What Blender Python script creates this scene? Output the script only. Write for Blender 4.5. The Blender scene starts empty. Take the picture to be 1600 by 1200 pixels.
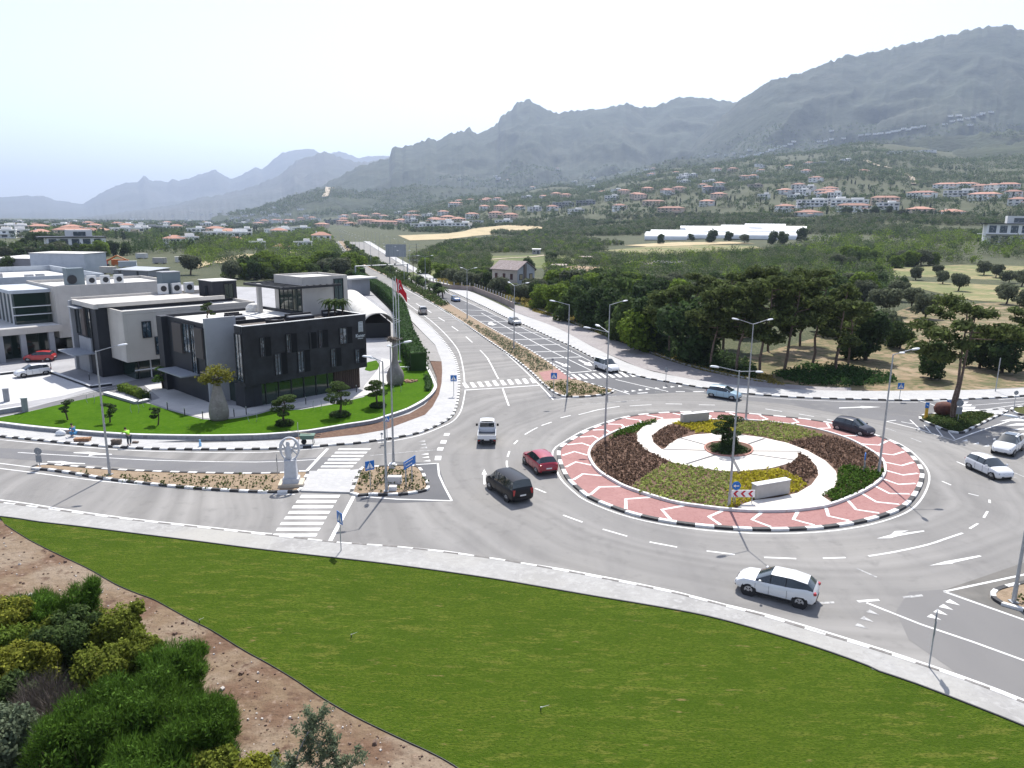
import bpy, bmesh, math, random
import numpy as np
from mathutils import Vector, Matrix
from mathutils.geometry import tessellate_polygon
random.seed(7); rng=np.random.default_rng(7)
SC=bpy.context.scene; COL=SC.collection
R=math.radians
# ---------------- camera ----------------
F=1150.; P=math.atan(256/1150); RO=R(.5); H=20.8
cp,sp,cr,sr=math.cos(P),math.sin(P),math.cos(RO),math.sin(RO)
cd=bpy.data.cameras.new('camera'); cam=bpy.data.objects.new('camera',cd); COL.objects.link(cam)
U=Vector((0,sp,cp)); Fw=Vector((0,cp,-sp)); Xx=Vector((1,0,0))
rt=Xx*cr+U*sr; up=U*cr-Xx*sr
cam.matrix_world=Matrix(((rt.x,up.x,-Fw.x,0),(rt.y,up.y,-Fw.y,0),(rt.z,up.z,-Fw.z,H),(0,0,0,1)))
cd.sensor_width=36; cd.lens=F/1600*36; cd.clip_start=.5; cd.clip_end=60000
SC.camera=cam
# ---------------- world, sun, exposure ----------------
SUN_EL=R(56); SUN_AZ=R(6)
w=bpy.data.worlds.new('World'); SC.world=w; w.use_nodes=True
nt=w.node_tree; bg=nt.nodes['Background']; sky=nt.nodes.new('ShaderNodeTexSky')
sky.sky_type='NISHITA'; sky.sun_disc=False; sky.sun_elevation=SUN_EL; sky.sun_rotation=SUN_AZ
sky.air_density=1.0; sky.dust_density=1.0; sky.ozone_density=1.8; sky.altitude=50
hs=nt.nodes.new('ShaderNodeHueSaturation'); hs.inputs['Saturation'].default_value=.66; hs.inputs['Value'].default_value=.95; hs.inputs['Hue'].default_value=.51; nt.links.new(sky.outputs[0],hs.inputs['Color'])
nt.links.new(hs.outputs[0],bg.inputs[0]); bg.inputs[1].default_value=.15
sl=bpy.data.lights.new('sun','SUN'); sl.energy=4.5; sl.angle=R(.53); sl.color=(1,.955,.89)
so=bpy.data.objects.new('sun',sl); COL.objects.link(so)
sdir=Vector((math.sin(SUN_AZ)*math.cos(SUN_EL),math.cos(SUN_AZ)*math.cos(SUN_EL),math.sin(SUN_EL)))
so.rotation_euler=sdir.to_track_quat('Z','Y').to_euler(); so.location=(0,0,200)
SC.view_settings.view_transform='Standard'; SC.view_settings.look='None'
SC.view_settings.exposure=.64; SC.view_settings.gamma=1
SC.cycles.max_bounces=6; SC.cycles.diffuse_bounces=2; SC.cycles.glossy_bounces=2
SC.cycles.transmission_bounces=2; SC.cycles.transparent_max_bounces=6; SC.cycles.volume_bounces=0
SC.cycles.use_denoising=True
# ---------------- projection helpers ----------------
def ray(px,py):
    x=(px-800)/F; y=(600-py)/F
    a=cr*x-sr*y; b=sr*x+cr*y
    return Vector((a,cp+b*sp,-sp+b*cp))
def g(px,py,z=0.):
    d=ray(px,py); t=(z-H)/d.z
    return Vector((d.x*t,d.y*t,z))
def pix(v):
    a=v[0];f=v[1]*cp-(v[2]-H)*sp; u=v[1]*sp+(v[2]-H)*cp
    x=a/f;y=u/f
    return 800+F*(cr*x+sr*y), 600-F*(-sr*x+cr*y)
def wallhit(px,py,A,B):   # ray against the vertical plane through A,B -> (metres along AB, z)
    d=ray(px,py); u=(B-A).copy(); u.z=0; L=u.length; u/=L; n=Vector((-u.y,u.x,0))
    t=n.dot(A)/n.dot(d) if True else 0
    p=Vector((d.x*t,d.y*t,H+d.z*t)); q=p-A
    return q.x*u.x+q.y*u.y, p.z
# ---------------- materials ----------------
MATS={}
def mat(name,col,rough=.85,layers=(),bump=None,metal=0.,coord='Object',spec=.3,coat=0.,rnd=0.,isl=0.,trans=0.,emit=None,brick=None):
    if name in MATS: return MATS[name]
    m=bpy.data.materials.new(name); m.use_nodes=True; t=m.node_tree; N=t.nodes; Lk=t.links
    b=N['Principled BSDF']; b.inputs['Roughness'].default_value=rough; b.inputs['Metallic'].default_value=metal
    b.inputs['Specular IOR Level'].default_value=spec
    if coat: b.inputs['Coat Weight'].default_value=coat; b.inputs['Coat Roughness'].default_value=.04
    c=(*col,1); b.inputs['Base Color'].default_value=c; cur=None
    tc=N.new('ShaderNodeTexCoord') if (layers or bump or brick) else None
    def rgb(cc):
        r=N.new('ShaderNodeRGB'); r.outputs[0].default_value=(*cc,1); return r.outputs[0]
    if layers or rnd or isl or brick: cur=rgb(col)
    if brick:
        sc,bc,bw,bh=brick
        br=N.new('ShaderNodeTexBrick'); br.inputs['Scale'].default_value=sc; br.inputs['Brick Width'].default_value=bw; br.inputs['Row Height'].default_value=bh
        br.inputs['Mortar Size'].default_value=.012; br.inputs['Color1'].default_value=(*col,1)
        br.inputs['Color2'].default_value=(*[min(1,x*1.12) for x in col],1); br.inputs['Mortar'].default_value=(*bc,1)
        Lk.new(tc.outputs[coord],br.inputs['Vector']); cur=br.outputs['Color']
    for (s,cc,lo,hi,*rest) in layers:
        nz=N.new('ShaderNodeTexNoise'); nz.inputs['Scale'].default_value=s; nz.inputs['Detail'].default_value=rest[0] if rest else 4
        nz.inputs['Roughness'].default_value=.6
        src=tc.outputs[coord]
        if len(rest)>1:
            mp=N.new('ShaderNodeMapping'); mp.inputs['Scale'].default_value=rest[1]
            if len(rest)>2: mp.inputs['Rotation'].default_value=(0,0,rest[2])
            Lk.new(src,mp.inputs[0]); src=mp.outputs[0]
        Lk.new(src,nz.inputs['Vector'])
        mr=N.new('ShaderNodeMapRange'); mr.inputs[1].default_value=lo; mr.inputs[2].default_value=hi
        Lk.new(nz.outputs[0],mr.inputs[0])
        mx=N.new('ShaderNodeMix'); mx.data_type='RGBA'; Lk.new(mr.outputs[0],mx.inputs[0]); Lk.new(cur,mx.inputs[6])
        mx.inputs[7].default_value=(*cc,1); cur=mx.outputs[2]
    if rnd or isl:
        def var(src,amt):
            nonlocal cur
            mr=N.new('ShaderNodeMapRange'); mr.inputs[3].default_value=1-amt; mr.inputs[4].default_value=1+amt
            Lk.new(src,mr.inputs[0]); vm=N.new('ShaderNodeVectorMath'); vm.operation='SCALE'
            Lk.new(cur,vm.inputs[0]); Lk.new(mr.outputs[0],vm.inputs['Scale']); cur=vm.outputs[0]
        if rnd: var(N.new('ShaderNodeObjectInfo').outputs['Random'],rnd)
        if isl: var(N.new('ShaderNodeNewGeometry').outputs['Random Per Island'],isl)
    if cur is not None: Lk.new(cur,b.inputs['Base Color'])
    if bump:
        s,st=bump[:2]; nz=N.new('ShaderNodeTexNoise'); nz.inputs['Scale'].default_value=s; nz.inputs['Detail'].default_value=5
        Lk.new(tc.outputs[coord],nz.inputs['Vector']); bp=N.new('ShaderNodeBump'); bp.inputs['Strength'].default_value=st
        bp.inputs['Distance'].default_value=bump[2] if len(bump)>2 else .05
        Lk.new(nz.outputs[0],bp.inputs['Height']); Lk.new(bp.outputs[0],b.inputs['Normal'])
    if trans:
        tr=N.new('ShaderNodeBsdfTranslucent'); mxs=N.new('ShaderNodeMixShader'); mxs.inputs[0].default_value=trans
        if cur is not None: Lk.new(cur,tr.inputs[0])
        else: tr.inputs[0].default_value=c
        Lk.new(b.outputs[0],mxs.inputs[1]); Lk.new(tr.outputs[0],mxs.inputs[2])
        Lk.new(mxs.outputs[0],N['Material Output'].inputs[0])
    MATS[name]=m; return m
# ---------------- object helpers ----------------
def tag(o,label=None,cat=None,group=None,kind=None):
    if label: o['label']=label
    if cat: o['category']=cat
    if group: o['group']=group
    if kind: o['kind']=kind
    return o
def empty(name,loc=(0,0,0),rz=0.,label=None,cat=None,group=None):
    o=bpy.data.objects.new(name,None); COL.objects.link(o); o.location=loc; o.rotation_euler=(0,0,rz)
    return tag(o,label,cat,group)
def link(name,me,parent=None,loc=None,rz=None):
    o=bpy.data.objects.new(name,me); COL.objects.link(o)
    if parent is not None: o.parent=parent
    if loc is not None: o.location=loc
    if rz is not None: o.rotation_euler=(0,0,rz)
    return o
def copy_tree(o,parent=None,depth=0):
    c=o.copy(); COL.objects.link(c); c.parent=parent
    for ch in kids(o): copy_tree(ch,c,depth+1)
    return c
KC={}
def kids(o):
    if o.name not in KC: KC[o.name]=list(o.children)
    return KC[o.name]
class MB:
    def __init__(s): s.v=[]; s.f=[]; s.m=[]
    def add(s,vs,fs,mi=0):
        o=len(s.v); s.v+= [tuple(p) for p in vs]; s.f+=[tuple(i+o for i in f) for f in fs]; s.m+=[mi]*len(fs); return s
    def box(s,c,d,rz=0.,mi=0,taper=1.,rx=0.,ry=0.):
        x,y,z=d[0]/2,d[1]/2,d[2]/2; M=Matrix.Translation(c)@Matrix.Rotation(rz,4,'Z')@Matrix.Rotation(rx,4,'X')@Matrix.Rotation(ry,4,'Y')
        vs=[M@Vector((sx*x*(taper if sz>0 else 1),sy*y*(taper if sz>0 else 1),sz*z)) for sz in(-1,1) for sy in(-1,1) for sx in(-1,1)]
        return s.add(vs,[(0,2,3,1),(4,5,7,6),(0,1,5,4),(2,6,7,3),(0,4,6,2),(1,3,7,5)],mi)
    def tube(s,a,b,r0,r1=None,n=8,mi=0,cap=True):
        a=Vector(a);b=Vector(b); r1=r0 if r1 is None else r1; d=(b-a)
        if d.length<1e-6: return s
        q=d.to_track_quat('Z','Y'); vs=[]
        for p,r in((a,r0),(b,r1)):
            for k in range(n):
                t=2*math.pi*k/n; vs.append(p+q@Vector((math.cos(t)*r,math.sin(t)*r,0)))
        fs=[(k,(k+1)%n,n+(k+1)%n,n+k) for k in range(n)]
        if cap: fs+=[tuple(range(n-1,-1,-1)),tuple(range(n,2*n))]
        return s.add(vs,fs,mi)
    def lathe(s,prof,n=20,c=(0,0,0),mi=0,sx=1,sy=1):
        vs=[];c=Vector(c)
        for r,z in prof:
            for k in range(n):
                t=2*math.pi*k/n; vs.append(c+Vector((math.cos(t)*r*sx,math.sin(t)*r*sy,z)))
        fs=[(i*n+k,i*n+(k+1)%n,(i+1)*n+(k+1)%n,(i+1)*n+k) for i in range(len(prof)-1) for k in range(n)]
        fs+=[tuple(range(n-1,-1,-1)),tuple(range((len(prof)-1)*n,len(prof)*n))]
        return s.add(vs,fs,mi)
    def quad(s,*p,mi=0): return s.add(p,[tuple(range(len(p)))],mi)
    def prism(s,pts,z0,z1,mi=0,top=None):
        n=len(pts); P2=[Vector((p[0],p[1],0)) for p in pts]
        area=sum(P2[i].x*P2[(i+1)%n].y-P2[(i+1)%n].x*P2[i].y for i in range(n))
        if area<0: P2=P2[::-1]
        tri=tessellate_polygon([P2])
        vs=[(p.x,p.y,z0) for p in P2]+[(p.x,p.y,z1) for p in P2]
        s.add(vs,[(i,(i+1)%n,n+(i+1)%n,n+i) for i in range(n)],mi)
        tf=[]
        for t in tri:
            a,b,c=[P2[i] for i in t]
            if (b-a).cross(c-a).z<0: t=(t[0],t[2],t[1])
            tf.append(tuple(n+i for i in t))
        s.add(vs,tf,mi if top is None else top)
        return s
    def mesh(s,name,mats,smooth=False,angle=None):
        me=bpy.data.meshes.new(name); me.from_pydata(s.v,[],s.f)
        for m in (mats if isinstance(mats,(list,tuple)) else [mats]): me.materials.append(m)
        if any(s.m): me.polygons.foreach_set('material_index',s.m)
        if smooth or angle: me.polygons.foreach_set('use_smooth',[True]*len(s.f))
        if angle: me.set_sharp_from_angle(angle=R(angle))
        me.update(); return me
    def build(s,name,mats,parent=None,smooth=False,angle=None,loc=None,rz=None):
        return link(name,s.mesh(name,mats,smooth,angle),parent,loc,rz)
def sheet_mb(pts,z,mb=None,mi=0):
    P2=[Vector((p[0],p[1],0)) for p in pts]; tri=tessellate_polygon([P2]); fs=[]
    for t in tri:
        a,b,c=[P2[i] for i in t]
        fs.append(tuple(t) if (b-a).cross(c-a).z>0 else (t[0],t[2],t[1]))
    mb=mb or MB(); mb.add([(p.x,p.y,z) for p in P2],fs,mi); return mb
def G(pts,z=0.): return [g(x,y,z) for x,y in pts]
def smooth(pts,n=6,closed=False):   # Catmull-Rom through the points
    out=[];N_=len(pts)
    for i in range(N_ if closed else N_-1):
        p=[pts[(i+k)%N_] if closed else pts[min(max(i+k,0),N_-1)] for k in(-1,0,1,2)]
        for j in range(n):
            t=j/n
            out.append(.5*((2*p[1])+(p[2]-p[0])*t+(2*p[0]-5*p[1]+4*p[2]-p[3])*t*t+(3*p[1]-p[0]-3*p[2]+p[3])*t**3))
    if not closed: out.append(pts[-1].copy())
    return out
def ribbon(mb,pts,wd,z,mi=0,closed=False,off=0.):
    n=len(pts); vs=[]
    for i in range(n):
        a=pts[(i-1)%n] if closed or i>0 else pts[i]; b=pts[(i+1)%n] if closed or i<n-1 else pts[i]
        d=Vector((b[0]-a[0],b[1]-a[1],0)).normalized(); nn=Vector((-d.y,d.x,0)); p=Vector((pts[i][0],pts[i][1],z))
        vs+= [p+nn*(off+wd/2),p+nn*(off-wd/2)]
    k=n if closed else n-1
    mb.add(vs,[(2*i,2*i+1,2*((i+1)%n)+1,2*((i+1)%n)) for i in range(k)],mi)
def resample(pts,step,closed=False):
    P_=list(pts)+([pts[0]] if closed else []); out=[P_[0].copy()]; acc=0.
    for a,b in zip(P_,P_[1:]):
        L=(b-a).length
        if L<1e-9: continue
        t=step-acc
        while t<=L: out.append(a+(b-a)*(t/L)); t+=step
        acc=(acc+L)%step if L>=step-acc else acc+L
    return out
def kerb(name,pts,seg,label=None,h=.15,wd=.3,z0=-.05,closed=False,side=0.,mats=None):
    P_=resample(pts,seg/2,closed); mb=MB(); n=len(P_)
    nn=[]
    for i in range(n):
        a=P_[(i-1)%n] if closed or i>0 else P_[i]; b=P_[(i+1)%n] if closed or i<n-1 else P_[i]
        d=Vector((b.x-a.x,b.y-a.y,0)).normalized(); nn.append(Vector((-d.y,d.x,0)))
    for i in range(n if closed else n-1):
        j=(i+1)%n; a,b=P_[i],P_[j]; q=[a+nn[i]*(side+wd/2),a+nn[i]*(side-wd/2),b+nn[j]*(side-wd/2),b+nn[j]*(side+wd/2)]
        vs=[(p.x,p.y,z0) for p in q]+[(p.x,p.y,h) for p in q]
        mb.add(vs,[(4,5,6,7),(1,2,6,5),(3,0,4,7),(0,1,5,4),(2,3,7,6)],(i//2)%2)
    o=mb.build(name,mats or [M_white,M_black]); tag(o,label,kind='structure'); return o
def slab(name,pts,z,m,z0=-.3,label=None,kind='structure'):
    mb=MB(); mb.prism(pts,z0,z); return tag(mb.build(name,m),label,kind=kind)
def sheet(name,pts,z,m,kind='structure',label=None):
    return tag(sheet_mb(pts,z).build(name,m),label,kind=kind)
# vector noise
def _h(i,j,s): 
    n=(i*374761393+j*668265263+s*1442695041)&0xffffffff; n=((n^(n>>13))*1274126177)&0xffffffff; return ((n^(n>>16))&0xffff)/65535.
def vnoise(x,y,s=0):
    xi=np.floor(x).astype(np.int64); yi=np.floor(y).astype(np.int64); fx=x-xi; fy=y-yi
    fx=fx*fx*(3-2*fx); fy=fy*fy*(3-2*fy)
    a=_h(xi,yi,s);b=_h(xi+1,yi,s);c=_h(xi,yi+1,s);d=_h(xi+1,yi+1,s)
    return (a*(1-fx)+b*fx)*(1-fy)+(c*(1-fx)+d*fx)*fy
def fbm(x,y,o=5,s=0):
    t=0;a=.5;tot=0
    for k in range(o): t=t+a*vnoise(x*2**k,y*2**k,s+k); tot+=a; a*=.5
    return t/tot
# base materials
M_white=mat('white_paint',(.72,.72,.70),.6,[(1.2,(.5,.49,.47),.5,.75),(14,(.6,.59,.57),.45,.7)])
M_black=mat('black_paint',(.035,.035,.037),.6,[(3,(.09,.085,.08),.5,.8)])
M_line=mat('road_paint',(.74,.74,.72),.6,[(2.2,(.42,.42,.41),.52,.74,6),(.35,(.5,.5,.49),.45,.75)])
M_worn=mat('worn_road_paint',(.46,.46,.45),.7,[(4,(.24,.24,.24),.42,.6,6)])
M_glass=mat('window_glass',(.02,.03,.035),.06,spec=.8,coat=.5)
M_glassblue=mat('blue_glass_painted_reflections',(.05,.085,.11),.08,spec=.8,layers=[(.9,(.28,.31,.34),.55,.62,2),(3,(.02,.03,.04),.5,.6,2)])  # pale noise patches paint bright reflections into the pane colour
M_galv=mat('galvanised_steel',(.42,.44,.46),.45,metal=.5,layers=[(5,(.33,.35,.37),.4,.7)])
M_dark=mat('dark_metal',(.03,.032,.036),.5)
M_lampwhite=mat('lamp_housing',(.75,.77,.79),.4)
M_wood=mat('bark',(.10,.075,.055),.95,[(8,(.05,.038,.03),.4,.65)],bump=(12,.6))
M_bluesign=mat('blue_sign',(.02,.16,.5),.4)
M_signwhite=mat('sign_white',(.8,.8,.8),.4)
M_signred=mat('sign_red',(.5,.02,.04),.4)
M_conc=mat('concrete',(.42,.41,.39),.85,[(.6,(.34,.33,.31),.4,.7),(6,(.48,.47,.45),.5,.8)])
# ================= terrain =================
def yhor(px): return 344+ (px-800)*.00873
def dirpx(px): # azimuth angle from +Y of image column px at the horizon
    d=ray(px,yhor(px)); return math.atan2(d.x,d.y)
TX=[-900,0,420,600,750,900,1050,1200,1350,1500,1700,2500]
TR=[0,330,500,700,1000,1400,1900,2500,4000,16000]
TY={600:(None,None,None,363,354,345,334),750:(391,375,360,339,322,311),900:(390,373,352,327,308,296),
    1050:(388,371,346,315,290,270),1200:(386,366,339,305,279,257),1350:(384,361,336,301,270,246),1500:(384,361,338,307,284,262),1700:(384,361,338,307,284,262),2500:(384,361,338,307,284,262)}
TA=np.array([dirpx(x) for x in TX]); TZ=np.zeros((len(TX),len(TR)))
for i,x in enumerate(TX):
    if x in TY:
        ys=TY[x]
        if len(ys)==7: ys=ys[1:]
        for j,y in enumerate(ys):
            if y is None: continue
            r=TR[2+j]; TZ[i,2+j]=max(0,H+(yhor(x)-y)/F*r*math.cos(P)**0)
        TZ[i,8]=TZ[i,7]*1.1; TZ[i,9]=TZ[i,7]*1.1
TRa=np.array(TR,float)
def base_h(X,Y):
    th=np.arctan2(X,Y); r=np.hypot(X,Y)
    th=np.clip(th,TA[0],TA[-1]-1e-6); ia=np.clip(np.searchsorted(TA,th,side='right')-1,0,len(TA)-2)
    fa=(th-TA[ia])/(TA[ia+1]-TA[ia]); rr=np.clip(r,0,15999); ir=np.clip(np.searchsorted(TRa,rr,side='right')-1,0,len(TR)-2)
    fr=(rr-TRa[ir])/(TRa[ir+1]-TRa[ir]); fa=fa*fa*(3-2*fa)
    z=(TZ[ia,ir]*(1-fa)+TZ[ia+1,ir]*fa)*(1-fr)+(TZ[ia,ir+1]*(1-fa)+TZ[ia+1,ir+1]*fa)*fr
    amp=np.clip((r-420)/900,0,1)*np.clip(z/25,0,1)
    return z-.06+amp*(fbm(X/130,Y/130,4,3)-.5)*26
LAY={}
def layer(name,ridge,Rr,R0,seed,m,rough=.09,zf=0.,nt_=420,ns=70,jit=1.,label=None):
    xs=[p[0] for p in ridge]; ys=[p[1] for p in ridge]
    a0,a1=dirpx(xs[0]),dirpx(xs[-1]); th=np.linspace(a0,a1,nt_)
    
    # tan(elevation) times horizontal range, range measured along the column direction
    def te(x,y):
        d=ray(x,y); return d.z/math.hypot(d.x,d.y)
    ax=np.array([math.atan2(ray(x,y).x,ray(x,y).y) for x,y in ridge]); tz=np.interp(th,ax,[te(x,y) for x,y in ridge])
    Rj=Rr*(1+.06*(fbm(th*9+seed,th*0,3,seed)-.5)); hz=H+tz*Rj*(1-.3*rough)
    wob=(fbm(th*260,th*0+seed,4,seed+9)-.5)*Rr*.0055*jit
    hz=hz+wob
    s=np.concatenate([np.linspace(0,1,ns-14),1+np.linspace(.03,.7,14)])
    T,S=np.meshgrid(th,s,indexing='ij'); Rg=R0+(Rj[:,None]-R0)*S
    HZ=np.maximum(hz[:,None]-zf,5)
    prof=np.where(S<=1,np.clip(S,0,1)**1.35,np.clip(1-(S-1)*1.3,0,1))
    Xg=np.sin(T)*Rg; Yg=np.cos(T)*Rg
    k=Rr/5000.
    wx=fbm(Xg/900/k,Yg/900/k,3,seed+1)*1.3; wy=fbm(Xg/900/k+9,Yg/900/k,3,seed+5)*1.3
    gul=1-np.abs(2*fbm(Xg/(620*k)+wx,Yg/(1150*k)+wy,5,seed+2)-1)*2.4
    nz=fbm(Xg/(330*k),Yg/(330*k),6,seed+3)-.5
    env=np.clip(S*(1.02-S)*4,0,1)**.7
    Z=zf-15*(S<=0)+HZ*prof+env*HZ*rough*(1.9*(gul-.5)+1.7*nz)-wob[:,None]*(1-np.clip(S,0,1)**14)*(S<=1)
    Z=np.where(S>1,Z+ HZ*.02*nz,Z)
    vs=np.stack([Xg,Yg,Z],-1).reshape(-1,3); n1,n2=len(th),len(s)
    i,j=np.meshgrid(np.arange(n1-1),np.arange(n2-1),indexing='ij'); q=(i*n2+j).ravel()
    fs=np.stack([q,q+n2,q+n2+1,q+1],-1)
    me=np_mesh(name,vs,fs,m,True); LAY[name+str(seed)]=(a0,a1,R0,Rj,Z,n2,s,th)
    return tag(link(name,me),label,kind='structure')
def np_mesh(name,vs,fs,m,smooth=False,mi=None):
    me=bpy.data.meshes.new(name); nv=len(vs); nf=len(fs); k=fs.shape[1]
    me.vertices.add(nv); me.vertices.foreach_set('co',np.asarray(vs,np.float32).ravel())
    me.loops.add(nf*k); me.loops.foreach_set('vertex_index',np.asarray(fs,np.int32).ravel())
    me.polygons.add(nf); me.polygons.foreach_set('loop_start',np.arange(0,nf*k,k,dtype=np.int32))
    me.polygons.foreach_set('loop_total',np.full(nf,k,np.int32))
    if smooth: me.polygons.foreach_set('use_smooth',np.ones(nf,bool))
    for mm in (m if isinstance(m,(list,tuple)) else [m]): me.materials.append(mm)
    if mi is not None: me.polygons.foreach_set('material_index',np.asarray(mi,np.int32))
    me.update(calc_edges=True); return me
def terr(X,Y):
    z=float(base_h(np.array([X]),np.array([Y]))[0]); th=math.atan2(X,Y); r=math.hypot(X,Y)
    for (a0,a1,R0,Rj,Z,n2,s,tt) in LAY.values():
        if a0<th<a1 and r>R0:
            fi=(th-a0)/(a1-a0)*(len(tt)-1); i=min(int(fi),len(tt)-2); S=(r-R0)/(Rj[i]-R0)
            if S<s[-1]:
                zz=np.interp(S,s,Z[i])*(1-fi+i)+np.interp(S,s,Z[i+1])*(fi-i); z=max(z,float(zz))
    return z
def hit(px,py):   # where the line of sight meets the ground
    d=ray(px,py); k=math.hypot(d.x,d.y); r=60.; pr=r
    while r<12000:
        x,y=d.x/k*r,d.y/k*r
        if H+d.z/k*r<terr(x,y):
            lo,hi=pr,r
            for _ in range(12):
                m_=(lo+hi)/2
                if H+d.z/k*m_<terr(d.x/k*m_,d.y/k*m_): hi=m_
                else: lo=m_
            r=(lo+hi)/2; x,y=d.x/k*r,d.y/k*r
            return Vector((x,y,terr(x,y)))
        pr=r; r*=1.012
    return None
# ground sheet
gt=np.concatenate([np.linspace(-math.pi,TA[0]-.02,26),np.linspace(TA[0],TA[-1],360),np.linspace(TA[-1]+.02,math.pi,26)])
gr=np.concatenate([[0.5,40,80,150,220,300],np.geomspace(340,4200,150),np.geomspace(4600,19000,24)])
T_,R_=np.meshgrid(gt,gr,indexing='ij'); Xg=np.sin(T_)*R_; Yg=np.cos(T_)*R_; Zg=base_h(Xg,Yg)
Zg=np.where(np.abs(T_)>abs(TA[0])+.01,-.06,Zg)
n1,n2=T_.shape; i,j=np.meshgrid(np.arange(n1-1),np.arange(n2-1),indexing='ij'); q=(i*n2+j).ravel()
M_ground=mat('scrubland_soil',(.058,.070,.027),.95,[(.012,(.038,.052,.019),.42,.6,5),(.05,(.17,.135,.08),.62,.76,5),(.25,(.032,.047,.016),.42,.62,5),(2.5,(.2,.17,.11),.5,.75,4)],bump=(1.5,.5,.2))
gme=np_mesh('ground',np.stack([Xg,Yg,Zg],-1).reshape(-1,3),np.stack([q,q+n2,q+n2+1,q+1],-1),M_ground,True)
tag(link('ground',gme),kind='structure')
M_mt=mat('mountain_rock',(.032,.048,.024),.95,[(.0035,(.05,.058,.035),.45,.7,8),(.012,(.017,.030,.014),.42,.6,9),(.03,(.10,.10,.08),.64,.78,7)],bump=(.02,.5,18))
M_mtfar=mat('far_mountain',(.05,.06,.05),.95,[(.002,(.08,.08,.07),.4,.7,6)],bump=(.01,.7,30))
M_hill=mat('wooded_hill',(.030,.046,.018),.95,[(.02,(.016,.028,.011),.42,.58,8),(.007,(.045,.06,.022),.5,.68,6),(.06,(.07,.07,.035),.62,.78,5)],bump=(.06,.8,9))
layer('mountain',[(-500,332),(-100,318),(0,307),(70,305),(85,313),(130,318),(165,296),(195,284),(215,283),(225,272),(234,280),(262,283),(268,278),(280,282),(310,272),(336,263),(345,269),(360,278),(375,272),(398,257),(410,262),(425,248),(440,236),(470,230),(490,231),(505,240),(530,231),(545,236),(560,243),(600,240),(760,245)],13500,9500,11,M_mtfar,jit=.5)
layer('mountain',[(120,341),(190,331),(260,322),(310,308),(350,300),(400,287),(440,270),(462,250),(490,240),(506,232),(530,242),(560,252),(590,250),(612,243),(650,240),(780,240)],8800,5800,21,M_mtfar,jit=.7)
layer('mountain',[(340,342),(420,320),(500,290),(560,258),(590,248),(608,243),(612,229),(617,224),(623,225),(628,228),(633,222),(645,222),(660,216),(672,213),(682,217),(700,208),(720,204),(733,198),(745,207),(760,200),(778,190),(782,179),(800,166),(808,155),(828,151),(838,156),(850,164),(862,170),(875,173),(900,172),(930,168),(960,163),(980,158),(1000,161),(1025,162),(1050,150),(1075,148),(1110,150),(1150,157),(1250,158),(1400,190)],5600,3300,31,M_mt,rough=.085,nt_=700,ns=100)
layer('mountain',[(1040,300),(1090,215),(1140,168),(1155,154),(1180,139),(1210,121),(1250,109),(1290,96),(1320,82),(1350,79),(1400,71),(1450,59),(1500,49),(1530,40),(1575,35),(1590,40),(1620,47),(1750,40),(2100,70)],4700,2900,41,M_mt,rough=.055,nt_=600,ns=100)
layer('hill',[(330,340),(400,326),(450,308),(490,297),(520,292),(560,299),(600,296),(650,289),(700,292),(760,294),(820,292),(880,282),(930,275),(1000,262),(1060,262),(1140,290)],3500,2500,51,M_hill,rough=.1,nt_=420,ns=60)
layer('hill',[(930,285),(1000,263),(1040,251),(1100,245),(1180,240),(1240,229),(1300,222),(1370,214),(1440,210),(1520,205),(1600,200),(1800,190),(2300,200)],3150,2350,61,M_hill,rough=.08,nt_=420,ns=60)
layer('hill',[(1290,268),(1340,257),(1380,250),(1430,246),(1480,236),(1530,226),(1600,219),(1800,212),(2200,212)],2500,1500,71,M_hill,rough=.07,zf=40,nt_=300,ns=50)
# fields, tracks draped on the ground
def drape(name,pxs,m,off=.25,n=14,label=None):
    pts=[hit(x,y) for x,y in pxs]; pts=[p for p in pts if p]
    bm=bmesh.new(); vs=[bm.verts.new((p.x,p.y,0)) for p in pts]; bm.faces.new(vs)
    bmesh.ops.triangulate(bm,faces=bm.faces[:])
    for _ in range(5):
        long=[e for e in bm.edges if e.calc_length()>14]
        if not long: break
        bmesh.ops.subdivide_edges(bm,edges=long,cuts=1); bmesh.ops.triangulate(bm,faces=bm.faces[:])
    for v in bm.verts: v.co.z=terr(v.co.x,v.co.y)+off
    bmesh.ops.recalc_face_normals(bm,faces=bm.faces[:])
    if sum(f.normal.z for f in bm.faces)<0: bmesh.ops.reverse_faces(bm,faces=bm.faces[:])
    me=bpy.data.meshes.new(name); bm.to_mesh(me); bm.free(); me.materials.append(m)
    return tag(link(name,me),label,kind='structure')
M_straw=mat('dry_stubble',(.46,.37,.22),.95,[(.08,(.33,.27,.15),.45,.65),(1,(.5,.42,.27),.5,.8)])
M_meadow=mat('dry_meadow',(.15,.165,.06),.95,[(.06,(.30,.24,.13),.42,.6,6),(.4,(.12,.15,.05),.45,.65,5)],bump=(2,.4,.2))
drape('field',[(622,368),(700,365),(742,357),(790,352),(850,355),(846,362),(800,362),(740,369),(700,374),(640,376)],M_straw)
drape('field',[(940,392),(1010,386),(1100,383),(1180,385),(1200,390),(1150,396),(1060,402),(965,402)],M_meadow)
drape('field',[(975,384),(1060,379),(1140,378),(1180,381),(1100,383),(1010,386)],M_straw,.35)
drape('field',[(338,404),(385,397),(432,399),(425,408),(372,413),(335,411)],M_straw,.2); drape('field',[(300,414),(318,408),(332,412),(310,420)],M_straw,.2); drape('field',[(440,395),(470,392),(480,396),(455,400)],M_straw,.2)
drape('field',[(850,420),(900,416),(960,420),(985,428),(900,436),(862,432)],mat('bare_soil',(.33,.23,.15),.95,[(.3,(.24,.18,.11),.4,.7)]))
drape('field',[(1380,420),(1500,414),(1700,418),(1700,480),(1520,470),(1420,448)],M_meadow,.1)
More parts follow.
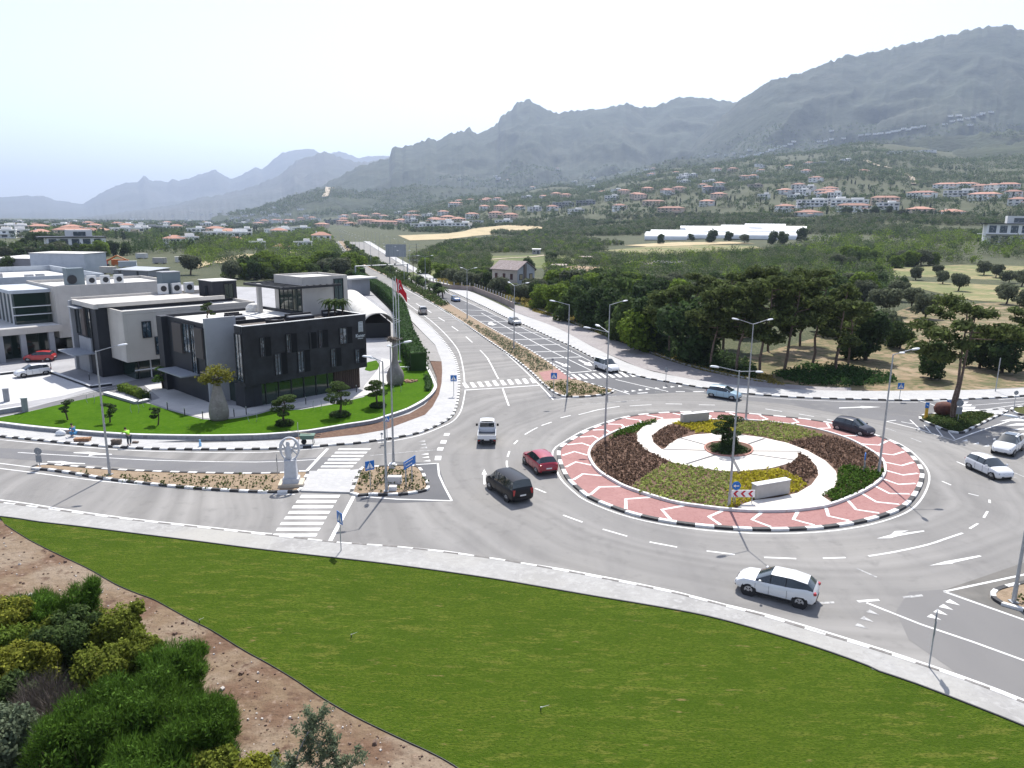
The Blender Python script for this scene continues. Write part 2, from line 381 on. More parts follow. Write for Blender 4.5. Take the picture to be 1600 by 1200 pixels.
drape('field',[(600,430),(700,420),(760,400),(960,396),(1000,404),(900,412),(800,425),(700,440)],mat('green_meadow',(.10,.125,.035),.95,[(.08,(.17,.17,.06),.45,.62,5),(.5,(.06,.085,.025),.45,.7)]),.1)
M_track=mat('dirt_track',(.50,.42,.32),.95,[(.5,(.40,.33,.24),.4,.7)])
def dtrack(pxs,wd,off=.3):
    pts=[hit(x,y) for x,y in pxs]; pts=resample(smooth([p for p in pts if p],4),max(4,wd)); mb=MB(); n=len(pts); vs=[]
    for i_ in range(n):
        a=pts[max(i_-1,0)];b=pts[min(i_+1,n-1)]; d=Vector((b.x-a.x,b.y-a.y,0)).normalized(); nn=Vector((-d.y,d.x,0))
        for s_ in(1,-1):
            p=pts[i_]+nn*s_*wd/2; vs.append((p.x,p.y,terr(p.x,p.y)+off))
    mb.add(vs,[(2*k,2*k+1,2*k+3,2*k+2) for k in range(n-1)]); tag(mb.build('dirt_path',M_track),kind='structure')
dtrack([(745,408),(790,404),(830,402),(860,398)],3.2)
dtrack([(1352,252),(1365,258),(1390,264),(1410,272),(1425,279),(1428,290)],9,2.5)
dtrack([(503,309),(512,300),(520,293)],22,6)
# scrub strip along the lower right / behind the junction: soil verge
M_verge=mat('dry_verge',(.26,.19,.115),.95,[(.2,(.13,.115,.055),.42,.58,6),(.7,(.085,.095,.035),.48,.60,6),(.12,(.33,.25,.17),.55,.72)],bump=(3,.5,.1))
sheet('verge',G([(1090,575),(1160,560),(1300,520),(1420,480),(1600,470),(2100,480),(2100,640),(1600,613),(1440,613),(1290,612),(1160,604)]),-.03,M_verge)
# ================= roads =================
ISL=smooth(G([(874,707),(884,742),(905,765),(930,782),(990,804),(1060,818),(1140,826),(1220,828),(1300,823),(1370,809),(1417,787),(1439,748),(1430,722),(1399,695),(1345,675),(1280,660),(1200,651),(1110,645),(1000,650),(935,668),(893,690)]),6,True)
ICX=sum(p.x for p in resample(ISL,1.,True))/len(resample(ISL,1.,True)); ICY=sum(p.y for p in resample(ISL,1.,True))/len(resample(ISL,1.,True))
def asphalt(name,col,dk,lt):
    m=mat(name,col,.9,[(.07,lt,.45,.7,3),(.35,dk,.5,.78,5,(1,.25,1),.15),(30,tuple(c*1.25 for c in col),.5,.75,2),(.9,tuple(c*.8 for c in col),.55,.8,6)],bump=(60,.25,.01))
    t=m.node_tree; N=t.nodes; b=N['Principled BSDF']; src=b.inputs['Base Color'].links[0].from_socket
    tc=N.new('ShaderNodeTexCoord'); mp=N.new('ShaderNodeMapping'); mp.inputs['Location'].default_value=(-ICX,-ICY,0); t.links.new(tc.outputs['Object'],mp.inputs[0])
    ln=N.new('ShaderNodeVectorMath'); ln.operation='LENGTH'; t.links.new(mp.outputs[0],ln.inputs[0])
    nd=N.new('ShaderNodeTexNoise'); nd.inputs['Scale'].default_value=.05; t.links.new(tc.outputs['Object'],nd.inputs['Vector'])
    ad=N.new('ShaderNodeMath'); ad.operation='MULTIPLY_ADD'; ad.inputs[1].default_value=7; t.links.new(nd.outputs[0],ad.inputs[0]); t.links.new(ln.outputs['Value'],ad.inputs[2])
    cx=N.new('ShaderNodeCombineXYZ'); t.links.new(ad.outputs[0],cx.inputs[0])
    nz=N.new('ShaderNodeTexNoise'); nz.inputs['Scale'].default_value=.55; nz.inputs['Detail'].default_value=4; t.links.new(cx.outputs[0],nz.inputs['Vector'])
    mr=N.new('ShaderNodeMapRange'); mr.inputs[1].default_value=.3; mr.inputs[2].default_value=.7; mr.inputs[3].default_value=.74; mr.inputs[4].default_value=1.20; t.links.new(nz.outputs[0],mr.inputs[0])
    vm=N.new('ShaderNodeVectorMath'); vm.operation='SCALE'; t.links.new(src,vm.inputs[0]); t.links.new(mr.outputs[0],vm.inputs['Scale']); t.links.new(vm.outputs[0],b.inputs['Base Color'])
    return m
M_asp=asphalt('worn_asphalt',(.215,.209,.200),(.17,.166,.161),(.26,.251,.236))
M_aspd=mat('fresh_asphalt',(.10,.102,.108),.85,[(.12,(.125,.125,.13),.45,.7,4),(25,(.13,.13,.135),.5,.75,2)],bump=(60,.3,.01))
M_aspm=mat('older_asphalt',(.155,.155,.16),.88,[(.15,(.125,.125,.13),.4,.7,5),(.6,(.18,.178,.175),.5,.7,5),(28,(.19,.19,.19),.5,.75,2)],bump=(60,.3,.01))
sheet('road',G([(-1500,1010),(-1500,625),(0,650),(200,665),(640,600),(655,560),(650,500),(628,468),(590,441),(560,416),(540,398),(528,384),(521,373),(516,365),(514,360),(511,356.5),(505,353),(509,351.5),(519,354),(530,359),(548,367),(562,376),(582,384),(606,398),(650,422),(700,448),(800,493),(870,523),(930,553),(1000,578),(1100,598),(1300,612),(1440,613),(1700,600),(2300,560),(3200,700),(3200,1500),(1600,1180),(1000,970),(400,900),(0,850)]),0.,M_asp)
PZ=[.0016]
def patch(px,m=M_aspd,z=None):
    PZ[0]+=.0007; return sheet('asphalt_patch',G(px),PZ[0],m)
patch([(700,459),(720,468),(760,486),(800,504),(870,533),(930,563),(1000,584),(1062,600),(1130,611),(1045,614),(985,617),(905,597),(862,573),(800,543),(740,507),(700,476),(676,463),(668,455),(690,452)])
patch([(1060,605),(1160,614),(1290,623),(1430,627),(1520,625),(1700,612),(1700,640),(1600,640),(1510,652),(1440,662),(1395,660),(1330,650),(1230,632),(1130,622)],M_aspm)
patch([(1392,657),(1430,655),(1460,648),(1505,640),(1600,636),(1700,650),(1700,700),(1585,668),(1495,686),(1440,672)],M_aspm,.008)
patch([(612,721),(645,722),(684,724),(704,783),(620,786),(557,784),(555,774),(620,774),(668,768),(660,745),(640,730)],M_aspd)
patch([(858,624),(846,604),(870,614),(880,620),(958,616),(975,608),(984,617),(905,622)],M_aspm)
patch([(1475,922),(1700,845),(1700,1010),(1600,968)],mat('stained_asphalt',(.13,.125,.115),.9,[(.5,(.18,.17,.155),.4,.7)]))
patch([(1475,921),(1600,968),(1760,1030),(1760,1160),(1600,1092),(1500,1055),(1420,1000),(1400,955),(1420,925)],mat('slightly_darker_asphalt',(.18,.176,.172),.9,[(.15,(.15,.148,.147),.4,.7,5,(1,.3,1),.3),(28,(.21,.205,.2),.5,.75,2)],bump=(60,.3,.01)),.003)
patch([(0,716),(90,722),(330,742),(470,742),(520,735),(560,712),(470,716),(330,722),(100,705),(0,700)],M_aspm,.003)
# ---------- pavements ----------
M_pave=mat('pale_paving',(.32,.315,.30),.85,[(.35,(.27,.265,.255),.42,.68,6),(3,(.40,.395,.385),.5,.72),(.08,(.36,.35,.32),.5,.68,4),(12,(.22,.215,.21),.58,.75)],brick=(1.,(.33,.33,.33),.4,.2),bump=(8,.2,.02))
M_pave2=mat('white_paving',(.39,.388,.38),.85,[(.4,(.36,.36,.36),.45,.7),(4,(.48,.48,.475),.5,.75)],brick=(1.,(.40,.40,.41),.6,.3))
M_pavered=mat('red_paving',(.29,.14,.128),.85,[(.5,(.345,.185,.17),.45,.7,5),(5,(.24,.11,.10),.5,.75)],brick=(1.,(.3,.18,.17),.2,.1))
KF=[(-400,748),(-200,766),(0,787.5),(100,801),(200,814),(300,825),(400,836.5),(480,845),(530,850.5),(620,857),(700,866),(780,877),(850,889),(930,904),(1000,918),(1060,931),(1130,949),(1200,967.5),(1280,992),(1340,1010),(1400,1029),(1500,1063),(1600,1102),(1800,1190),(2100,1350)]
LF=[(-400,775),(-200,790),(0,809.5),(60,818),(130,826),(200,835),(300,847.5),(400,860.5),(500,872),(600,883.5),(700,897),(780,909),(850,921),(930,935),(1020,950),(1100,965),(1180,986),(1285,1018.5),(1360,1046),(1362,1049),(1430,1072),(1510,1103),(1600,1139),(1800,1225),(2100,1400)]
kf=smooth(G(KF),5); lf=G(LF)
slab('pavement',kf+lf[::-1],.13,M_pave)
kerb('kerb',kf,1.03,h=.145,wd=.16,side=.0,mats=[M_white,mat('weathered_kerb',(.16,.15,.14),.8,[(3,(.25,.24,.23),.45,.7)])])
mbk=MB(); ribbon(mbk,lf,.10,.15); 
mbk=MB()
L2=resample(smooth(lf,3),.8)
for a,b in zip(L2,L2[1:]):
    d=(b-a).normalized(); nn=Vector((-d.y,d.x,0))*.04; mbk.prism([a+nn,b+nn,b-nn,a-nn],0,.17)
tag(mbk.build('lawn_edging',M_dark),'thin black plastic edging between pale pavement and sloping lawn','edging')
# lawn
LB=[(8,820),(28,833),(55,849),(100,871),(140,890),(180,913),(215,928),(240,937),(262,949),(300,970),(330,985),(380,1016),(420,1038),(460,1062),(510,1095),(560,1123),(620,1152),(680,1180),(720,1204),(760,1240),(820,1300),(2400,2200)]
lb=G(LB,.1)
M_lawn=mat('mown_lawn',(.078,.117,.013),.95,[(.5,(.056,.094,.009),.46,.56,7,(.45,1.6,1),.28),(1.1,(.120,.138,.024),.52,.62,7,(.5,1.8,1),.25),(.13,(.072,.108,.011),.45,.65,3),(9,(.024,.052,.004),.46,.66,6,(.6,1.6,1),.25),(3.2,(.046,.082,.007),.50,.60,7,(.45,1.8,1),.25),(2.1,(.19,.15,.06),.64,.74,8,(.5,1.6,1),.2),(22,(.115,.125,.03),.58,.72,4)],bump=(14,1.,.1),spec=.03)
lawn_pts=[p.copy() for p in lf[2:]]+smooth(lb,5)[::-1]
slab('lawn',lawn_pts,.12,M_lawn,z0=-.2)
MB1=MB(); e=resample(smooth(lb,5),.6)
for a,b in zip(e[:260],e[1:261]):
    d=(b-a).normalized(); nn=Vector((-d.y,d.x,0))*.012; MB1.prism([a+nn,b+nn,b-nn,a-nn],-.1,.145)
tag(MB1.build('lawn_edging',M_dark),'thin dark edging where the sloping lawn meets bare reddish soil','edging')
# bare soil strip
M_soil=mat('bare_reddish_soil',(.178,.126,.078),.95,[(.16,(.225,.175,.125),.45,.55,5),(.22,(.13,.078,.048),.5,.6,7),(1.2,(.09,.052,.034),.56,.68,7),(3,(.27,.2,.15),.58,.75,5),(9,(.08,.05,.035),.55,.75,4)],bump=(2.5,.9,.18))

xs=np.linspace(-60,16,150); ys=np.linspace(14,54,110); Xs,Ys=np.meshgrid(xs,ys,indexing='ij')
# distance below lawn edge -> rough heaps
edge=np.array([(p.x,p.y) for p in resample(lb,1.)][:200]); 
dd=np.min(np.hypot(Xs[...,None]-edge[:,0],Ys[...,None]-edge[:,1]),-1)
ins=Ys> np.interp(Xs,np.sort(edge[:,0]),edge[np.argsort(edge[:,0]),1])
kfx=np.array([(p.x,p.y) for p in lf]); ins=ins|(Ys>np.interp(Xs,kfx[:,0],kfx[:,1]))
Zs=np.where(ins&(dd>1.1),-.2,.095+np.where(ins,0,1)*np.clip((dd-3.2)/4,0,1)*((fbm(Xs/1.6,Ys/1.6,5,8)-.45)*.95)+ (fbm(Xs/6,Ys/6,3,5)-.5)*.25*np.clip(dd/3,0,1)*np.where(ins,0,1)+(fbm(Xs*1.8,Ys*1.8,3,2)-.5)*.12*np.clip(dd/2,0,1)*np.where(ins,0,1))
n1_,n2_=Xs.shape; ii,jj=np.meshgrid(np.arange(n1_-1),np.arange(n2_-1),indexing='ij'); qq=(ii*n2_+jj).ravel()
tag(link('soil',np_mesh('soil',np.stack([Xs,Ys,Zs],-1).reshape(-1,3),np.stack([qq,qq+n2_,qq+n2_+1,qq+1],-1),M_soil,True)),kind='structure')
# top-left pavement
KT=[(-500,636),(-200,660),(0,682.5),(28,685),(76,690),(128,695),(180,699),(240,702),(320,703),(400,702.5),(436,701.5),(480,699.6),(520,696),(560,693),(600,687.3),(621,684),(651,678),(673,670),(692,661),(705,652),(711,642),(714.5,630),(716.5,615),(717.5,600),(717,588),(714,570),(706,552),(690,530),(670,509),(652,494),(640,485),(620,470),(600,455)]
WT=[(-500,612),(-200,638),(0,667),(80,676),(180,684.5),(240,687),(320,688),(400,687),(440,685),(480,681),(540,671),(580,664.5),(602,659),(640,647),(664,633),(678,620),(686,604)]
kt=smooth(G(KT),5); wt=smooth(G(WT),5)
PO=[(691,580),(688,560),(680,540),(660,520),(639,498),(630,486),(612,473),(590,456)]
slab('pavement',kt+G(PO)[::-1]+wt[::-1][:1]+G([(662,634),(575,667),(470,685),(440,690),(320,694),(240,693)])+wt[::-1][50:],.13,M_pave2)
kerb('kerb',kt,.76,h=.16,wd=.28)
# brown planting strip and grey area beside it
M_mulch=mat('brown_mulch',(.12,.07,.05),.95,[(4,(.19,.12,.08),.45,.7,5)],bump=(10,.8,.06))
sheet('soil',G([(440,690),(480,682),(540,672),(600,660),(640,648),(664,634),(678,618),(684,604),(682,590),(672,565),(690,566),(691,580),(690,600),(686,618),(676,637),(664,650),(640,659),(600,674),(560,681),(500,687)],.0),.137,M_mulch)
sheet('path',G([(639,500),(660,521),(680,541),(688,560),(690,566),(672,566),(660,540),(640,515),(632,503)]),.137,mat('grey_setts',(.25,.24,.23),.9,[(.5,(.31,.3,.29),.4,.7)],brick=(1.,(.2,.2,.2),.3,.3)))
# right pavement and service strip
KR=[(552,369),(566,376),(596,394),(626,412),(652,428),(688,448),(720,462),(760,480.5),(796,498.5),(820,508),(860,527),(894,542),(928,560),(956,574),(980,583),(1014,592),(1060,600),(1088,605),(1108,608),(1160,615),(1220,620),(1280,623),(1340,624.5),(1400,626),(1440,626),(1504,624.5),(1559,622),(1600,619),(1760,606),(2200,565)]
UR=[(556,366),(572,374),(600,391),(630,408),(660,424),(700,444),(740,458),(780,476),(806,489),(850,505),(880,518),(904,531),(940,550),(1000,576),(1060,590),(1108,598),(1160,604),(1240,610),(1330,612),(1400,612),(1480,611),(1580,609),(1760,595),(2200,553)]
krp=smooth(G(KR),4)
slab('pavement',krp+smooth(G(UR),3)[::-1],.13,M_pave2,z0=-.2)
kerb('kerb',krp,.95,h=.16,wd=.28)
sheet('service_road',G([(775,470),(790,476),(806,488),(850,504),(880,517),(904,530),(940,549),(1000,575),(1060,589),(1108,597),(1160,603),(1240,609),(1330,611),(1330,606),(1270,604),(1200,598),(1160,592),(1100,580),(1040,562),(960,531),(900,508),(860,494),(820,480)]),.02,mat('purplish_setts',(.27,.25,.25),.9,[(.3,(.33,.31,.30),.4,.7,5),(2,(.22,.20,.20),.5,.7)],brick=(1.,(.22,.2,.2),.3,.3)))
kerb('kerb',smooth(G([(775,467),(820,476),(860,490),(900,505),(960,528),(1040,559),(1100,577),(1160,590),(1200,597)]),4),1.,h=.12,wd=.45,mats=[M_pave2,M_pave2])
# ---------- medians ----------
M_bed=mat('sandy_bed',(.27,.20,.135),.95,[(2,(.21,.155,.10),.45,.65,5),(8,(.34,.27,.19),.5,.7)],bump=(6,.8,.08))
def island(px,seg=.76,z=.12,m=None,sm=3,corner=True):
    pts=G(px); pts=smooth(pts,sm,True) if corner else pts
    slab('median_bed',pts,z,m or M_bed,z0=-.1); kerb('kerb',pts,seg,h=.17,wd=.26,closed=True)
MEDL=[(52,733),(76,735),(112,740),(145,746),(180,751),(240,758),(300,763.5),(360,767.5),(420,770),(460,769.5),(470,766),(476,750),(480,738.5),(440,741),(380,742),(300,740.5),(200,737),(130,732),(75,727.5),(58,729)]
island(MEDL,sm=2)
MED2=[(549,772),(580,773.5),(612,774),(640,772),(665,767),(669,762),(664,748),(657,735),(648,730),(620,729),(590,731),(575,732),(565,734)]
island(MED2,sm=2)
slab('pavement',G([(470,769),(552,771.5),(566,734),(545,737),(484,738)]),.125,M_pave2,z0=-.1)
MEDR_in=[(846,598),(830,582),(800,558),(760,530),(720,502),(684,479),(652,459.5),(620,441),(600,430),(580,421),(560,409),(545,396),(534,384),(527,375),(522,368)]
MEDR_out=[(527,368),(534,375),(545,385),(558,396),(580,409),(596,418),(620,431),(636,441),(668,456),(692,469),(732,493),(780,521),(820,543),(862,570),(892,592)]
MEDN=[(852,603),(862,611),(872,617),(888,621),(920,620),(950,616),(958,612),(955,609),(940,606),(905,595)]
mr=G(MEDR_in)[::-1]+G(MEDN)+G(MEDR_out)[::-1]
mri=smooth(G(MEDR_in),4); mro=smooth(G(MEDR_out),4)
slab('median_bed',G(MEDR_in)[::-1]+G(MEDN)+G(MEDR_out)[::-1],.12,M_bed,z0=-.1)
kerb('kerb',smooth(G(MEDR_in)[::-1]+G(MEDN)+G(MEDR_out)[::-1],3),.76,h=.17,wd=.26)
sheet('paved_crossing',G([(842,583),(872,578),(892,591),(905,594),(880,594),(850,596)]),.131,M_pavered)
MED3=[(1438,656),(1442,650),(1470,647),(1500,645),(1540,643),(1570,640.5),(1572,644),(1555,652),(1530,664),(1510,674),(1500,677.5),(1480,674),(1455,664)]
M_cover=mat('green_ground_cover',(.07,.09,.02),.95,[(5,(.12,.09,.02),.45,.65,5),(9,(.04,.06,.015),.5,.7)],bump=(14,1,.15))
island(MED3,.9,m=M_cover,sm=2)
slab('pavement',G([(1530,643),(1552,641),(1572,640),(1572,645),(1556,650)]),.135,M_pave2,z0=-.1)
MED4=[(1552,935),(1555,925),(1590,915),(1700,895),(1800,880),(1800,1030),(1700,990),(1600,955),(1565,945)]
island(MED4,1.0,sm=2)
MED5=[(1580,641),(1600,636),(1700,628),(1700,640),(1640,646),(1600,650)]
island(MED5,.9,m=M_cover,sm=2)
# ---------- roundabout island ----------
bedz=.32
slab('roundabout_apron',ISL,.13,M_pavered,z0=-.1)
kerb('kerb',ISL,1.27,h=.17,wd=.34,closed=True,side=-.05)
INN=smooth(G([(920,710),(924,722),(935,736),(958,751),(985,764),(1050,784),(1100,792),(1140,796.5),(1180,798.5),(1230,798),(1270,794),(1300,788),(1340,772),(1367,757),(1380,744),(1383,730),(1376,716),(1358,703),(1325,686),(1280,672),(1230,663),(1170,657),(1120,656),(1060,658),(1010,662),(968,672),(938,687),(925,698)],.2),5,True)
slab('planting_bed_soil',INN,.24,M_mulch,z0=0)
kerb('kerb',INN,1.,h=.34,wd=.22,closed=True,mats=[M_white,M_white])
# chevrons on the apron: white Vs pointing along the traffic, clockwise
mb=MB(); ir=resample(INN,.25,True); orr=resample(ISL,.25,True); NV=31
C0=Vector((ICX,ICY,0))
def radial(pts,ang):
    best=min(pts,key=lambda p:abs((math.atan2(p.y-ICY,p.x-ICX)-ang+math.pi)%(2*math.pi)-math.pi)); return best
for k in range(NV):
    a=2*math.pi*k/NV+.09
    pi_=radial(ir,a+.02); po=radial(orr,a+.02); pm=(radial(ir,a-.045)+radial(orr,a-.045))/2
    din=(pi_-C0).normalized()*.12
    pts=[pi_+din,pm,po-din*2.2]
    ribbon(mb,pts,.26,.136)
tag(mb.build('road_markings',M_white),kind='structure')
# cream paving: swirl path and central disc
M_cream=mat('cream_paving',(.66,.62,.56),.8,[(.4,(.60,.555,.49),.4,.7,4),(6,(.7,.67,.62),.5,.75)])
PATH=[(1023,655),(1072,654),(1070,657),(1045,662),(1028,670),(1020,678),(1021,688),(1030,697),(1042,706),(1060,680),(1072,680),(1100,677),(1140,677),(1180,679),(1220,687),(1262,702),(1290,718),(1308,738),(1308,752),(1298,763),(1288,772),(1302,788),(1270,794),(1230,798),(1180,798),(1148,796),(1150,785),(1200,779),(1245,770),(1270,757),(1279,742),(1277,730),(1262,716),(1246,707),(1246,715),(1230,724),(1200,733),(1160,737),(1120,734),(1080,728),(1040,716),(1010,702),(996,688),(997,675),(1008,664)]
PATH=[(1030,655),(1068,653.5),(1068,656.5),(1046,663),(1030,671),(1018,681),(1021,691),(1034,702),(1040,700),(1045,694),(1060,685),(1085,679),(1120,676.5),(1150,678),(1190,683),(1230,692),(1262,704),(1290,720),(1306,736),(1309,748),(1303,762),(1285,775),(1303,787),(1270,793),(1230,797),(1180,797.5),(1150,796),(1156,789),(1180,781),(1216,777),(1246,770),(1268,757),(1279,742),(1276,728),(1262,714),(1246,706),(1247,713),(1235,723),(1205,731),(1165,735.5),(1130,736),(1090,730),(1053,723),(1032,714),(1008,702),(996,689),(995,677),(1005,666)]
slab('garden_path',G(PATH,.3),.3,M_cream,z0=.1)
mb=MB(); hub=g(1138,704.5,.3)
for px_,py_ in[(1062,684),(1036,702),(1072,725),(1156,738),(1242,719),(1252,705),(1195,685)]:
    q=g(px_,py_,.3); d_=(q-hub); ribbon(mb,[hub+d_*.3,q],.26,.306)
tag(mb.build('path_joint',mat('grey_joint',(.13,.13,.135),.9)),kind='structure')
HUB=smooth(G([(1101,699.5),(1110,708),(1135,713),(1165,711.5),(1176,704),(1170,696),(1150,691),(1125,690),(1108,693)],.3),4,True)
slab('planting_bed_soil',HUB,.36,M_mulch,z0=.1)
kerb('kerb',HUB,1.,h=.4,wd=.14,closed=True,mats=[mat('brick_edging',(.42,.22,.18),.9)]*2)
# ---------- markings ----------
mk=MB(); wn=MB()
def line(px,wd=.14,z=.009,sm=0,mb_=None):
    p=G(px); p=smooth(p,sm) if sm else p; ribbon(mb_ or mk,p,wd,z)
def poly(px,z=.012,mb_=None): sheet_mb(G(px),z,mb_ or mk)
def off(px,dx,dy): return [(x+dx,y+dy) for x,y in px]
# island ring line
ribbon(mk,[p+(p-C0).normalized()*.62 for p in resample(ISL,1.,True)],.14,.009,closed=True)
# foreground edge line
line([(-400,742),(-200,760),(0,781),(100,796),(200,810),(300,821),(400,832),(425,834)],.16,sm=3)
line([(505,846),(600,852.5),(700,862),(780,875),(850,885),(930,899),(1000,913),(1060,926),(1130,944),(1200,961),(1280,984.5),(1340,1003),(1400,1022),(1500,1056),(1600,1094),(1800,1180)],.16,sm=3)
# top-left edge lines
line([(-400,648),(0,687),(60,692.5),(120,697.5),(200,703.5),(320,707),(420,706.5),(505,700)],.14,sm=3)
line([(590,692),(619,688),(656,680),(690,667),(709,657),(720,642),(725,622),(727,609)],.14,sm=4)
line([(726,600),(724,578),(718,552),(708,536),(692,518),(672,500),(650,484),(628,468),(600,448),(575,432)],.16,sm=3)
# left approach lanes
line([(28,707),(120,712.5),(240,719),(400,722),(493,718)],.12,sm=3)
line([(-300,690),(0,724),(48,730)],.14); line([(-300,700),(0,732),(100,745),(200,756),(320,765),(420,771.5),(461,772.5)],.14,sm=2)
line([(58,728),(120,731),(200,736),(320,741),(420,742),(480,738)],.10)
line([(512,701),(478,737)],.28); line([(553,775),(515,847)],.28)
poly([(115,707),(140,706),(158,708.5),(175,709.5),(175,710.5),(150,710.5),(138,713),(140,709.5),(115,708)])
poly([(74,721),(96,720.5),(112,723),(133,724),(133,725),(110,725),(96,727),(96,723.5),(74,722)])
for k in range(7): # upper-left zebra
    y=700.6+k*5.4; x0=530-k*4.9-(k*.5); w_=50
    poly([(x0,y),(x0+w_,y),(x0+w_-2.5,y+2.7),(x0-2.5,y+2.7)])
for k in range(8):
    y=773.5+k*8.1+k*k*.08; x0=471-k*6.2; w_=61+k*1.1
    poly([(x0,y),(x0+w_,y),(x0+w_-3,y+4.3),(x0-3,y+4.3)])
line([(555,775),(620,780),(706,782.5)],.16); line([(706,782.5),(694,760),(686,742),(684,724)],.16); line([(684,724),(650,726)],.16)
line([(578,712),(640,706),(680,703)],.12,mb_=wn)
for k,(x,y) in enumerate([(664,689),(665,694),(667,699),(669,709),(670,714),(672,719.5)]):
    poly([(x-11,y+1.3),(x,y-1),(x+.6,y+1.5)],mb_=mk if k>2 else wn)
for (x,y),(x2,y2) in [((699,677),(697,681)),((694,688),(692,693)),((689,699),(687,704)),((685,712.5),(684,719))]: line([(x,y),(x2,y2)],.55)
# arrow straight
def arrow(px): poly(px)
poly([(755.6,757),(758.4,757),(758.2,741.5),(761,741.5),(756.6,733),(752.5,741.5),(755.4,741.5)])
# crossing north (left carriageway)
for k in range(10):
    x=722+k*11.7; y=598.5-k*.85
    poly([(x,y),(x+5.5,y-.3),(x+11.5,y+7.2),(x+5,y+8)])
line([(727,609.5),(785,606),(843.5,602)],.3)
line([(785,606),(795,634)],.2)
line([(762,560),(769,573),(776,587),(779,592)],.2); line([(750,547),(757,554),(762,560)],.16)
for a,b in [((728,526),(738,535)),((706,510),(716,517)),((685,496),(695,502)),((667,484),(674,488.5)),((650,474),(656,478)),((634,464),(640,467.5)),((620,455),(626,458.5))]: line([a,b],.2,.010)
line([(844,602),(855,614),(864.5,624.7),(882,622.5),(905,621)],.18); line([(843.5,602),(830,589),(806,566),(774,539),(740,516),(720,503),(700,490),(660,466),(620,445)],.16,sm=2)
# right carriageway grid
for a,b in [((726,475),(757,475)),((720,484),(763,485.4)),((736,493),(777,494)),((750,502),(797,502.5)),((766,511.4),(821,511.4)),((782,520.6),(841,519.8)),((798,531),(859,529)),((814,540),(875,538)),((830,550),(894,548.4)),((848,560),(911,557.5)),((888,583),(932,579))]: line([a,b],.32)
line([(752,489),(800,516),(860,548),(926,580)],.16); 
line([(668,459),(700,474),(740,500),(800,537),(862,567),(892,582)],.14,sm=2); line([(690,453),(730,472),(800,505),(870,538),(930,568)],.14,sm=2)
poly([(866.5,565),(868.5,564.5),(883,569.5),(884,567.8),(892,574),(877,571.8),(880,571.2)]); poly([(903,562.5),(905.5,562),(918,567),(921,565.5),(926,572),(912,570),(915,569)])
poly([(764,503.5),(768,503),(772,506),(777,506.5),(770,508.5),(762,506.5)])
for k in range(9):
    x=892+k*10.7; y=585-k*.5
    poly([(x,y),(x+4.6,y-.2),(x+16.5,y+7.3),(x+11,y+7.8)])
line([(962,593),(1000,602),(1043,611.5)],.16); line([(1024,612.6),(1044,611.8)],.3); line([(958,607.5),(984,616)],.16)
for x,y in[(978,612),(989,611),(1000,609.6),(1011,608.3),(1026,607),(1038,605.8),(1050,604.6),(1062,603.6)]: poly([(x-2,y-1.6),(x+5,y),(x-2,y+1)])
for a,b in [((996,614.5),(1012,613.6)),((1024,612.8),(1042,612)),((1056,612),(1070,612)),((1083,612),(1100,612)),((1115,617.5),(1128,617.7))]: line([a,b],.3)
line([(900,625),(930,622),(963,618.5)],.13,mb_=wn); 
# ring lane marks
for a in [[(904,648),(920,644),(936,640),(968,635)],[(984,634.3),(1018,632.3)],[(1040,631),(1066,631.4)],[(1092,632.5),(1117,633)],[(1196,639),(1222,643)],[(1248,647),(1272,651)],[(1292,655),(1310,659)],
    [(820,679),(832,672),(840,668)],[(846,665),(862,659.5)],[(876,653),(892,649)],[(803,694),(809,688)],[(793,714),(796,705)],[(792,720),(792,727),(796,739)],[(880,805),(910,816)],[(942,827),(980,838)],[(1015,847),(1058,855)],[(1104,861),(1148,866.5)],[(1194,871),(1244,873)],[(1286,872.4),(1321,871.3)],
    [(1546,781),(1546.5,786)],[(1543,799),(1537,809)],[(1528,818),(1515,826)],[(1472,752),(1486,758)],[(1495,721.5),(1510,728)],[(1513,771),(1529,775)],[(836,763),(853,770)]]: line(a,.16,sm=2 if len(a)>2 else 0)
line([(1357,869),(1400,862),(1450,851),(1480,841),(1504,833)],.17,sm=3)
line([(910,632),(960,628),(1000,625)],.12,mb_=wn)
for a in [[(1422,684),(1440,691)],[(1380,668),(1400,674)],[(1338,888),(1370,902)],[(1576,735),(1600,745)],[(1572,742),(1590,748)]]: line(a,.14,mb_=wn)
# arrows lower right
poly([(1452,884),(1478,877),(1484,876),(1530,868),(1534,869.5),(1490,879.5),(1488,881),(1476,882)])
poly([(1370,841.5),(1392,835.5),(1398,830),(1420,829),(1404,834),(1443,829),(1445,830.5),(1402,838),(1392,841)])
poly([(1311,637),(1345,635.5),(1345,634.5),(1376,636),(1348,638),(1345,637),(1311,638.2)])
# lower-right approach
line([(1475,924.5),(1600,968.5),(1700,1008)],.18); line([(1475,924.5),(1600,898),(1700,874)],.16)
line([(1354,942),(1440,976),(1520,1003),(1600,1032),(1700,1066)],.16)
poly([(1338,938.5),(1372,936),(1375,939),(1342,941.5)]); poly([(1410,932),(1440,929),(1443,932),(1412,935)],mb_=wn); poly([(1278,941),(1303,940),(1304,943),(1280,944)],mb_=wn)
for i_,(x,y) in enumerate([(1482,938),(1472,945.5),(1463,953.5),(1453,961)]): poly([(x-5,y+3),(x+2,y-1.5),(x+18,y+8)])
for i_,(x,y) in enumerate([(1358,953),(1349,963.5),(1340,974)]): poly([(x-5,y+3.5),(x+1,y-.5),(x+17,y+9)],mb_=wn)
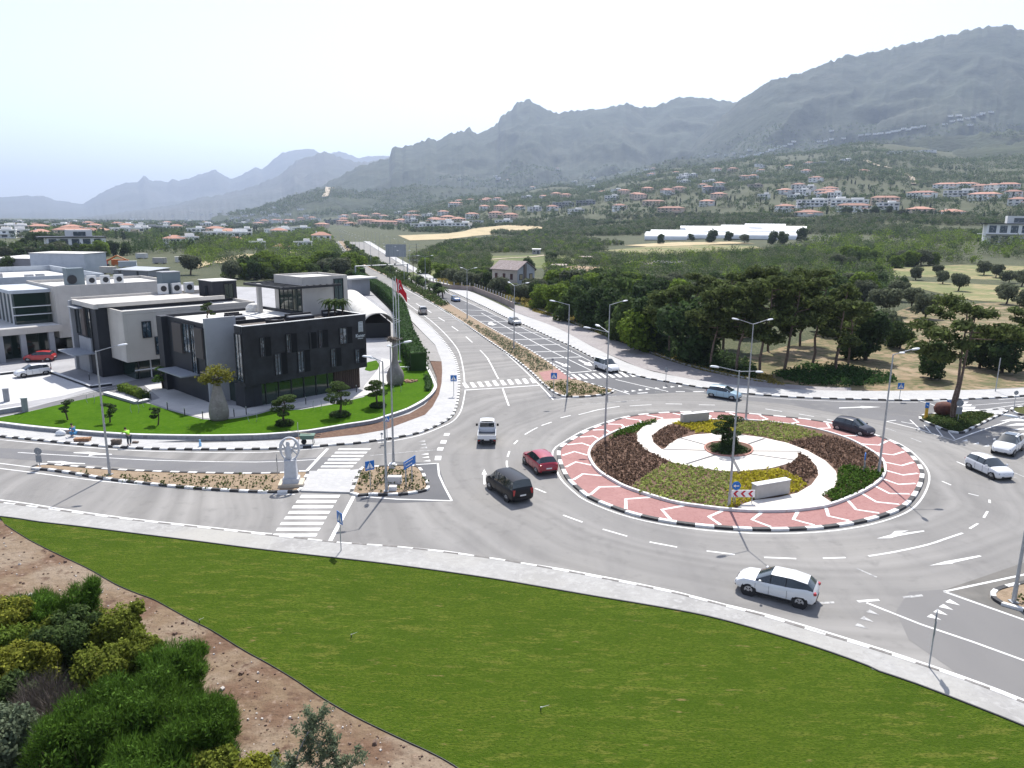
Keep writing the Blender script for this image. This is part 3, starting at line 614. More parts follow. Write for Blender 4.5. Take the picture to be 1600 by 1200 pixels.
# east approach
line([(1435,626),(1455,631.5),(1476,639)],.16)
line([(1385,658.5),(1440,672),(1490,688.3),(1520,677),(1600,650)],.18); line([(1385,658.5),(1400,656.5)],.14)
for a in [[(1408,659),(1430,663)],[(1422,656),(1438,671)],[(1444,664),(1455,677)],[(1463,669),(1473,682)],[(1481,674),(1492,686)]]: line(a,.13)
for k in range(6):
    y=624+k*3.5+k*k*.12; x0=1468+k*7; poly([(x0-10,y+3),(x0-2,y+.2),(x0+40-k*1.5,y+.2),(x0+34,y+3)])
for k in range(4): 
    y=655+k*7; poly([(1562+k*9,y+3),(1580+k*9,y-.5),(1680,y-.5),(1680,y+3)])
for x,y in[(1502,688),(1520,692.5),(1536,696),(1598,690),(1600,716)]: poly([(x,y+1.8),(x+9,y-1.6),(x+10,y+1.8)])
line([(1475,641.5),(1510,643),(1545,639),(1600,631)],.12); line([(1480,636.5),(1600,627)],.0+.1)
line([(1160,618.5),(1220,623),(1280,626),(1340,628),(1435,628.5)],.12,sm=2); line([(1560,624.5),(1600,621.5),(1760,609)],.12)
tag(mk.build('road_markings',M_line),kind='structure'); tag(wn.build('road_markings',M_worn),kind='structure')
# ================= compound (raised garden by the hotel) =================
CZ=.45
M_stone=mat('grey_wall_stone',(.30,.31,.33),.8,[(3,(.24,.245,.26),.4,.7)],brick=(1.,(.22,.22,.23),.9,.3))
M_cap=mat('white_coping',(.70,.70,.69),.6,[(1.5,(.6,.6,.59),.45,.75)])
WC=[(-500,600),(-200,632),(0,659.5),(80,668.5),(180,676.5),(240,678.9),(320,679.9),(380,679),(420,677.5),(480,672.5),(540,662.5),(580,656.5),(600,650.5),(637,638),(662,624.5),(675,613),(680,603),(676,592),(668,575),(665,565.6)]
wc=smooth(G(WC,CZ+.05),4)
mb=MB(); mc=MB()
for a,b in zip(wc,wc[1:]):
    d=(b-a).normalized(); nn=Vector((-d.y,d.x,0)); mb.prism([a+nn*.06,b+nn*.06,b-nn*.13,a-nn*.13],-.05,CZ); mc.prism([a+nn*.12,b+nn*.12,b-nn*.2,a-nn*.2],CZ+.002,CZ+.08)
rw=empty('garden_wall',(0,0,0),0,'long low grey retaining wall with white coping curving round the raised garden lawn','wall')
mb.build('wall_face',M_stone,rw); mc.build('coping',M_cap,rw)
M_lawn2=mat('bright_garden_lawn',(.055,.125,.006),.95,[(.5,(.042,.105,.005),.4,.65,5),(3,(.072,.145,.01),.5,.7,5)],bump=(16,.7,.06),spec=.03)
comp=[p.copy() for p in wc]+G([(655,548),(640,520),(620,495),(600,475),(577,453),(300,446),(150,432),(0,415),(-500,420)],CZ)
slab('courtyard_paving',comp,CZ-.02,mat('grey_courtyard_paving',(.33,.33,.34),.85,[(.2,(.27,.27,.28),.4,.7),(2,(.37,.37,.37),.5,.75)],brick=(1.,(.26,.26,.27),.8,.8)),z0=-.05)
sheet('garden_lawn',G([(-500,592),(-200,625),(0,658),(80,667),(180,675.5),(240,678),(320,679),(380,678),(420,676.5),(480,671),(540,661.5),(580,655),(600,649.5),(636,637),(661,623.5),(673,613),(678,603),(674,592),(666,575),(655,555),(640,530),(625,520),(612,540),(614,570),(600,600),(575,612),(569,620),(519,632),(470,640),(425,641),(400,648),(372,653),(345,656),(317,655),(290,648),(255,638),(235,631),(205,626),(164,617),(120,626),(45,643),(0,652),(-60,662)],CZ),CZ,M_lawn2)
sheet('driveway',G([(-300,668),(0,645),(45,638),(110,620),(185,600),(225,590),(285,590),(285,600),(250,606),(185,612),(112,628),(45,642),(-60,660),(-300,692)],CZ),CZ-.008,M_aspm)
sheet('car_park',G([(-300,560),(0,584),(60,579),(110,592),(143,606),(100,618),(40,628),(0,634),(-300,650)],CZ),CZ-.004,mat('pale_concrete_slab',(.52,.52,.52),.8,[(.3,(.47,.465,.46),.4,.7),(1.2,(.56,.56,.55),.5,.8)]))
sheet('path',G([(225,602),(285,589),(300,598),(320,622),(340,632),(400,636),(460,630),(520,618),(569,607),(600,600),(598,607),(569,618),(519,630),(470,638),(425,639),(400,646),(372,651),(345,654),(317,653),(290,646),(255,636),(232,628),(250,622)],CZ),CZ+.006,mat('pale_garden_paving',(.50,.49,.47),.8,[(.3,(.44,.43,.41),.4,.7)],brick=(1.,(.4,.39,.38),1.2,.6)))
sheet('path',G([(596,560),(610,562),(612,580),(605,600),(585,612),(570,618),(568,604),(580,590),(590,578)],CZ),CZ+.009,MATS['pale_garden_paving'])
sheet('garden_lawn',G([(574,566),(588,563),(593,570),(590,577),(578,580),(570,578)],CZ),CZ+.012,M_lawn2)
lk=MB(); ribbon(lk,G([(-60,655),(45,636),(165,608),(200,603)],CZ),.1,CZ+.002); tag(lk.build('road_markings',M_line),kind='structure')
# ================= vehicles =================
M_tyre=mat('tyre_rubber',(.018,.018,.02),.8); M_rim=mat('alloy_rim',(.42,.43,.45),.35,metal=.6); M_trim=mat('black_trim',(.02,.02,.022),.6)
M_tail=mat('tail_lamp_red',(.35,.01,.012),.2,coat=.6); M_headl=mat('headlamp',(.22,.24,.26),.15,coat=.8); M_plate=mat('number_plate',(.72,.72,.7),.5); M_platey=mat('yellow_plate',(.75,.5,.06),.5)
def paint(n,c): return mat(n,c,.3,coat=.7 if sum(c)>.2 else .25,spec=.4 if sum(c)>.2 else .15)
SHAPES={
'hatch':dict(L=3.95,W=1.70,st=[(0,.84,.40,.62,.66,.80),(.015,.93,.30,.84,.88,.80),(.04,.97,.24,.98,1.04,.76),(.09,1,.21,.99,1.42,.70),(.33,1,.2,.97,1.52,.72),(.55,1,.2,.95,1.49,.71),(.76,1,.2,.94,1.01,.78),(.89,.97,.2,.86,.91,.72),(.965,.90,.24,.74,.79,.66),(1,.72,.34,.56,.6,.55)],wb=(.17,.82),wr=.31,gl=(2,3,5,6)),
'suv':dict(L=4.38,W=1.80,st=[(0,.84,.45,.72,.76,.8),(.015,.93,.36,.98,1.02,.8),(.05,.97,.3,1.08,1.14,.76),(.12,1,.27,1.12,1.56,.70),(.33,1,.26,1.08,1.68,.72),(.54,1,.26,1.06,1.65,.71),(.735,1,.26,1.06,1.13,.78),(.88,.98,.26,1.0,1.05,.74),(.965,.9,.3,.8,.84,.64),(1,.76,.42,.66,.7,.56)],wb=(.18,.81),wr=.36,gl=(2,3,5,6)),
'coupe_suv':dict(L=4.38,W=1.80,st=[(0,.82,.46,.80,.86,.78),(.02,.92,.38,1.02,1.05,.74),(.035,.97,.3,1.12,1.17,.74),(.11,1,.27,1.16,1.50,.68),(.30,1,.26,1.06,1.61,.71),(.55,1,.26,1.02,1.58,.70),(.735,1,.26,1.0,1.07,.80),(.88,.985,.26,.96,1.01,.76),(.965,.9,.3,.76,.80,.64),(1,.74,.42,.62,.66,.56)],wb=(.18,.81),wr=.36,gl=(2,3,5,6)),
'van':dict(L=4.75,W=1.90,st=[(0,.93,.42,.75,.8,.86),(.008,.97,.34,1.10,1.16,.86),(.02,.98,.26,1.18,1.3,.84),(.05,1,.25,1.16,1.86,.76),(.35,1,.25,1.13,1.92,.78),(.66,1,.25,1.10,1.88,.76),(.83,1,.25,1.06,1.16,.80),(.92,.98,.25,.96,1.04,.74),(.98,.9,.28,.76,.82,.66),(1,.78,.38,.62,.66,.6)],wb=(.20,.81),wr=.34,gl=(2,3,5,6)),
'smallvan':dict(L=4.3,W=1.75,st=[(0,.93,.42,.75,.8,.86),(.008,.97,.34,1.10,1.16,.86),(.02,.98,.26,1.15,1.25,.84),(.05,1,.25,1.12,1.76,.78),(.35,1,.25,1.08,1.82,.78),(.58,1,.25,1.05,1.78,.76),(.76,1,.25,1.02,1.10,.80),(.89,.98,.25,.92,.98,.74),(.97,.9,.28,.76,.82,.66),(1,.78,.38,.62,.66,.6)],wb=(.18,.80),wr=.32,gl=(2,3,5,6)),
}
def section(W,fr,zb,bl,tp,wt):
    w=W/2*fr; t=W/2*wt; hi=tp-bl
    return [(0,zb),(w*.8,zb),(w*.96,zb+.10),(w,(zb+bl)/2),(w*.985,bl-.08),(w*.93,bl),(min(t,w*.9)+ (0 if hi>.2 else .02),tp-(.09 if hi>.2 else .02)),(t*.72,tp-.015 if hi>.2 else tp),(0,tp+.015)]
def wheel(root,x,y,r,rim=M_rim):
    mb=MB(); mb.tube((0,-.11,0),(0,.11,0),r,n=18); t_=mb.build('wheel',M_tyre,root,angle=40,loc=(x,y,r))
    s=1 if y>0 else -1
    m2=MB(); m2.tube((0,.09*s,0),(0,.125*s,0),r*.64,n=18,mi=0)
    for k in range(5):
        a=k*2*math.pi/5; m2.box((math.sin(a+.63)*r*.36,.127*s,math.cos(a+.63)*r*.36),(r*.16,.01,r*.34),mi=1,ry=a+.63)
    m2.build('rim',[rim,M_trim],t_,angle=40)
def car(kind,pm,name='car',label='',group=None,cat='car',x=0,y=0,rz=0,z=0.,black_top=False,glass=None,plate=M_plate,rails=False,sunroof=False):
    S=SHAPES[kind]; L,W=S['L'],S['W']; st=S['st']; gl=glass or M_glass
    root=empty(name,(x,y,z),rz,label,cat,group)
    rows=[]
    for (t_,fr,zb,bl,tp,wt) in st:
        h=section(W,fr,zb,bl,tp,wt); X=-L/2+t_*L
        rows.append([Vector((X,-a,b)) for a,b in h[1:][::-1]][0:0]+[Vector((X,-a,b)) for a,b in h]+[Vector((X,a,b)) for a,b in h[1:-1][::-1]])
    n=len(rows[0]); vs=[p for r_ in rows for p in r_]
    parts={'body':[], 'windscreen':[], 'rear_window':[], 'side_window':[], 'side_window2':[]}; mi=[]
    g0,g1,g2,g3=S['gl']
    for i_ in range(len(rows)-1):
        for k in range(n):
            f=(i_*n+k,(i_+1)*n+k,(i_+1)*n+(k+1)%n,i_*n+(k+1)%n); key='body'
            if k in(6,7,8,9): 
                if i_==g0: key='rear_window'
                if i_==g2: key='windscreen'
            if k==5 and g0<=i_<=g2: key='side_window'
            if k==10 and g0<=i_<=g2: key='side_window2'
            parts[key].append(f)
    parts['body']+= [tuple(range(n)),tuple(range((len(rows)-1)*n,len(rows)*n))[::-1]]
    bm=MB(); bm.add(vs,parts['body'],0)
    # black lower cladding, arches, seams, handles, grille, bumpers
    for s in(-1,1):
        for tw in S['wb']:
            bm.tube((-L/2+tw*L,s*(W/2-.12),S['wr']),(-L/2+tw*L,s*(W/2+.004),S['wr']+.01),S['wr']+.075,n=20,mi=1)
        bm.box((0,s*(W/2-.02),.27 if kind!='hatch' else .23),(L*.5,.05,.08),mi=1)
        for tx in (.34,.56,.73): 
            if tx<.7 or kind!='van': bm.box((-L/2+tx*L,s*(W/2-.004),.62),(.012,.02,.5),mi=1)
        for tx in (.38,.60): bm.box((-L/2+tx*L,s*(W/2-.005),.80),(.16,.03,.03),mi=1 if kind=='van' else 0)
        if rails: bm.tube((-L*.33,s*W*.33,st[4][4]+.01),(L*.03,s*W*.33,st[4][4]+.02),.02,n=6,mi=1)
        # door and roof pillars
        for tx in ((.36,.55) if kind!='van' else (.3,.52,.68)):
            k=np.interp(tx,[q[0] for q in st],[q[4] for q in st]); b_=np.interp(tx,[q[0] for q in st],[q[3] for q in st]); wt_=np.interp(tx,[q[0] for q in st],[q[5] for q in st])
            bm.tube((-L/2+tx*L,s*(W/2*.935),b_),(-L/2+tx*L,s*(W/2*wt_+.01),k-.09),.022,n=4,mi=1)
    bm.box((L/2-.03,0,.36),(.10,W*.52,.13),mi=1); bm.box((L/2-.05,0,.60 if 'suv' not in kind else .68),(.06,W*.38,.08),mi=1)
    bm.box((-L/2+.06,0,.40 if kind=='hatch' else .44),(.14,W*.72,.14),mi=1)
    if sunroof: bm.box((-L/2+.43*L,0,st[4][4]+.008),(.95,.85,.03),mi=2)
    bm.build('body',[pm,M_trim,gl],root,angle=38)
    for k_ in('windscreen','rear_window','side_window','side_window2'):
        if kind in('smallvan',) and k_=='rear_window': pass
        used=sorted({v for f in parts[k_] for v in f}); mp={v:q for q,v in enumerate(used)}
        m=MB(); m.add([vs[v] for v in used],[tuple(mp[v] for v in f) for f in parts[k_]])
        m.build(k_.replace('2',''),gl,root,angle=30)
    for s in(-1,1):
        for tw in S['wb']: wheel(root,-L/2+tw*L,s*(W/2-.115),S['wr'])
        z1=np.interp(.97,[q[0] for q in st],[q[3] for q in st]); m=MB(); m.box((L/2-.19,s*W*.355,z1-.07),(.26,.24,.11),rz=-s*.5,taper=.8); m.build('headlight',M_headl,root,angle=40)
        z2=st[1][3]-.04; m=MB(); m.box((-L/2+.09,s*W*.40,z2-(.1 if kind in('van','smallvan') else 0)),(.2,.2,.14 if kind!='van' else .42),rz=s*.35); m.build('tail_light',M_tail,root)
        m=MB(); zz=st[5][3]; m.box((-L/2+st[6][0]*L-.28,s*(W/2+.10),zz+.07),(.12,.2,.14),taper=.85); m.build('mirror',pm if kind!='van' else M_trim,root,angle=40)
    m=MB(); m.box((L/2+.022,0,.46),(.012,.5,.11)); m.build('number_plate',M_plate,root)
    m=MB(); m.box((-L/2-.015,0,.70 if kind!='hatch' else .62),(.012,.5,.11)); m.build('number_plate',plate,root)
    return root
def cen_side(rp,fp,side,W,shift=0.):
    a,b=g(*rp),g(*fp); d=(b-a).normalized(); rr=Vector((d.y,-d.x,0))   # right of heading
    c=(a+b)/2+(rr if side=='L' else -rr)*W/2+d*shift; return c.x,c.y,math.atan2(d.y,d.x)
def cen_end(c1,c2,L,heading,front=False): # c1,c2 bumper corners on the road
    m=(g(*c1)+g(*c2))/2; d=Vector((math.cos(heading),math.sin(heading),0)); c=m+d*(L/2)*(-1 if front else 1); return c.x,c.y,heading
Pwhite=paint('white_car_paint',(.70,.71,.72)); Pblack=paint('black_car_paint',(.012,.012,.014)); Pred=paint('crimson_car_paint',(.30,.012,.03)); Pgrey=paint('dark_grey_car_paint',(.045,.045,.055)); Pblue=paint('pale_blue_car_paint',(.36,.50,.58)); Pnavy=paint('blue_car_paint',(.09,.17,.36)); Psilver=paint('silver_car_paint',(.45,.46,.47)); Pbeige=paint('beige_car_paint',(.42,.38,.34))
x,y,a=cen_side((1244.5,950),(1170,931),'L',1.8); car('coupe_suv',Pwhite,'crossover_car','glossy white crossover with sloping rear roof leaving the roundabout beside the sloping lawn',x=x,y=y,rz=a,plate=M_plate)
hv=math.atan2(.88,-.47); x,y,a=cen_end((800,791),(834,784),4.75,hv); car('van',Pblack,'van','black passenger van with tinted windows driving behind the red car',cat='van',x=x,y=y,rz=a)
q=g(873,741.5)-g(842,745); hr=math.atan2(q.x,-q.y); x,y,a=cen_end((842,746),(873,742.5),4.3,hr); car('suv',Pred,'car','crimson red crossover circling the roundabout close to its kerb',x=x,y=y,rz=a)
x,y,a=cen_side((1113,621.5),(1141,626),'R',1.66); car('hatch',Pblue,'car','pale blue small hatchback entering the roundabout from the hatched dark road',x=x,y=y,rz=a)
a=math.atan2(-.85,.42); x,y,a=cen_end((952,584),(970,583),4.3,a,True); car('smallvan',Pwhite,'delivery_van','small white delivery van waiting at the zebra crossing of the far road',cat='van',x=x,y=y,rz=a)
x,y,a=cen_side((1307,673),(1344,683),'R',1.7); car('hatch',Pgrey,'car','dark grey hatchback circling the far side of the roundabout',x=x,y=y,rz=a)
x,y,a=cen_side((1512.5,733),(1547.5,749),'R',1.72); car('hatch',Pwhite,'car','white hatchback with black grille rounding the roundabout in front of the white off-roader',x=x,y=y,rz=a)
q=g(1579,715)-g(1594.5,704); a=math.atan2(q.y,q.x); x,y,a=cen_end((1547,710),(1579,716),4.38,a,True); car('suv',Pwhite,'off_roader','white off-roader with panoramic sunroof and roof rails waiting at the give-way line',x=x,y=y,rz=a,rails=True,sunroof=True)
q=(g(30,591,.45)-g(59,587,.45)); a=math.atan2(q.y,q.x); c=(g(30,591,.45)+g(59,587,.45))/2; car('hatch',Pwhite,'parked_car','white hatchback parked alone on the pale concrete car park',x=c.x-math.sin(a)*0+.5*math.sin(-a)*0,y=c.y+.85,rz=a,z=.46)
c=g(56,566,.45); car('hatch',paint('red_car_paint',(.42,.03,.03)),'parked_car','red car half hidden behind the white hatchback near the hotel entrance',x=c.x,y=c.y+1,rz=math.pi+.2,z=.46)
a=math.atan2(1,-.22); x,y,a=cen_end((655,492.5),(669,492),4.3,a); car('smallvan',Pbeige,'minivan','beige van driving away along the near carriageway beyond the flagpoles',cat='van',x=x,y=y,rz=a)
a=math.atan2(-1,.35); c=g(711,472); car('hatch',Pnavy,'car','blue hatchback coming down the far carriageway at the start of the hatched lines',x=c.x,y=c.y+2,rz=a)
c=g(804,508.5); car('hatch',Psilver,'car','silver hatchback on the hatched carriageway beside the striped kerb',x=c.x,y=c.y+1.6,rz=a)
FAR=[(543,388,'van',Pgrey,'dark van heading away far up the near carriageway','U'),(558,389,'hatch',Pgrey,'small dark car heading away beside the dark van','U'),(549,404,'hatch',Psilver,'silver car far up the near carriageway close to the hedge','U'),(565,401,'suv',Pgrey,'dark off-roader far up the near carriageway beside the median','U'),
 (527,367,'hatch',Pwhite,'white car where the far road bends, first of the queue','D'),(533,371,'hatch',Pwhite,'white car second in the distant queue on the far road','U'),(536,376,'hatch',Psilver,'silver car in the distant queue next to the palm median','U'),(524,372,'smallvan',Pwhite,'tiny white van at the distant bend of the road','U'),(604,432-32,'hatch',Pwhite,'white car alone on the distant oncoming carriageway','D')]
for (px_,py_,k,pm,lb_,dr) in FAR:
    c=g(px_,py_); b=g(px_-(8 if py_>380 else 4),py_-6); d=(b-c) if dr=='U' else (c-b); car(k,pm,'car',lb_,group='distant cars on the dual carriageway',x=c.x,y=c.y,rz=math.atan2(d.y,d.x))
# pickup with flat bed
a=math.atan2(1,-.02); x,y,a=cen_end((748,698),(773,698),4.7,a)
pk=empty('pickup_truck',(x,y,0),a,'white single-cab pickup with empty dropside bed driving towards the zebra crossing','pickup')
m=MB(); L,W=4.7,1.72
rows=[(.52,.97,.5,1.0,1.12),(.535,1,.45,1.15,1.82),(.60,1,.4,1.12,1.9),(.74,1,.4,1.08,1.88),(.87,1,.38,1.05,1.15),(.95,.97,.38,.95,1.0),(1,.86,.45,.75,.8)]
vs=[];n=None
for t_,fr,zb,bl,tp in rows:
    h=section(W,fr,zb,bl,tp,.8); X=-L/2+t_*L; r_=[Vector((X,-p,q_)) for p,q_ in h]+[Vector((X,p,q_)) for p,q_ in h[1:-1][::-1]]; n=len(r_); vs+=r_
body=[];win={'windscreen':[],'rear_window':[],'side_window':[],'side_window2':[]}
for i_ in range(len(rows)-1):
    for k in range(n):
        f=(i_*n+k,(i_+1)*n+k,(i_+1)*n+(k+1)%n,i_*n+(k+1)%n)
        if i_==0 and k in(6,7,8,9): win['rear_window'].append(f)
        elif i_==3 and k in(6,7,8,9): win['windscreen'].append(f)
        elif k==5 and i_ in(1,2,3): win['side_window'].append(f)
        elif k==10 and i_ in(1,2,3): win['side_window2'].append(f)
        else: body.append(f)
body+=[tuple(range(n)),tuple(range((len(rows)-1)*n,len(rows)*n))[::-1]]
m.add(vs,body); m.box((-.3,0,.42),(4.2,.9,.16),mi=1); m.build('cab',[Pwhite,M_trim],pk,angle=38)
for k_,fs in win.items():
    used=sorted({v for f in fs for v in f}); mp={v:q for q,v in enumerate(used)}; w_=MB(); w_.add([vs[v] for v in used],[tuple(mp[v] for v in f) for f in fs]); w_.build(k_.replace('2',''),M_glass,pk)
m=MB(); m.box((-1.15,0,.72),(2.4,1.7,.06),mi=1); 
for s in(-1,1): m.box((-1.15,s*.84,.92),(2.4,.05,.36))
m.box((-2.36,0,.92),(.05,1.7,.36)); m.box((.05,0,.98),(.05,1.7,.5)); 
for s in(-1,1): m.box((.06,s*.8,1.35),(.05,.05,.7))
m.box((.06,0,1.68),(.05,1.65,.05)); m.build('cargo_bed',[Pwhite,mat('bed_liner',(.10,.11,.125),.7)],pk)
for s in(-1,1):
    for xx in(-1.35,1.45): wheel(pk,xx,s*.74,.33)
    m=MB(); m.box((.95,s*1.02,1.22),(.08,.2,.24)); m.build('mirror',M_trim,pk); m=MB(); m.box((-2.4,s*.72,.6),(.05,.2,.12)); m.build('tail_light',M_tail,pk)
m=MB(); m.box((-2.4,0,.52),(.06,1.5,.14)); m.build('bumper',M_trim,pk); m=MB(); m.box((-2.395,0,.68),(.03,.5,.1)); m.build('number_plate',M_plate,pk)
# ================= street lamps =================
def lamp(px,py,arms,label,h=10.3,group='tall street lamps around the junction',c=None,z0=0.13,ra=.105):
    c=c or g(px,py); root=empty('street_lamp',(c.x,c.y,z0),0,label,'street lamp',group)
    m=MB(); m.tube((0,0,0),(0,0,h),ra,.05,n=10); m.box((0,0,.03),(.4,.4,.06)); m.tube((0,0,0),(0,0,1.1),.125,.12,n=10); m.build('pole',M_galv,root,angle=40)
    for (ax,ay) in arms:
        d=Vector((ax,ay,0)); L_=d.length; d.normalize(); e=d*(L_-.5)+Vector((0,0,h+.38))
        m=MB(); m.tube((0,0,h-.06),e,.036,.03,n=6); ar=m.build('arm',M_galv,root)
        m=MB(); an=math.atan2(d.y,d.x); p=e+d*.28; m.lathe([(.04,-.06),(.15,-.05),(.17,0),(.13,.07),(.03,.09)],n=12,sx=2.3,sy=1.05)
        R_=Matrix.Translation(p)@Matrix.Rotation(an,4,'Z')@Matrix.Rotation(-.14,4,'Y'); m.v=[tuple(R_@Vector(v)) for v in m.v]; m.build('lamp_head',M_lampwhite,ar,smooth=True)
    return root
def dv(a,b): q=g(*b)-g(*a); return (q.x,q.y)
lamp(172,744,[(2.0,.8)],'single-armed lamp in the planted median opposite the white retaining wall')
lamp(604,770,[(-1.3,-.3)],'lamp at the front kerb of the median bed beside the white box')
lamp(615,729,[(.2,-1.9),(1.6,.5)],'lamp at the rear kerb of the small median bed by the blue direction sign')
lamp(945,684,[(-2.3,0),(-1.,1.7)],'lamp at the brown planted side of the round garden nearest the red car',z0=.2)
lamp(1138.5,796,[dv((1161,842),(1115,848)),dv((1161,842),(1197,868))],'lamp standing beside the red and white chevron board',z0=.2)
lamp(1165,658,[(-1.9,.8),(2.1,.6)],'lamp behind the cloud-pruned tree on the far rim of the round garden',z0=.2)
lamp(1372,746,[dv((1424,797.5),(1465,795)),dv((1424,797.5),(1441,812.5))],'lamp beside the dark green planting at the rim of the round garden',z0=.2)
lamp(886,619,[(-2.2,.3)],'lamp in the tip of the far median bed beside the blue crossing sign',h=11)
lamp(948,608,[(2.2,.9)],'lamp at the outer end of the far median bed opposite the white delivery van',h=10.6)
lamp(1583,944,[(-1.8,.4),(1.5,1.2)],'lamp on the small island at the very right edge',h=10.3)
lamp(803,545,[(2.3,.8),(-1.,1.6)],'lamp in the long median opposite the silver hatchback')
lamp(730,498,[(2,.8),(-1.4,.8)],'lamp in the long median opposite the blue hatchback')
mdl=resample(smooth(G([(665,456),(640,445),(618,433),(590,418),(570,406),(552,393),(538,382),(530,374)]),3),36.)
for k,p in enumerate(mdl[:18]): lamp(0,0,[(2.2,.5),(-2.2,-.3)],'double-armed lamp in the palm-planted median of the distant road',c=p,group='lamps along the distant median',h=10)
mdr=resample(smooth(G([(640,414),(610,396),(585,380),(566,371)]),3),60.)
for k,p in enumerate(mdr[:10]): lamp(0,0,[(-2.2,-.3)],'single-armed lamp on the outer verge of the distant road',c=p,group='lamps along the distant verge',h=10)
# ================= signs =================
def post(root,h,r=.035,x=0,y=0): m=MB(); m.tube((x,y,0),(x,y,h),r,n=8); return m.build('post',M_galv,root)
def face_rz(c): return math.atan2(-c.x,-( -c.y)) # placeholder
def crossing_sign(px,py,h,label,rz=0.,s=.6,z=.13):
    c=g(px,py,z); root=empty('crossing_sign',(c.x,c.y,z),rz,label,'road sign','blue pedestrian crossing signs'); post(root,h)
    m=MB(); m.box((0,0,h-s/2),(s,.03,s)); m.build('sign_panel',M_bluesign,root)
    m=MB(); z_=h-s/2; k=s*.42; m.add([(-k,-.018,z_-k*.8),(k,-.018,z_-k*.8),(0,-.018,z_+k*.9)],[(0,1,2)])
    o=m.build('triangle_mark',M_signwhite,root); m=MB()
    m.box((0,-.022,z_+k*.28),(.07*s/.6,.004,.07*s/.6)); m.box((0,-.022,z_-.02),(.06*s/.6,.004,.2*s/.6)); m.box((-.05,-.022,z_-.16*s/.6),(.05,.004,.16*s/.6),ry=.4); m.box((.05,-.022,z_-.16*s/.6),(.05,.004,.16*s/.6),ry=-.4)
    m.build('walking_figure_mark',M_bluesign,root)
crossing_sign(709,618,2.5,'blue crossing sign on the curved pavement by the white-capped wall',rz=0,s=.75)
crossing_sign(865,615,2.6,'blue crossing sign on the nose of the far median beside the red paving',rz=0,s=.75)
crossing_sign(533,860,2.6,'blue crossing sign on the near pavement above the sloping lawn',rz=-.9,s=.75)
crossing_sign(579,766,2.4,'blue crossing sign in the small planted median bed left of the lamps',rz=.6,s=.75)
crossing_sign(1405,625,2.1,'blue crossing sign on the far pavement in front of the dry verge',rz=0,s=.75)
crossing_sign(1481,647,1.6,'blue crossing sign at the big red boulder pot on the eastern island',rz=.2,s=.7)
crossing_sign(605,687,2.3,'slim blue sign on the pavement behind the two tall lamps',rz=.1,s=.5)
c=g(1446,656); r_=empty('bollard_sign',(c.x,c.y,.13),0,'yellow bollard topped with a small blue keep-left sign on the island corner','bollard')
m=MB(); m.box((0,0,.6),(.3,.2,1.2),taper=.85); m.build('post',mat('yellow_bollard',(.62,.36,.04),.5),r_); m=MB(); m.box((0,0,1.5),(.42,.05,.6)); m.build('sign_panel',M_bluesign,r_)
m=MB(); m.box((0,-.03,1.5),(.28,.006,.07),ry=.7); m.build('arrow_mark',M_signwhite,r_)
# direction sign
A_=g(632,763); B_=g(646.5,757); cc=(A_+B_)/2; an=math.atan2(B_.y-A_.y,B_.x-A_.x)+.25; r_=empty('direction_sign',(cc.x,cc.y,.12),an,'blue two-line direction sign with white lettering on two grey posts','road sign')
for s in(-.5,.5): post(r_,1.75,.05,x=s)
m=MB(); m.box((.08,-.05,1.85),(1.9,.04,.66)); m.build('sign_panel',M_bluesign,r_)
m=MB(); yy=-.075
for row,zc in ((0,2.02),(1,1.72)):
    xx=-.55
    for wd_ in ((.30,.12,.34,.2,.16) if row==0 else (.22,.4,.14,.24)): m.box((xx+wd_/2,yy,zc),(wd_-.05,.004,.09)); xx+=wd_
m.box((-.72,yy,1.86),(.05,.004,.3)); m.add([(-.84,yy-.001,1.98),(-.60,yy-.001,1.98),(-.72,yy-.001,2.12)],[(0,1,2)]); m.build('lettering',M_signwhite,r_)
# chevron board + blue round arrow
c=g(1160,786,.3); 
def chevron_board(c,rz,label):
    r_=empty('chevron_board',(c.x,c.y,.3),rz,label,'road sign'); W_,H_=1.75,.55
    m=MB(); m.box((0,0,.75),(W_,.05,H_)); m.build('board',M_signwhite,r_)
    m=MB()
    for k in range(3):
        x0=-.56+k*.56; t_=.19
        for s in(1,-1): 
            P4=[(x0-.20,-.03,.75),(x0+.02,-.03,.75+s*.24),(x0+.02+t_,-.03,.75+s*.24),(x0-.20+t_,-.03,.75)]; m.quad(*(P4 if s<0 else P4[::-1]))
    m.build('chevron_mark',M_signred,r_)
    for s in(-.7,.7): post(r_,.6,.04,x=s)
    m=MB(); m.tube((-.55,.02,1.36),(-.55,-.02,1.36),.33,n=24); d=m.build('round_sign',M_bluesign,r_); post(r_,1.3,.035,x=-.55,y=.03)
    m=MB(); m.box((-.5,-.03,1.36),(.3,.006,.07)); m.add([(-.8,-.032,1.36),(-.62,-.032,1.24),(-.62,-.032,1.48)],[(0,1,2)]); m.build('arrow_mark',M_signwhite,d); return r_
chevron_board(c,.02,'red and white chevron board with a round blue arrow facing the incoming traffic')
c=g(1349,738,.3); r_=empty('arrow_sign',(c.x,c.y,.3),1.2,'small dark blue round sign with its post in the brown planting','road sign'); post(r_,1.2); m=MB(); m.tube((0,-.03,1.4),(0,.03,1.4),.34,n=20); m.build('round_sign',M_bluesign,r_); m=MB(); m.box((0,-.035,.8),(1.2,.03,.42)); m.build('board',mat('sign_back',(.2,.21,.22),.5),r_)
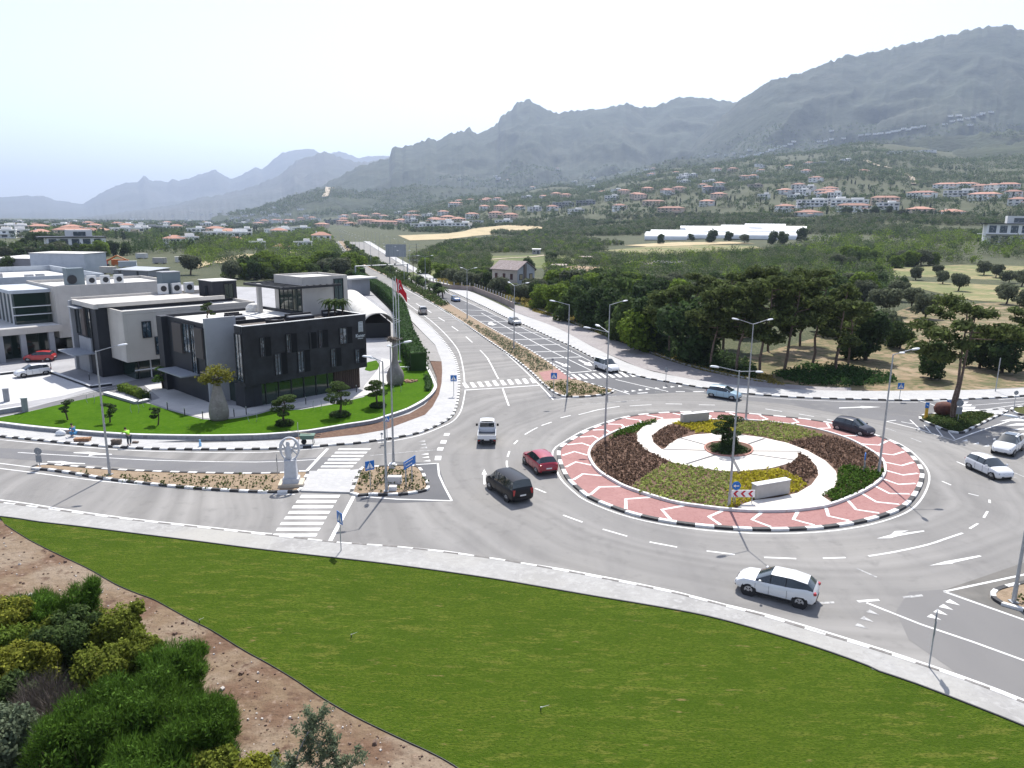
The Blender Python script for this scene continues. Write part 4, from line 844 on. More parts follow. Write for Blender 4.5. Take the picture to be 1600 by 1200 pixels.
# sign backs
M_back=mat('sign_back_grey',(.25,.27,.29),.5,metal=.3)
def back_sign(px,py,h,label,disc=True,s=.32,board=(.5,.7),rz=0.):
    c=g(px,py); r_=empty('road_sign',(c.x,c.y,.13),rz,label,'road sign'); post(r_,h)
    if disc: m=MB(); m.tube((0,-.02,h),(0,.02,h),s,n=20); m.build('round_sign',M_back,r_)
    if board: m=MB(); m.box((0,-.03,h-s-board[1]/2-.03),(board[0],.02,board[1])); m.build('board',M_back,r_)
back_sign(63,733,1.45,'grey back of a keep-left sign at the very start of the planted median',board=(.48,.62))
back_sign(434,743,1.75,'thin sign seen edge-on beside the white ring monument',disc=False,board=(.08,.3))
back_sign(1451,1046,2.7,'tall sign seen edge-on on the near pavement at the lower road',rz=.95)
back_sign(1040,600,1.9,'grey back of a triangular sign on the far pavement',board=(.4,.2),s=.2)
back_sign(863,584,1.9,'slim grey post sign in the far median bed',board=None,s=.18)
back_sign(1496,660,2.0,'grey back of a tall sign under the twin-trunked pine',s=.38,board=(.62,.8))
back_sign(1583,645,2.2,'slim grey sign at the edge of the eastern road',board=None,s=.25)
back_sign(597,700-4,1.0,'low grey marker on the pavement corner',board=None,s=.12)
c=g(1555,613); r_=empty('grey_post',(c.x,c.y,.13),0,'slim bare grey post on the far pavement','post'); post(r_,4.3,.06)
# letter wall and back wall on the round garden
M_wallpale=mat('pale_render',(.42,.40,.38),.8,[(2,(.37,.35,.33),.4,.7)])
def gwall(a,b,h,th,label,z=.3,m_=None):
    A_,B_=g(*a,z),g(*b,z); L_=(B_-A_).length; c=(A_+B_)/2; r_=empty('garden_monument',(c.x,c.y,z),math.atan2(B_.y-A_.y,B_.x-A_.x),label,'monument')
    m=MB(); m.box((0,th/2,h/2),(L_,th,h)); o=m.build('wall_face',m_ or M_wallpale,r_); md=o.modifiers.new('Bevel','BEVEL'); md.width=.08; md.segments=3
    m=MB(); m.box((0,th/2,h+.02),(L_+.04,th+.04,.05)); o=m.build('coping',M_cap,r_)
gwall((1181,781),(1234,771.5),1.12,.6,'pale rounded low wall block beside the chevron board')
gwall((1067,662),(1108,658),.95,.6,'grey low wall block at the far entrance of the cream path')
# flagpoles
def flagpole(px,py,h,label,flag=None,z=.45):
    c=g(px,py,z); r_=empty('flagpole',(c.x,c.y,z),0,label,'flagpole','flagpoles by the bottle tree'); m=MB(); m.tube((0,0,0),(0,0,h),.09,.05,n=10); m.box((0,0,.1),(.4,.4,.2)); m.build('pole',mat('white_pole',(.6,.62,.64),.35),r_,angle=40)
    if flag:
        mm,ww,dx=flag; n_=14; k_=10; vs=[];fs=[]
        for i_ in range(n_):
            for j_ in range(k_):
                u=i_/(n_-1); v=j_/(k_-1); vs.append((.08+u*ww*dx+.1*math.sin(u*7+v*2),.35*math.sin(u*5.5+v*1.6)*u-.2*u,h-.25-v*1.9-u*u*2.0*(1-.25*v)-.15*math.sin(u*9)))
        for i_ in range(n_-1):
            for j_ in range(k_-1): q=i_*k_+j_; fs.append((q,q+1,q+k_+1,q+k_))
        m=MB(); m.add(vs,fs); f=m.build('flag',mm,r_,smooth=True)
        # crescent and star marks lying on the cloth
        def onflag(u,v): return Vector((.08+u*ww*dx+.1*math.sin(u*7+v*2),.35*math.sin(u*5.5+v*1.6)*u-.2*u-.02,h-.25-v*1.9-u*u*2.0*(1-.25*v)-.15*math.sin(u*9)))
        mk_=MB(); cu,cv,ra_=.34,.5,.26; A1=[]; A2=[]
        for q in range(17):
            t_=math.radians(40+280*q/16); A1.append(onflag(cu+ra_*.62*math.cos(t_),cv+ra_*math.sin(t_)))
            t2=math.radians(52+256*q/16); A2.append(onflag(cu+.05+ra_*.5*math.cos(t2),cv+ra_*.8*math.sin(t2)))
        mk_.add(A1+A2,[(q,q+1,17+q+1,17+q) for q in range(16)])
        st_=[onflag(cu+.22+(.085 if q%2==0 else .035)*math.cos(q*math.pi/5+math.pi),cv+(.13 if q%2==0 else .055)*math.sin(q*math.pi/5+math.pi)) for q in range(10)]
        mk_.add(st_,[tuple(range(10))]); mk_.build('crescent_mark',M_signwhite if mm is M_flagr else M_flagr,f)
M_flagr=mat('red_flag_cloth',(.55,.015,.03),.8); M_flagw=mat('white_flag_cloth',(.75,.72,.72),.8)
flagpole(617,566,12.2,'left white flagpole with a drooping pale flag',(M_flagw,.6,.5)); flagpole(621,566,12.4,'middle white flagpole carrying the red flag with white crescent',(M_flagr,1.7,.85)); flagpole(625,566,12.0,'bare white flagpole right of the red flag')
# ring monument
c=g(456,759); r_=empty('ring_monument',(c.x,c.y,.12),.15,'white ring-shaped sculpture on a tapering grey pedestal in the planted median','monument')
Mst=mat('white_sculpture_stone',(.55,.56,.58),.6,[(3,(.47,.48,.50),.4,.7)])
m=MB(); m.box((0,0,.12),(1.9,1.5,.24),mi=1); m.box((0,0,.42),(1.25,1.0,.36)); m.box((0,0,1.3),(.98,.8,1.4),taper=.86); m.box((0,0,2.04),(.9,.74,.1)); m.build('pedestal',[Mst,mat('cream_rock',(.55,.48,.38),.9)],r_,angle=30)
m=MB(); nu,nv=40,10; vs=[];fs=[]
for i_ in range(nu):
    t_=2*math.pi*i_/nu
    for j_ in range(nv):
        ph=2*math.pi*j_/nv; rr=.10+.03*math.sin(3*t_); vs.append(((.70+rr*math.cos(ph))*math.cos(t_),rr*1.6*math.sin(ph),2.95+(.92+rr*math.cos(ph))*math.sin(t_)))
        fs.append((i_*nv+j_,((i_+1)%nu)*nv+j_,((i_+1)%nu)*nv+(j_+1)%nv,i_*nv+(j_+1)%nv))
m.add(vs,fs); m.build('ring',Mst,r_,smooth=True)
m=MB(); m.lathe([(.30,2.05),(.22,2.4),(.30,2.75),(.2,3.05),(.13,3.2),(.17,3.35),(.12,3.52),(.02,3.56)],n=12,sx=1,sy=.7,c=(-.12,0,0)); m.tube((.1,0,2.6),(.5,0,3.5),.09,.05); m.tube((-.3,0,2.9),(-.55,0,3.55),.08,.04); m.tube((.1,0,3.0),(.55,0,2.45),.08,.05); m.build('figure',Mst,r_,smooth=True)
# white boxes in the median bed
for (px_,py_,w_,h_,lb_) in [(617,757,1.1,.55,'white electrical box lying in the small median bed between lamp and direction sign'),(614,768,.6,.3,'small white concrete block at the foot of the front lamp'),(613,733,.5,.35,'white footing block at the rear lamp')]:
    c=g(px_,py_); m=MB(); m.box((0,0,h_/2),(w_,.5,h_),taper=.95); m.box((0,0,h_+.02),(w_*.97,.48,.03)); tag(m.build('white_box',mat('white_box_paint',(.66,.66,.65),.6),loc=(c.x,c.y,.13)),lb_,'box')
# gantry, billboard, poles
A_=g(556,441); B_=g(637,436); r_=empty('traffic_gantry',(A_.x,A_.y,0),0,'grey camera gantry spanning the near carriageway beyond the clipped hedge','gantry'); d=B_-A_
m=MB(); m.tube((0,0,0),(0,0,5.4),.28,.24,n=8); m.build('post',M_galv,r_); m=MB(); m.tube((d.x,d.y,0),(d.x,d.y,5.4),.28,.24,n=8); m.build('post',M_galv,r_)
m=MB(); m.tube((0,0,5.3),(d.x,d.y,5.3),.14); m.build('beam',M_galv,r_)
for k in(.3,.6,.75): m=MB(); m.box((d.x*k,d.y*k,5.45),(.5,.5,.5)); m.build('camera_box',M_dark,r_)
c=hit(619,414); r_=empty('billboard',(c.x,c.y,c.z),.25,'large pale grey panelled billboard standing above the roadside scrub','billboard')
for s in(-3,0,3): m=MB(); m.tube((s,.3,0),(s,.3,9),.14); m.build('post',M_galv,r_)
m=MB(); m.box((0,0,6.6),(9.4,.3,5.8)); m.build('panel',mat('billboard_grey',(.33,.36,.38),.6,[(1,(.27,.29,.31),.4,.6,2,(3,1,.1))]),r_)
m=MB(); [m.box((-4+k*1.15,-.17,6.6),(.06,.05,5.8)) for k in range(8)]; m.build('panel_seam',M_galv,r_)
for px_,py_,h_,lb_ in[(651,412,9.5,'wooden power pole with two cross-arms behind the billboard'),(646,440,9,'power pole with lattice cross-arm near the roadside bushes'),(672,430,9,'plain thin power pole left of the stone house'),(322,385,13,'lone thin mast among the trees left of the road')]:
    c=hit(px_,py_); r_=empty('power_pole',(c.x,c.y,c.z),.3,lb_,'power pole'); m=MB(); m.tube((0,0,0),(0,0,h_),.14,.09,n=6); m.build('pole',M_wood,r_)
    if 'arm' in lb_:
        for zz in((h_-.3),(h_-1.7)): m=MB(); m.box((-1.2 if 'two' in lb_ else 0,0,zz),(5 if 'two' in lb_ else 3.4,.12,.12)); m.build('cross_arm',M_galv,r_)
# ================= people and their things =================
M_skin=mat('skin',(.35,.2,.14),.6); M_hiv=mat('lime_vest',(.35,.75,.05),.7); M_jean=mat('dark_trousers',(.04,.055,.07),.8); M_bluec=mat('blue_clothes',(.06,.22,.42),.8); M_hair=mat('dark_hair',(.02,.015,.012),.8)
def body(name,joints,edges,rad,root,m):
    me=bpy.data.meshes.new(name); me.from_pydata(joints,edges,[]); o=link(name,me,root); me.materials.append(m)
    sk=o.modifiers.new('Skin','SKIN'); sk.use_smooth_shade=True
    for v,r in zip(me.skin_vertices[0].data,rad): v.radius=(r,r)
    me.skin_vertices[0].data[0].use_root=True
    s=o.modifiers.new('Sub','SUBSURF'); s.levels=1; s.render_levels=1; return o
def person(px,py,rz,label,pose,top,bottom,z=.13):
    c=g(px,py,z); r_=empty('person',(c.x,c.y,z),rz,label,'person')
    if pose=='bend': hip=.92; lean=.33; kn=[(.05,.13,.48),(.02,-.13,.48)]; ft=[(0,.14,.05),(.1,-.14,.05)]; sh=(lean,0,1.34); hd=(.5,0,1.5); hands=[(.72,.2,1.12),(.75,-.15,1.08)]
    else: hip=.42; kn=[(.42,.14,.48),(.42,-.14,.45)]; ft=[(.2,.14,.05),(.25,-.14,.05)]; sh=(.15,0,.92); hd=(.25,0,1.12); hands=[(.6,.12,.55),(.6,-.12,.5)]
    J=[(0,0,hip),(sh[0]*.5,0,(hip+sh[2])/2),sh,((sh[0]+hd[0])/2,0,(sh[2]+hd[2])/2),hd,(hd[0]+.03,0,hd[2]+.14)]
    rad=[.15,.14,.14,.06,.095,.08]; E=[(0,1),(1,2),(2,3),(3,4),(4,5)]
    for s,k,f_,h_ in((1,kn[0],ft[0],hands[0]),(-1,kn[1],ft[1],hands[1])):
        b=len(J); J+=[(0,.10*s,hip-.03),k,(f_[0],f_[1],.09),(f_[0]+.2,f_[1],.04)]; rad+=[.11,.075,.05,.045]; E+=[(0,b),(b,b+1),(b+1,b+2),(b+2,b+3)]
        b=len(J); sh2=(sh[0],.2*s,sh[2]-.02); el=((sh[0]+h_[0])/2,.26*s,(sh[2]+h_[2])/2-.08); J+=[sh2,el,h_,(h_[0]+.09,h_[1],h_[2]-.03)]; rad+=[.075,.05,.035,.03]; E+=[(2,b),(b,b+1),(b+1,b+2),(b+2,b+3)]
        for q in(-.025,0,.025): J.append((h_[0]+.17,h_[1]+q,h_[2]-.07)); rad.append(.009); E.append((b+3,len(J)-1))
    body('body',J,E,rad,r_,M_skin)
    J2=[J[0],J[1],J[2]];rd=[.165,.165,.165];E2=[(0,1),(1,2)]
    for s in(1,-1):
        i_=len(J2); sh2=(sh[0],.2*s,sh[2]-.02); h_=hands[0] if s>0 else hands[1]; J2+=[sh2,((sh[0]+h_[0])/2*.7+sh2[0]*.3,.25*s,(sh[2]+h_[2])/2)]; rd+=[.095,.075]; E2+=[(2,i_),(i_,i_+1)]
    body('vest' if top is M_hiv else 'jacket',J2,E2,rd,r_,top)
    J3=[(0,0,hip)];rd=[.17];E3=[]
    for k,f_,s in((kn[0],ft[0],1),(kn[1],ft[1],-1)): i_=len(J3); J3+=[(0,.10*s,hip-.05),k,(f_[0],f_[1],.14)]; rd+=[.13,.095,.07]; E3+=[(0,i_),(i_,i_+1),(i_+1,i_+2)]
    body('trousers',J3,E3,rd,r_,bottom)
    m=MB(); m.lathe([(.02,.10),(.08,.085),(.105,.03),(.10,-.03)][::-1],n=12,c=(hd[0],0,hd[2]+.07)); m.build('hair',M_hair,r_,smooth=True)
person(203,696,2.6,'worker in a lime safety vest bending over the stone blocks on the pavement','bend',M_hiv,M_jean)
person(117,682,2.9,'crouching person in blue clothes beside the white sack by the wall','crouch',M_bluec,M_bluec)
def rock(px,py,w,d,h,label,m_,name='stone_block_pile',z=.13):
    c=g(px,py,z); root=empty(name,(c.x,c.y,z),.1,label,'pile')
    for k in range(int(w/.28)):
        for j in range(int(max(1,h/.16))):
            m=MB(); m.box((-w/2+.14+k*.28+random.uniform(-.02,.02),random.uniform(-.05,.05),.08+j*.16),(.25,d*random.uniform(.8,1),.15),rz=random.uniform(-.12,.12)); m.build('stone_block',m_,root)
rock(184,694,1.0,.5,.5,'stack of grey-brown stone blocks at the feet of the vested worker',mat('grey_brown_block',(.15,.12,.10),.9))
rock(130,689,1.5,.6,.45,'stack of orange-ended paving blocks on the pavement edge',mat('orange_brown_block',(.30,.17,.10),.9))
rock(212,692,.56,.4,.18,'few loose brown blocks behind the vested worker',MATS['grey_brown_block'])
c=g(95,680,.13); m=MB(); m.lathe([(.02,0),(.38,.03),(.42,.2),(.3,.4),(.12,.5),(.05,.56)],n=14,sx=1.2,sy=.8); o=m.build('sack',mat('white_sack',(.68,.7,.72),.8),smooth=True,loc=(c.x,c.y,.13)); tag(o,'white plastic sack leaning near the crouching person','sack')
c=g(313,697,.13); m=MB(); m.tube((0,0,0),(0,0,.35),.12); m.tube((0,0,.35),(0,0,.6),.05,.09); tag(m.build('water_bottle',mat('blue_plastic',(.25,.5,.75),.4),loc=(c.x,c.y,.13)),'pale blue water container standing alone on the pavement','container')
c=g(481,694,.13); r_=empty('wheelbarrow',(c.x,c.y,.13),.1,'green barrow loaded with tools on the pavement behind the ring monument','wheelbarrow')
m=MB(); m.box((0,0,.75),(1.1,.7,.4),taper=1.25); m.build('tray',mat('green_tray',(.12,.2,.16),.6),r_); m=MB(); m.tube((-.35,-.05,.25),(-.35,.05,.25),.25,n=16); m.build('wheel',M_tyre,r_)
for s in(-1,1): m=MB(); m.tube((.5,s*.3,.6),(.55,s*.3,0),.03); m.build('leg',M_dark,r_); m=MB(); m.tube((-.3,s*.3,.6),(1.2,s*.32,.85),.03); m.build('handle',M_dark,r_)
m=MB(); m.tube((-.9,-.1,1.15),(.4,0,.95),.02); m.tube((-1.8,.1,1.3),(.3,.1,1.0),.02); m.build('tool_shaft',mat('pale_wood',(.5,.42,.3),.8),r_)
c=g(467,697,.13); r_=empty('marker_post',(c.x,c.y,.13),0,'slim pale post standing at the kerb behind the ring monument','post'); post(r_,2.3,.03)
# sprinklers on the lawn
for k,(px_,py_,lb_) in enumerate([(549,996,'sprinkler throwing a short white spray in the middle of the sloping lawn'),(845,1110,'sprinkler near the bottom of the sloping lawn'),(312,973,'sprinkler at the dark edge of the lawn above the bushes')]):
    c=g(px_,py_,.12); r_=empty('sprinkler',(c.x,c.y,.12),0,lb_,'sprinkler','lawn sprinklers'); m=MB(); m.tube((0,0,0),(0,0,.16),.025); m.build('riser',M_dark,r_); m=MB(); m.tube((0,0,.16),(.05,-.1,.24),.03,.02); m.tube((.05,-.1,.24),(.35,-.2,.42),.012,.004); m.build('nozzle',M_signwhite,r_)
# ================= hotel complex, in a frame: x along the facade, y away from the camera =================
A0=g(377,511,9.5); B0=g(571,491,9.5); HA=math.atan2(B0.y-A0.y,B0.x-A0.x); HO=Vector((A0.x,A0.y,0))
M_anth=mat('anthracite_cladding',(.022,.025,.032),.55,[(.6,(.03,.033,.04),.4,.7)],brick=(1.,(.012,.013,.016),1.2,.6))
M_creamw=mat('cream_cladding',(.50,.475,.435),.7,[(.5,(.46,.435,.40),.4,.7)],brick=(1.,(.36,.34,.32),3.2,1.7))
M_greyw=mat('grey_cladding',(.33,.34,.36),.7,[(.5,(.29,.30,.32),.4,.7)])
M_bluew=mat('pale_blue_render',(.46,.50,.54),.8,[(.3,(.38,.42,.46),.42,.68,5),(2,(.5,.53,.56),.5,.75)])
M_roofw=mat('white_roof_membrane',(.62,.61,.58),.8,[(.3,(.55,.54,.51),.4,.7)])
M_brown=mat('brown_panel',(.10,.085,.08),.7); M_slat=mat('wood_slats',(.085,.06,.048),.8,[(3,(.05,.035,.03),.4,.6,2,(6,6,.05))])
M_deck=mat('timber_deck',(.17,.15,.135),.85,[(1,(.13,.115,.10),.4,.7)],brick=(1.,(.08,.07,.06),2.5,.15))
M_green=mat('tinted_glass',(.012,.03,.022),.08,spec=.9)
def parapet(m,x0,x1,y0,y1,z0,z1,t_=.25,mi=0):
    m.box(((x0+x1)/2,y0+t_/2,(z0+z1)/2),(x1-x0,t_,z1-z0),mi=mi); m.box(((x0+x1)/2,y1-t_/2,(z0+z1)/2),(x1-x0,t_,z1-z0),mi=mi)
    m.box((x0+t_/2,(y0+y1)/2,(z0+z1)/2),(t_,y1-y0-2*t_,z1-z0),mi=mi); m.box((x1-t_/2,(y0+y1)/2,(z0+z1)/2),(t_,y1-y0-2*t_,z1-z0),mi=mi)
def windowx(root,x0,x1,y,z0,z1,gm=None,fr=M_dark,side=-1,bars=1):   # window on a y=const wall facing -y
    m=MB(); t_=.07
    m.box(((x0+x1)/2,y+side*.06,z1-t_/2),(x1-x0,.14,t_)); m.box(((x0+x1)/2,y+side*.06,z0+t_/2),(x1-x0,.14,t_))
    for xx in(x0+t_/2,x1-t_/2): m.box((xx,y+side*.06,(z0+z1)/2),(t_,.14,z1-z0-2*t_))
    for b in range(bars): m.box((x0+(x1-x0)*(b+1)/(bars+1),y+side*.05,(z0+z1)/2),(.05,.08,z1-z0-2*t_))
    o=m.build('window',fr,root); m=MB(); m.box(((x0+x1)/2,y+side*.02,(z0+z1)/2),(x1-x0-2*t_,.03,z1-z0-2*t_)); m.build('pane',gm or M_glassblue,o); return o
def windowy(root,x,y0,y1,z0,z1,gm=None,fr=M_dark,bars=1):  # on an x=const wall facing -x
    m=MB(); t_=.07
    for zz in(z0+t_/2,z1-t_/2): m.box((x-.06,(y0+y1)/2,zz),(.14,y1-y0,t_))
    for yy in(y0+t_/2,y1-t_/2): m.box((x-.06,yy,(z0+z1)/2),(.14,t_,z1-z0-2*t_))
    for b in range(bars): m.box((x-.05,y0+(y1-y0)*(b+1)/(bars+1),(z0+z1)/2),(.08,.05,z1-z0-2*t_))
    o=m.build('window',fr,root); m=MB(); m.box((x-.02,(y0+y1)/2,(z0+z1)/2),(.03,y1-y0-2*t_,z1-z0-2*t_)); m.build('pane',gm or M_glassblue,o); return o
hr_=empty('hotel',(HO.x,HO.y,0),HA,'dark anthracite hotel with roof terrace, white penthouse and small logo by its right corner','building')
m=MB(); P6=[(0,0),(15.9,0),(15.9,14),(2.2,14),(2.2,1.7),(0,1.7)]; m.prism(P6,3.0,8.9,top=0)
m.box((8,.14,9.2),(15.9,.28,.6)); m.box((15.76,7,9.2),(.28,13.4,.6)); m.box((.14,.98,9.2),(.28,1.4,.6)); m.build('upper_walls',M_anth,hr_)
m=MB(); m.box((8,.14,9.53),(15.96,.34,.06)); m.box((15.76,7.1,9.53),(.34,13.5,.06)); m.box((.14,1.0,9.53),(.34,1.4,.06)); m.build('coping',M_cap,hr_)
m=MB(); m.prism([(.3,.3),(15.6,.3),(15.6,13.9),(2.5,13.9),(2.5,1.5),(.3,1.5)],8.8,8.94); m.build('terrace_deck',M_deck,hr_)
m=MB(); m.box((7.2,7.2,1.7),(12.6,12.8,2.6)); m.build('ground_floor_glazing',M_green,hr_)
m=MB(); m.box((13.4,6.8,1.7),(3.7,12.2,2.6)); [m.box((11.7+k*.3,.66,1.7),(.12,.08,2.6)) for k in range(12)]; m.build('slatted_wall',M_slat,hr_)
for k in range(7):
    m=MB(); m.box((1.1+k*1.6,.76,1.7),(.09,.12,2.6)); m.build('mullion',M_dark,hr_)
m=MB(); m.box((1.2,1.8,1.7),(2.0,2.2,2.6)); m.build('corner_pier',M_anth,hr_)
WN=[((405,528),(414,557)),((446,522.5),(455,551)),((482.5,520),(486,545)),((497,516.5),(504,543)),((529.5,512.5),(542,536.7)),((428,553),(440,585)),((464,549),(476,581)),((516,545),(525,572.5)),((554,546),(562,567))]
for (a_,b_) in WN:
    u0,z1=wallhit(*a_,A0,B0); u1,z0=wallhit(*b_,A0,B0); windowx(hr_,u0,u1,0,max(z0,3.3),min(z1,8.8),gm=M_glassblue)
    m=MB(); w_=.75; m.box((u1+w_/2+.03,-.02,(max(z0,3.3)+min(z1,8.8))/2),(w_,.05,min(z1,8.8)-max(z0,3.3))); m.build('shutter_panel',mat('black_glass_panel',(.010,.011,.013),.6,spec=.1),hr_)
windowy(hr_,0,.12,1.6,3.4,8.7)
# tower fin, end wing
m=MB(); m.box((.4,5.83,5.2),(3.6,.35,9.5)); m.build('tower_panel',mat('pale_cladding_panel',(.36,.37,.385),.7,[(.4,(.32,.33,.345),.4,.7)],brick=(1.,(.22,.22,.23),3.6,2.6)),hr_)
m=MB(); m.box((5.3,11.55,4.7),(13.4,11.1,8.5)); m.build('end_wing',M_anth,hr_); m=MB(); parapet(m,-1.4,12,6.0,17.1,8.96,9.35); m.build('end_wing_parapet',M_anth,hr_)
m=MB(); m.box((5.3,11.5,8.99),(12.9,10.6,.05)); m.build('end_wing_roof',M_roofw,hr_)
m=MB(); m.box((-1.55,7.0,7.1),(.25,1.9,3.4)); m.build('brown_panel',M_brown,hr_); m=MB(); m.box((-1.55,12.6,7.1),(.25,2.4,3.4)); m.build('brown_panel',M_brown,hr_)
windowy(hr_,-1.42,8.1,9.4,3.3,9.0); windowy(hr_,-1.42,9.5,11.3,5.6,9.0); windowy(hr_,-1.42,6.0,6.9-.9,3.5,8.9)
m=MB(); m.box((-1.75,16.3,4.9),(.7,1.5,8.9)); m.build('dark_fin',M_anth,hr_)
m=MB(); m.box((-2.4,11.2,3.35),(2.2,6.4,.14)); m.build('entrance_canopy',mat('grey_canopy',(.30,.32,.35),.6),hr_)
# roof pavilion
px0,py0=12.1,7.6; pz=13.7
m=MB(); m.box((px0+3.3,py0+3.4,(8.9+pz-.3)/2),(6.6,6.8,pz-.3-8.9)); m.build('penthouse_walls',M_creamw,hr_); m=MB(); parapet(m,px0,px0+6.6,py0,py0+6.8,pz-.3,pz); m.build('penthouse_parapet',M_creamw,hr_)
m=MB(); m.box((px0+3.3,py0+3.4,pz-.26),(6.0,6.2,.05)); m.build('penthouse_roof',M_roofw,hr_)
windowx(hr_,px0+4.5,px0+5.9,py0,9.0,13.3,gm=mat('teal_glass',(.01,.05,.055),.1,spec=.8)); windowy(hr_,px0,py0+.2,py0+5.6,9.0,12.3,gm=M_green,bars=4)
m=MB(); m.box((px0-2.6,py0+6,10.8),(.5,.5,3.8)); m.build('terrace_pillar',M_creamw,hr_)
m=MB(); 
for k in range(9): m.box((px0-3.2+k*.95,py0+3.4,12.6),(.12,9.6,.2))
m.box((px0+.6,py0-1.3,12.6),(8.2,.22,.3)); m.box((px0+.6,py0+8.1,12.6),(8.2,.22,.3)); m.box((px0-3.4,py0+3.4,12.6),(.25,9.6,.3)); m.build('pergola_frame',M_dark,hr_)
# roof equipment
m=MB(); m.lathe([(.9,0),(.95,.5),(.6,.95),(.1,1.1)],n=14,c=(9.5,15.4,9.0)); m.build('roof_vent',M_roofw,hr_)
# logo and name on the facade
u0,zt=wallhit(559,502,A0,B0); u1,zb=wallhit(567.2,519,A0,B0)
m=MB(); cx=(u0+u1)/2; w_=(u1-u0)*.92; 
for k in range(5): m.box((cx-w_/2+w_*(k+.5)/5,-.04,(zb+zt)/2-.1),(w_*.12,.04,(zt-zb)*.72))
m.box((cx,-.045,zb+(zt-zb)*.52),(w_,.04,.1)); m.box((cx,-.045,zb+(zt-zb)*.80),(w_,.04,.1)); m.box((cx,-.045,zt-.12),(w_*.62,.04,.12)); m.box((cx-w_/2+.04,-.045,zb+(zt-zb)*.5),(.08,.04,(zt-zb)*.9)); m.box((cx+w_/2-.04,-.045,zb+(zt-zb)*.5),(.08,.04,(zt-zb)*.9))
m.build('logo',mat('silver_letters',(.5,.54,.58),.4,metal=.2),hr_)
u0,zt=wallhit(556,520,A0,B0); u1,zb=wallhit(571.5,526,A0,B0)
tc_=bpy.data.curves.new('lettering','FONT'); tc_.body='Kaner'; tc_.size=(u1-u0)/2.55; tc_.extrude=.02; tc_.align_x='CENTER'; tc_.offset=.008
to=bpy.data.objects.new('lettering',tc_); COL.objects.link(to); to.parent=hr_; to.location=((u0+u1)/2-.1,-.04,zb+.05); to.rotation_euler=(math.pi/2,0,0); tc_.materials.append(MATS['silver_letters'])
bpy.context.view_layer.update(); me_=bpy.data.meshes.new_from_object(to.evaluated_get(bpy.context.evaluated_depsgraph_get())); lo_,ro_=to.location.copy(),to.rotation_euler.copy(); bpy.data.objects.remove(to); to=link('lettering',me_,hr_); to.location=lo_; to.rotation_euler=ro_
m=MB(); m.box(((u0+u1)/2-.1,-.04,zb-.12),((u1-u0)*.55,.03,.07)); m.build('logo_underline',MATS['silver_letters'],hr_)
def hpt(x,y,z=0): q=Matrix.Rotation(HA,4,'Z')@Vector((x,y,z)); return Vector((HO.x+q.x,HO.y+q.y,z))
# terrace furniture
M_rattan=mat('black_rattan',(.02,.02,.024),.8); M_cush=mat('grey_cushion',(.30,.31,.33),.9)
def terr_item(x,y,name,label,cat,build,grp=None): p=hpt(x,y,8.94); r_=empty(name,(p.x,p.y,8.94),HA,label,cat,grp); build(r_)
def sofa(w_,d_):
    def f(r_):
        m=MB(); m.box((0,0,.25),(w_,d_,.4)); m.box((0,d_/2-.1,.55),(w_,.2,.5)); m.build('base',M_rattan,r_); m=MB(); m.box((0,-.06,.52),(w_*.92,d_*.7,.14)); m.build('cushion',M_cush,r_)
    return f
terr_item(5.0,2.0,'lounge_tub','round black rattan tub seat at the edge of the roof terrace','seat',lambda r_:(MB().lathe([(.95,0),(1.05,.75),(.95,.8),(.8,.55),(.1,.5)],n=18).build('seat_shell',M_rattan,r_,angle=40),MB().lathe([(.7,.5),(.72,.62),(.1,.66)],n=16).build('cushion',M_cush,r_)))
terr_item(9.6,4.4,'sofa','long black rattan sofa with grey cushions before the glazed penthouse','sofa',sofa(3.4,1.0)); terr_item(14.1,4.9,'sofa','short dark sofa beside the potted palms on the terrace','sofa',sofa(1.8,.9))
terr_item(3.6,8.6,'sofa','dark sofa in the rear left corner of the roof terrace','sofa',sofa(2.2,1.0)); terr_item(-.3+4.6,10.4,'sofa','dark sofa with grey cushion at the back of the terrace near the tree tub','sofa',sofa(1.8,.9))
# middle building
mr_=empty('cream_office_building',(HO.x,HO.y,0),HA,'cream-clad office block with dark stair box on its roof, left of the hotel','building')
m=MB(); m.box((5.2,28.2,5.9),(17.6,9.4,6.0)); m.build('upper_walls',M_creamw,mr_); m=MB(); parapet(m,-3.6,14,23.5,32.9,8.92,9.35); m.build('parapet',M_creamw,mr_); m=MB(); m.box((5.2,28.2,8.94),(17,8.8,.06)); m.build('roof',M_roofw,mr_)
m=MB(); m.box((5.6,28.6,1.65),(16,8.2,2.5)); m.build('ground_floor_glazing',M_green,mr_)
for k in range(9): m=MB(); m.box((-2+k*1.5,24.4,1.7),(.12,.14,2.5)); m.build('mullion',M_signwhite if k%3 else M_dark,mr_)
m=MB(); m.box((1.5,24.35,1.6),(8,.1,.16)); m.build('sill_band',M_signwhite,mr_)
def mid_win(a_,b_):
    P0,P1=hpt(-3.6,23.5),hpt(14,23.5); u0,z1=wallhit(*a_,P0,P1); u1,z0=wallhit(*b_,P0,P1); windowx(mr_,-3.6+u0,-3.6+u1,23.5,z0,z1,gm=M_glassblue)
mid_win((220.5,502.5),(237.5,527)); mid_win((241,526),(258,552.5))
m=MB(); m.box((2.5,32.95,5.1),(15,8.9-.3,9.3)); m.build('rear_block',M_anth,mr_)
m=MB(); m.box((-5.05,32.7,9.65),(.5,9.2,.6)); m.box((3.5,37.1,9.85),(17.4,.3,.6)); m.box((2.5,33,9.8),(14.4,8.2,.08)); m.box((3.5,28.35,9.72),(16.8,.5,.5)); m.build('roof_edge',M_creamw,mr_)
m=MB(); m.box((-5.3,36.9,5.1),(.6,.7,9.4)); m.box((-5.1,33.2,4.2),(.3,4.6,2.1)); m.box((-5.1,34.6,1.8),(.3,4.4,2.6)); m.build('end_frame',M_greyw,mr_)
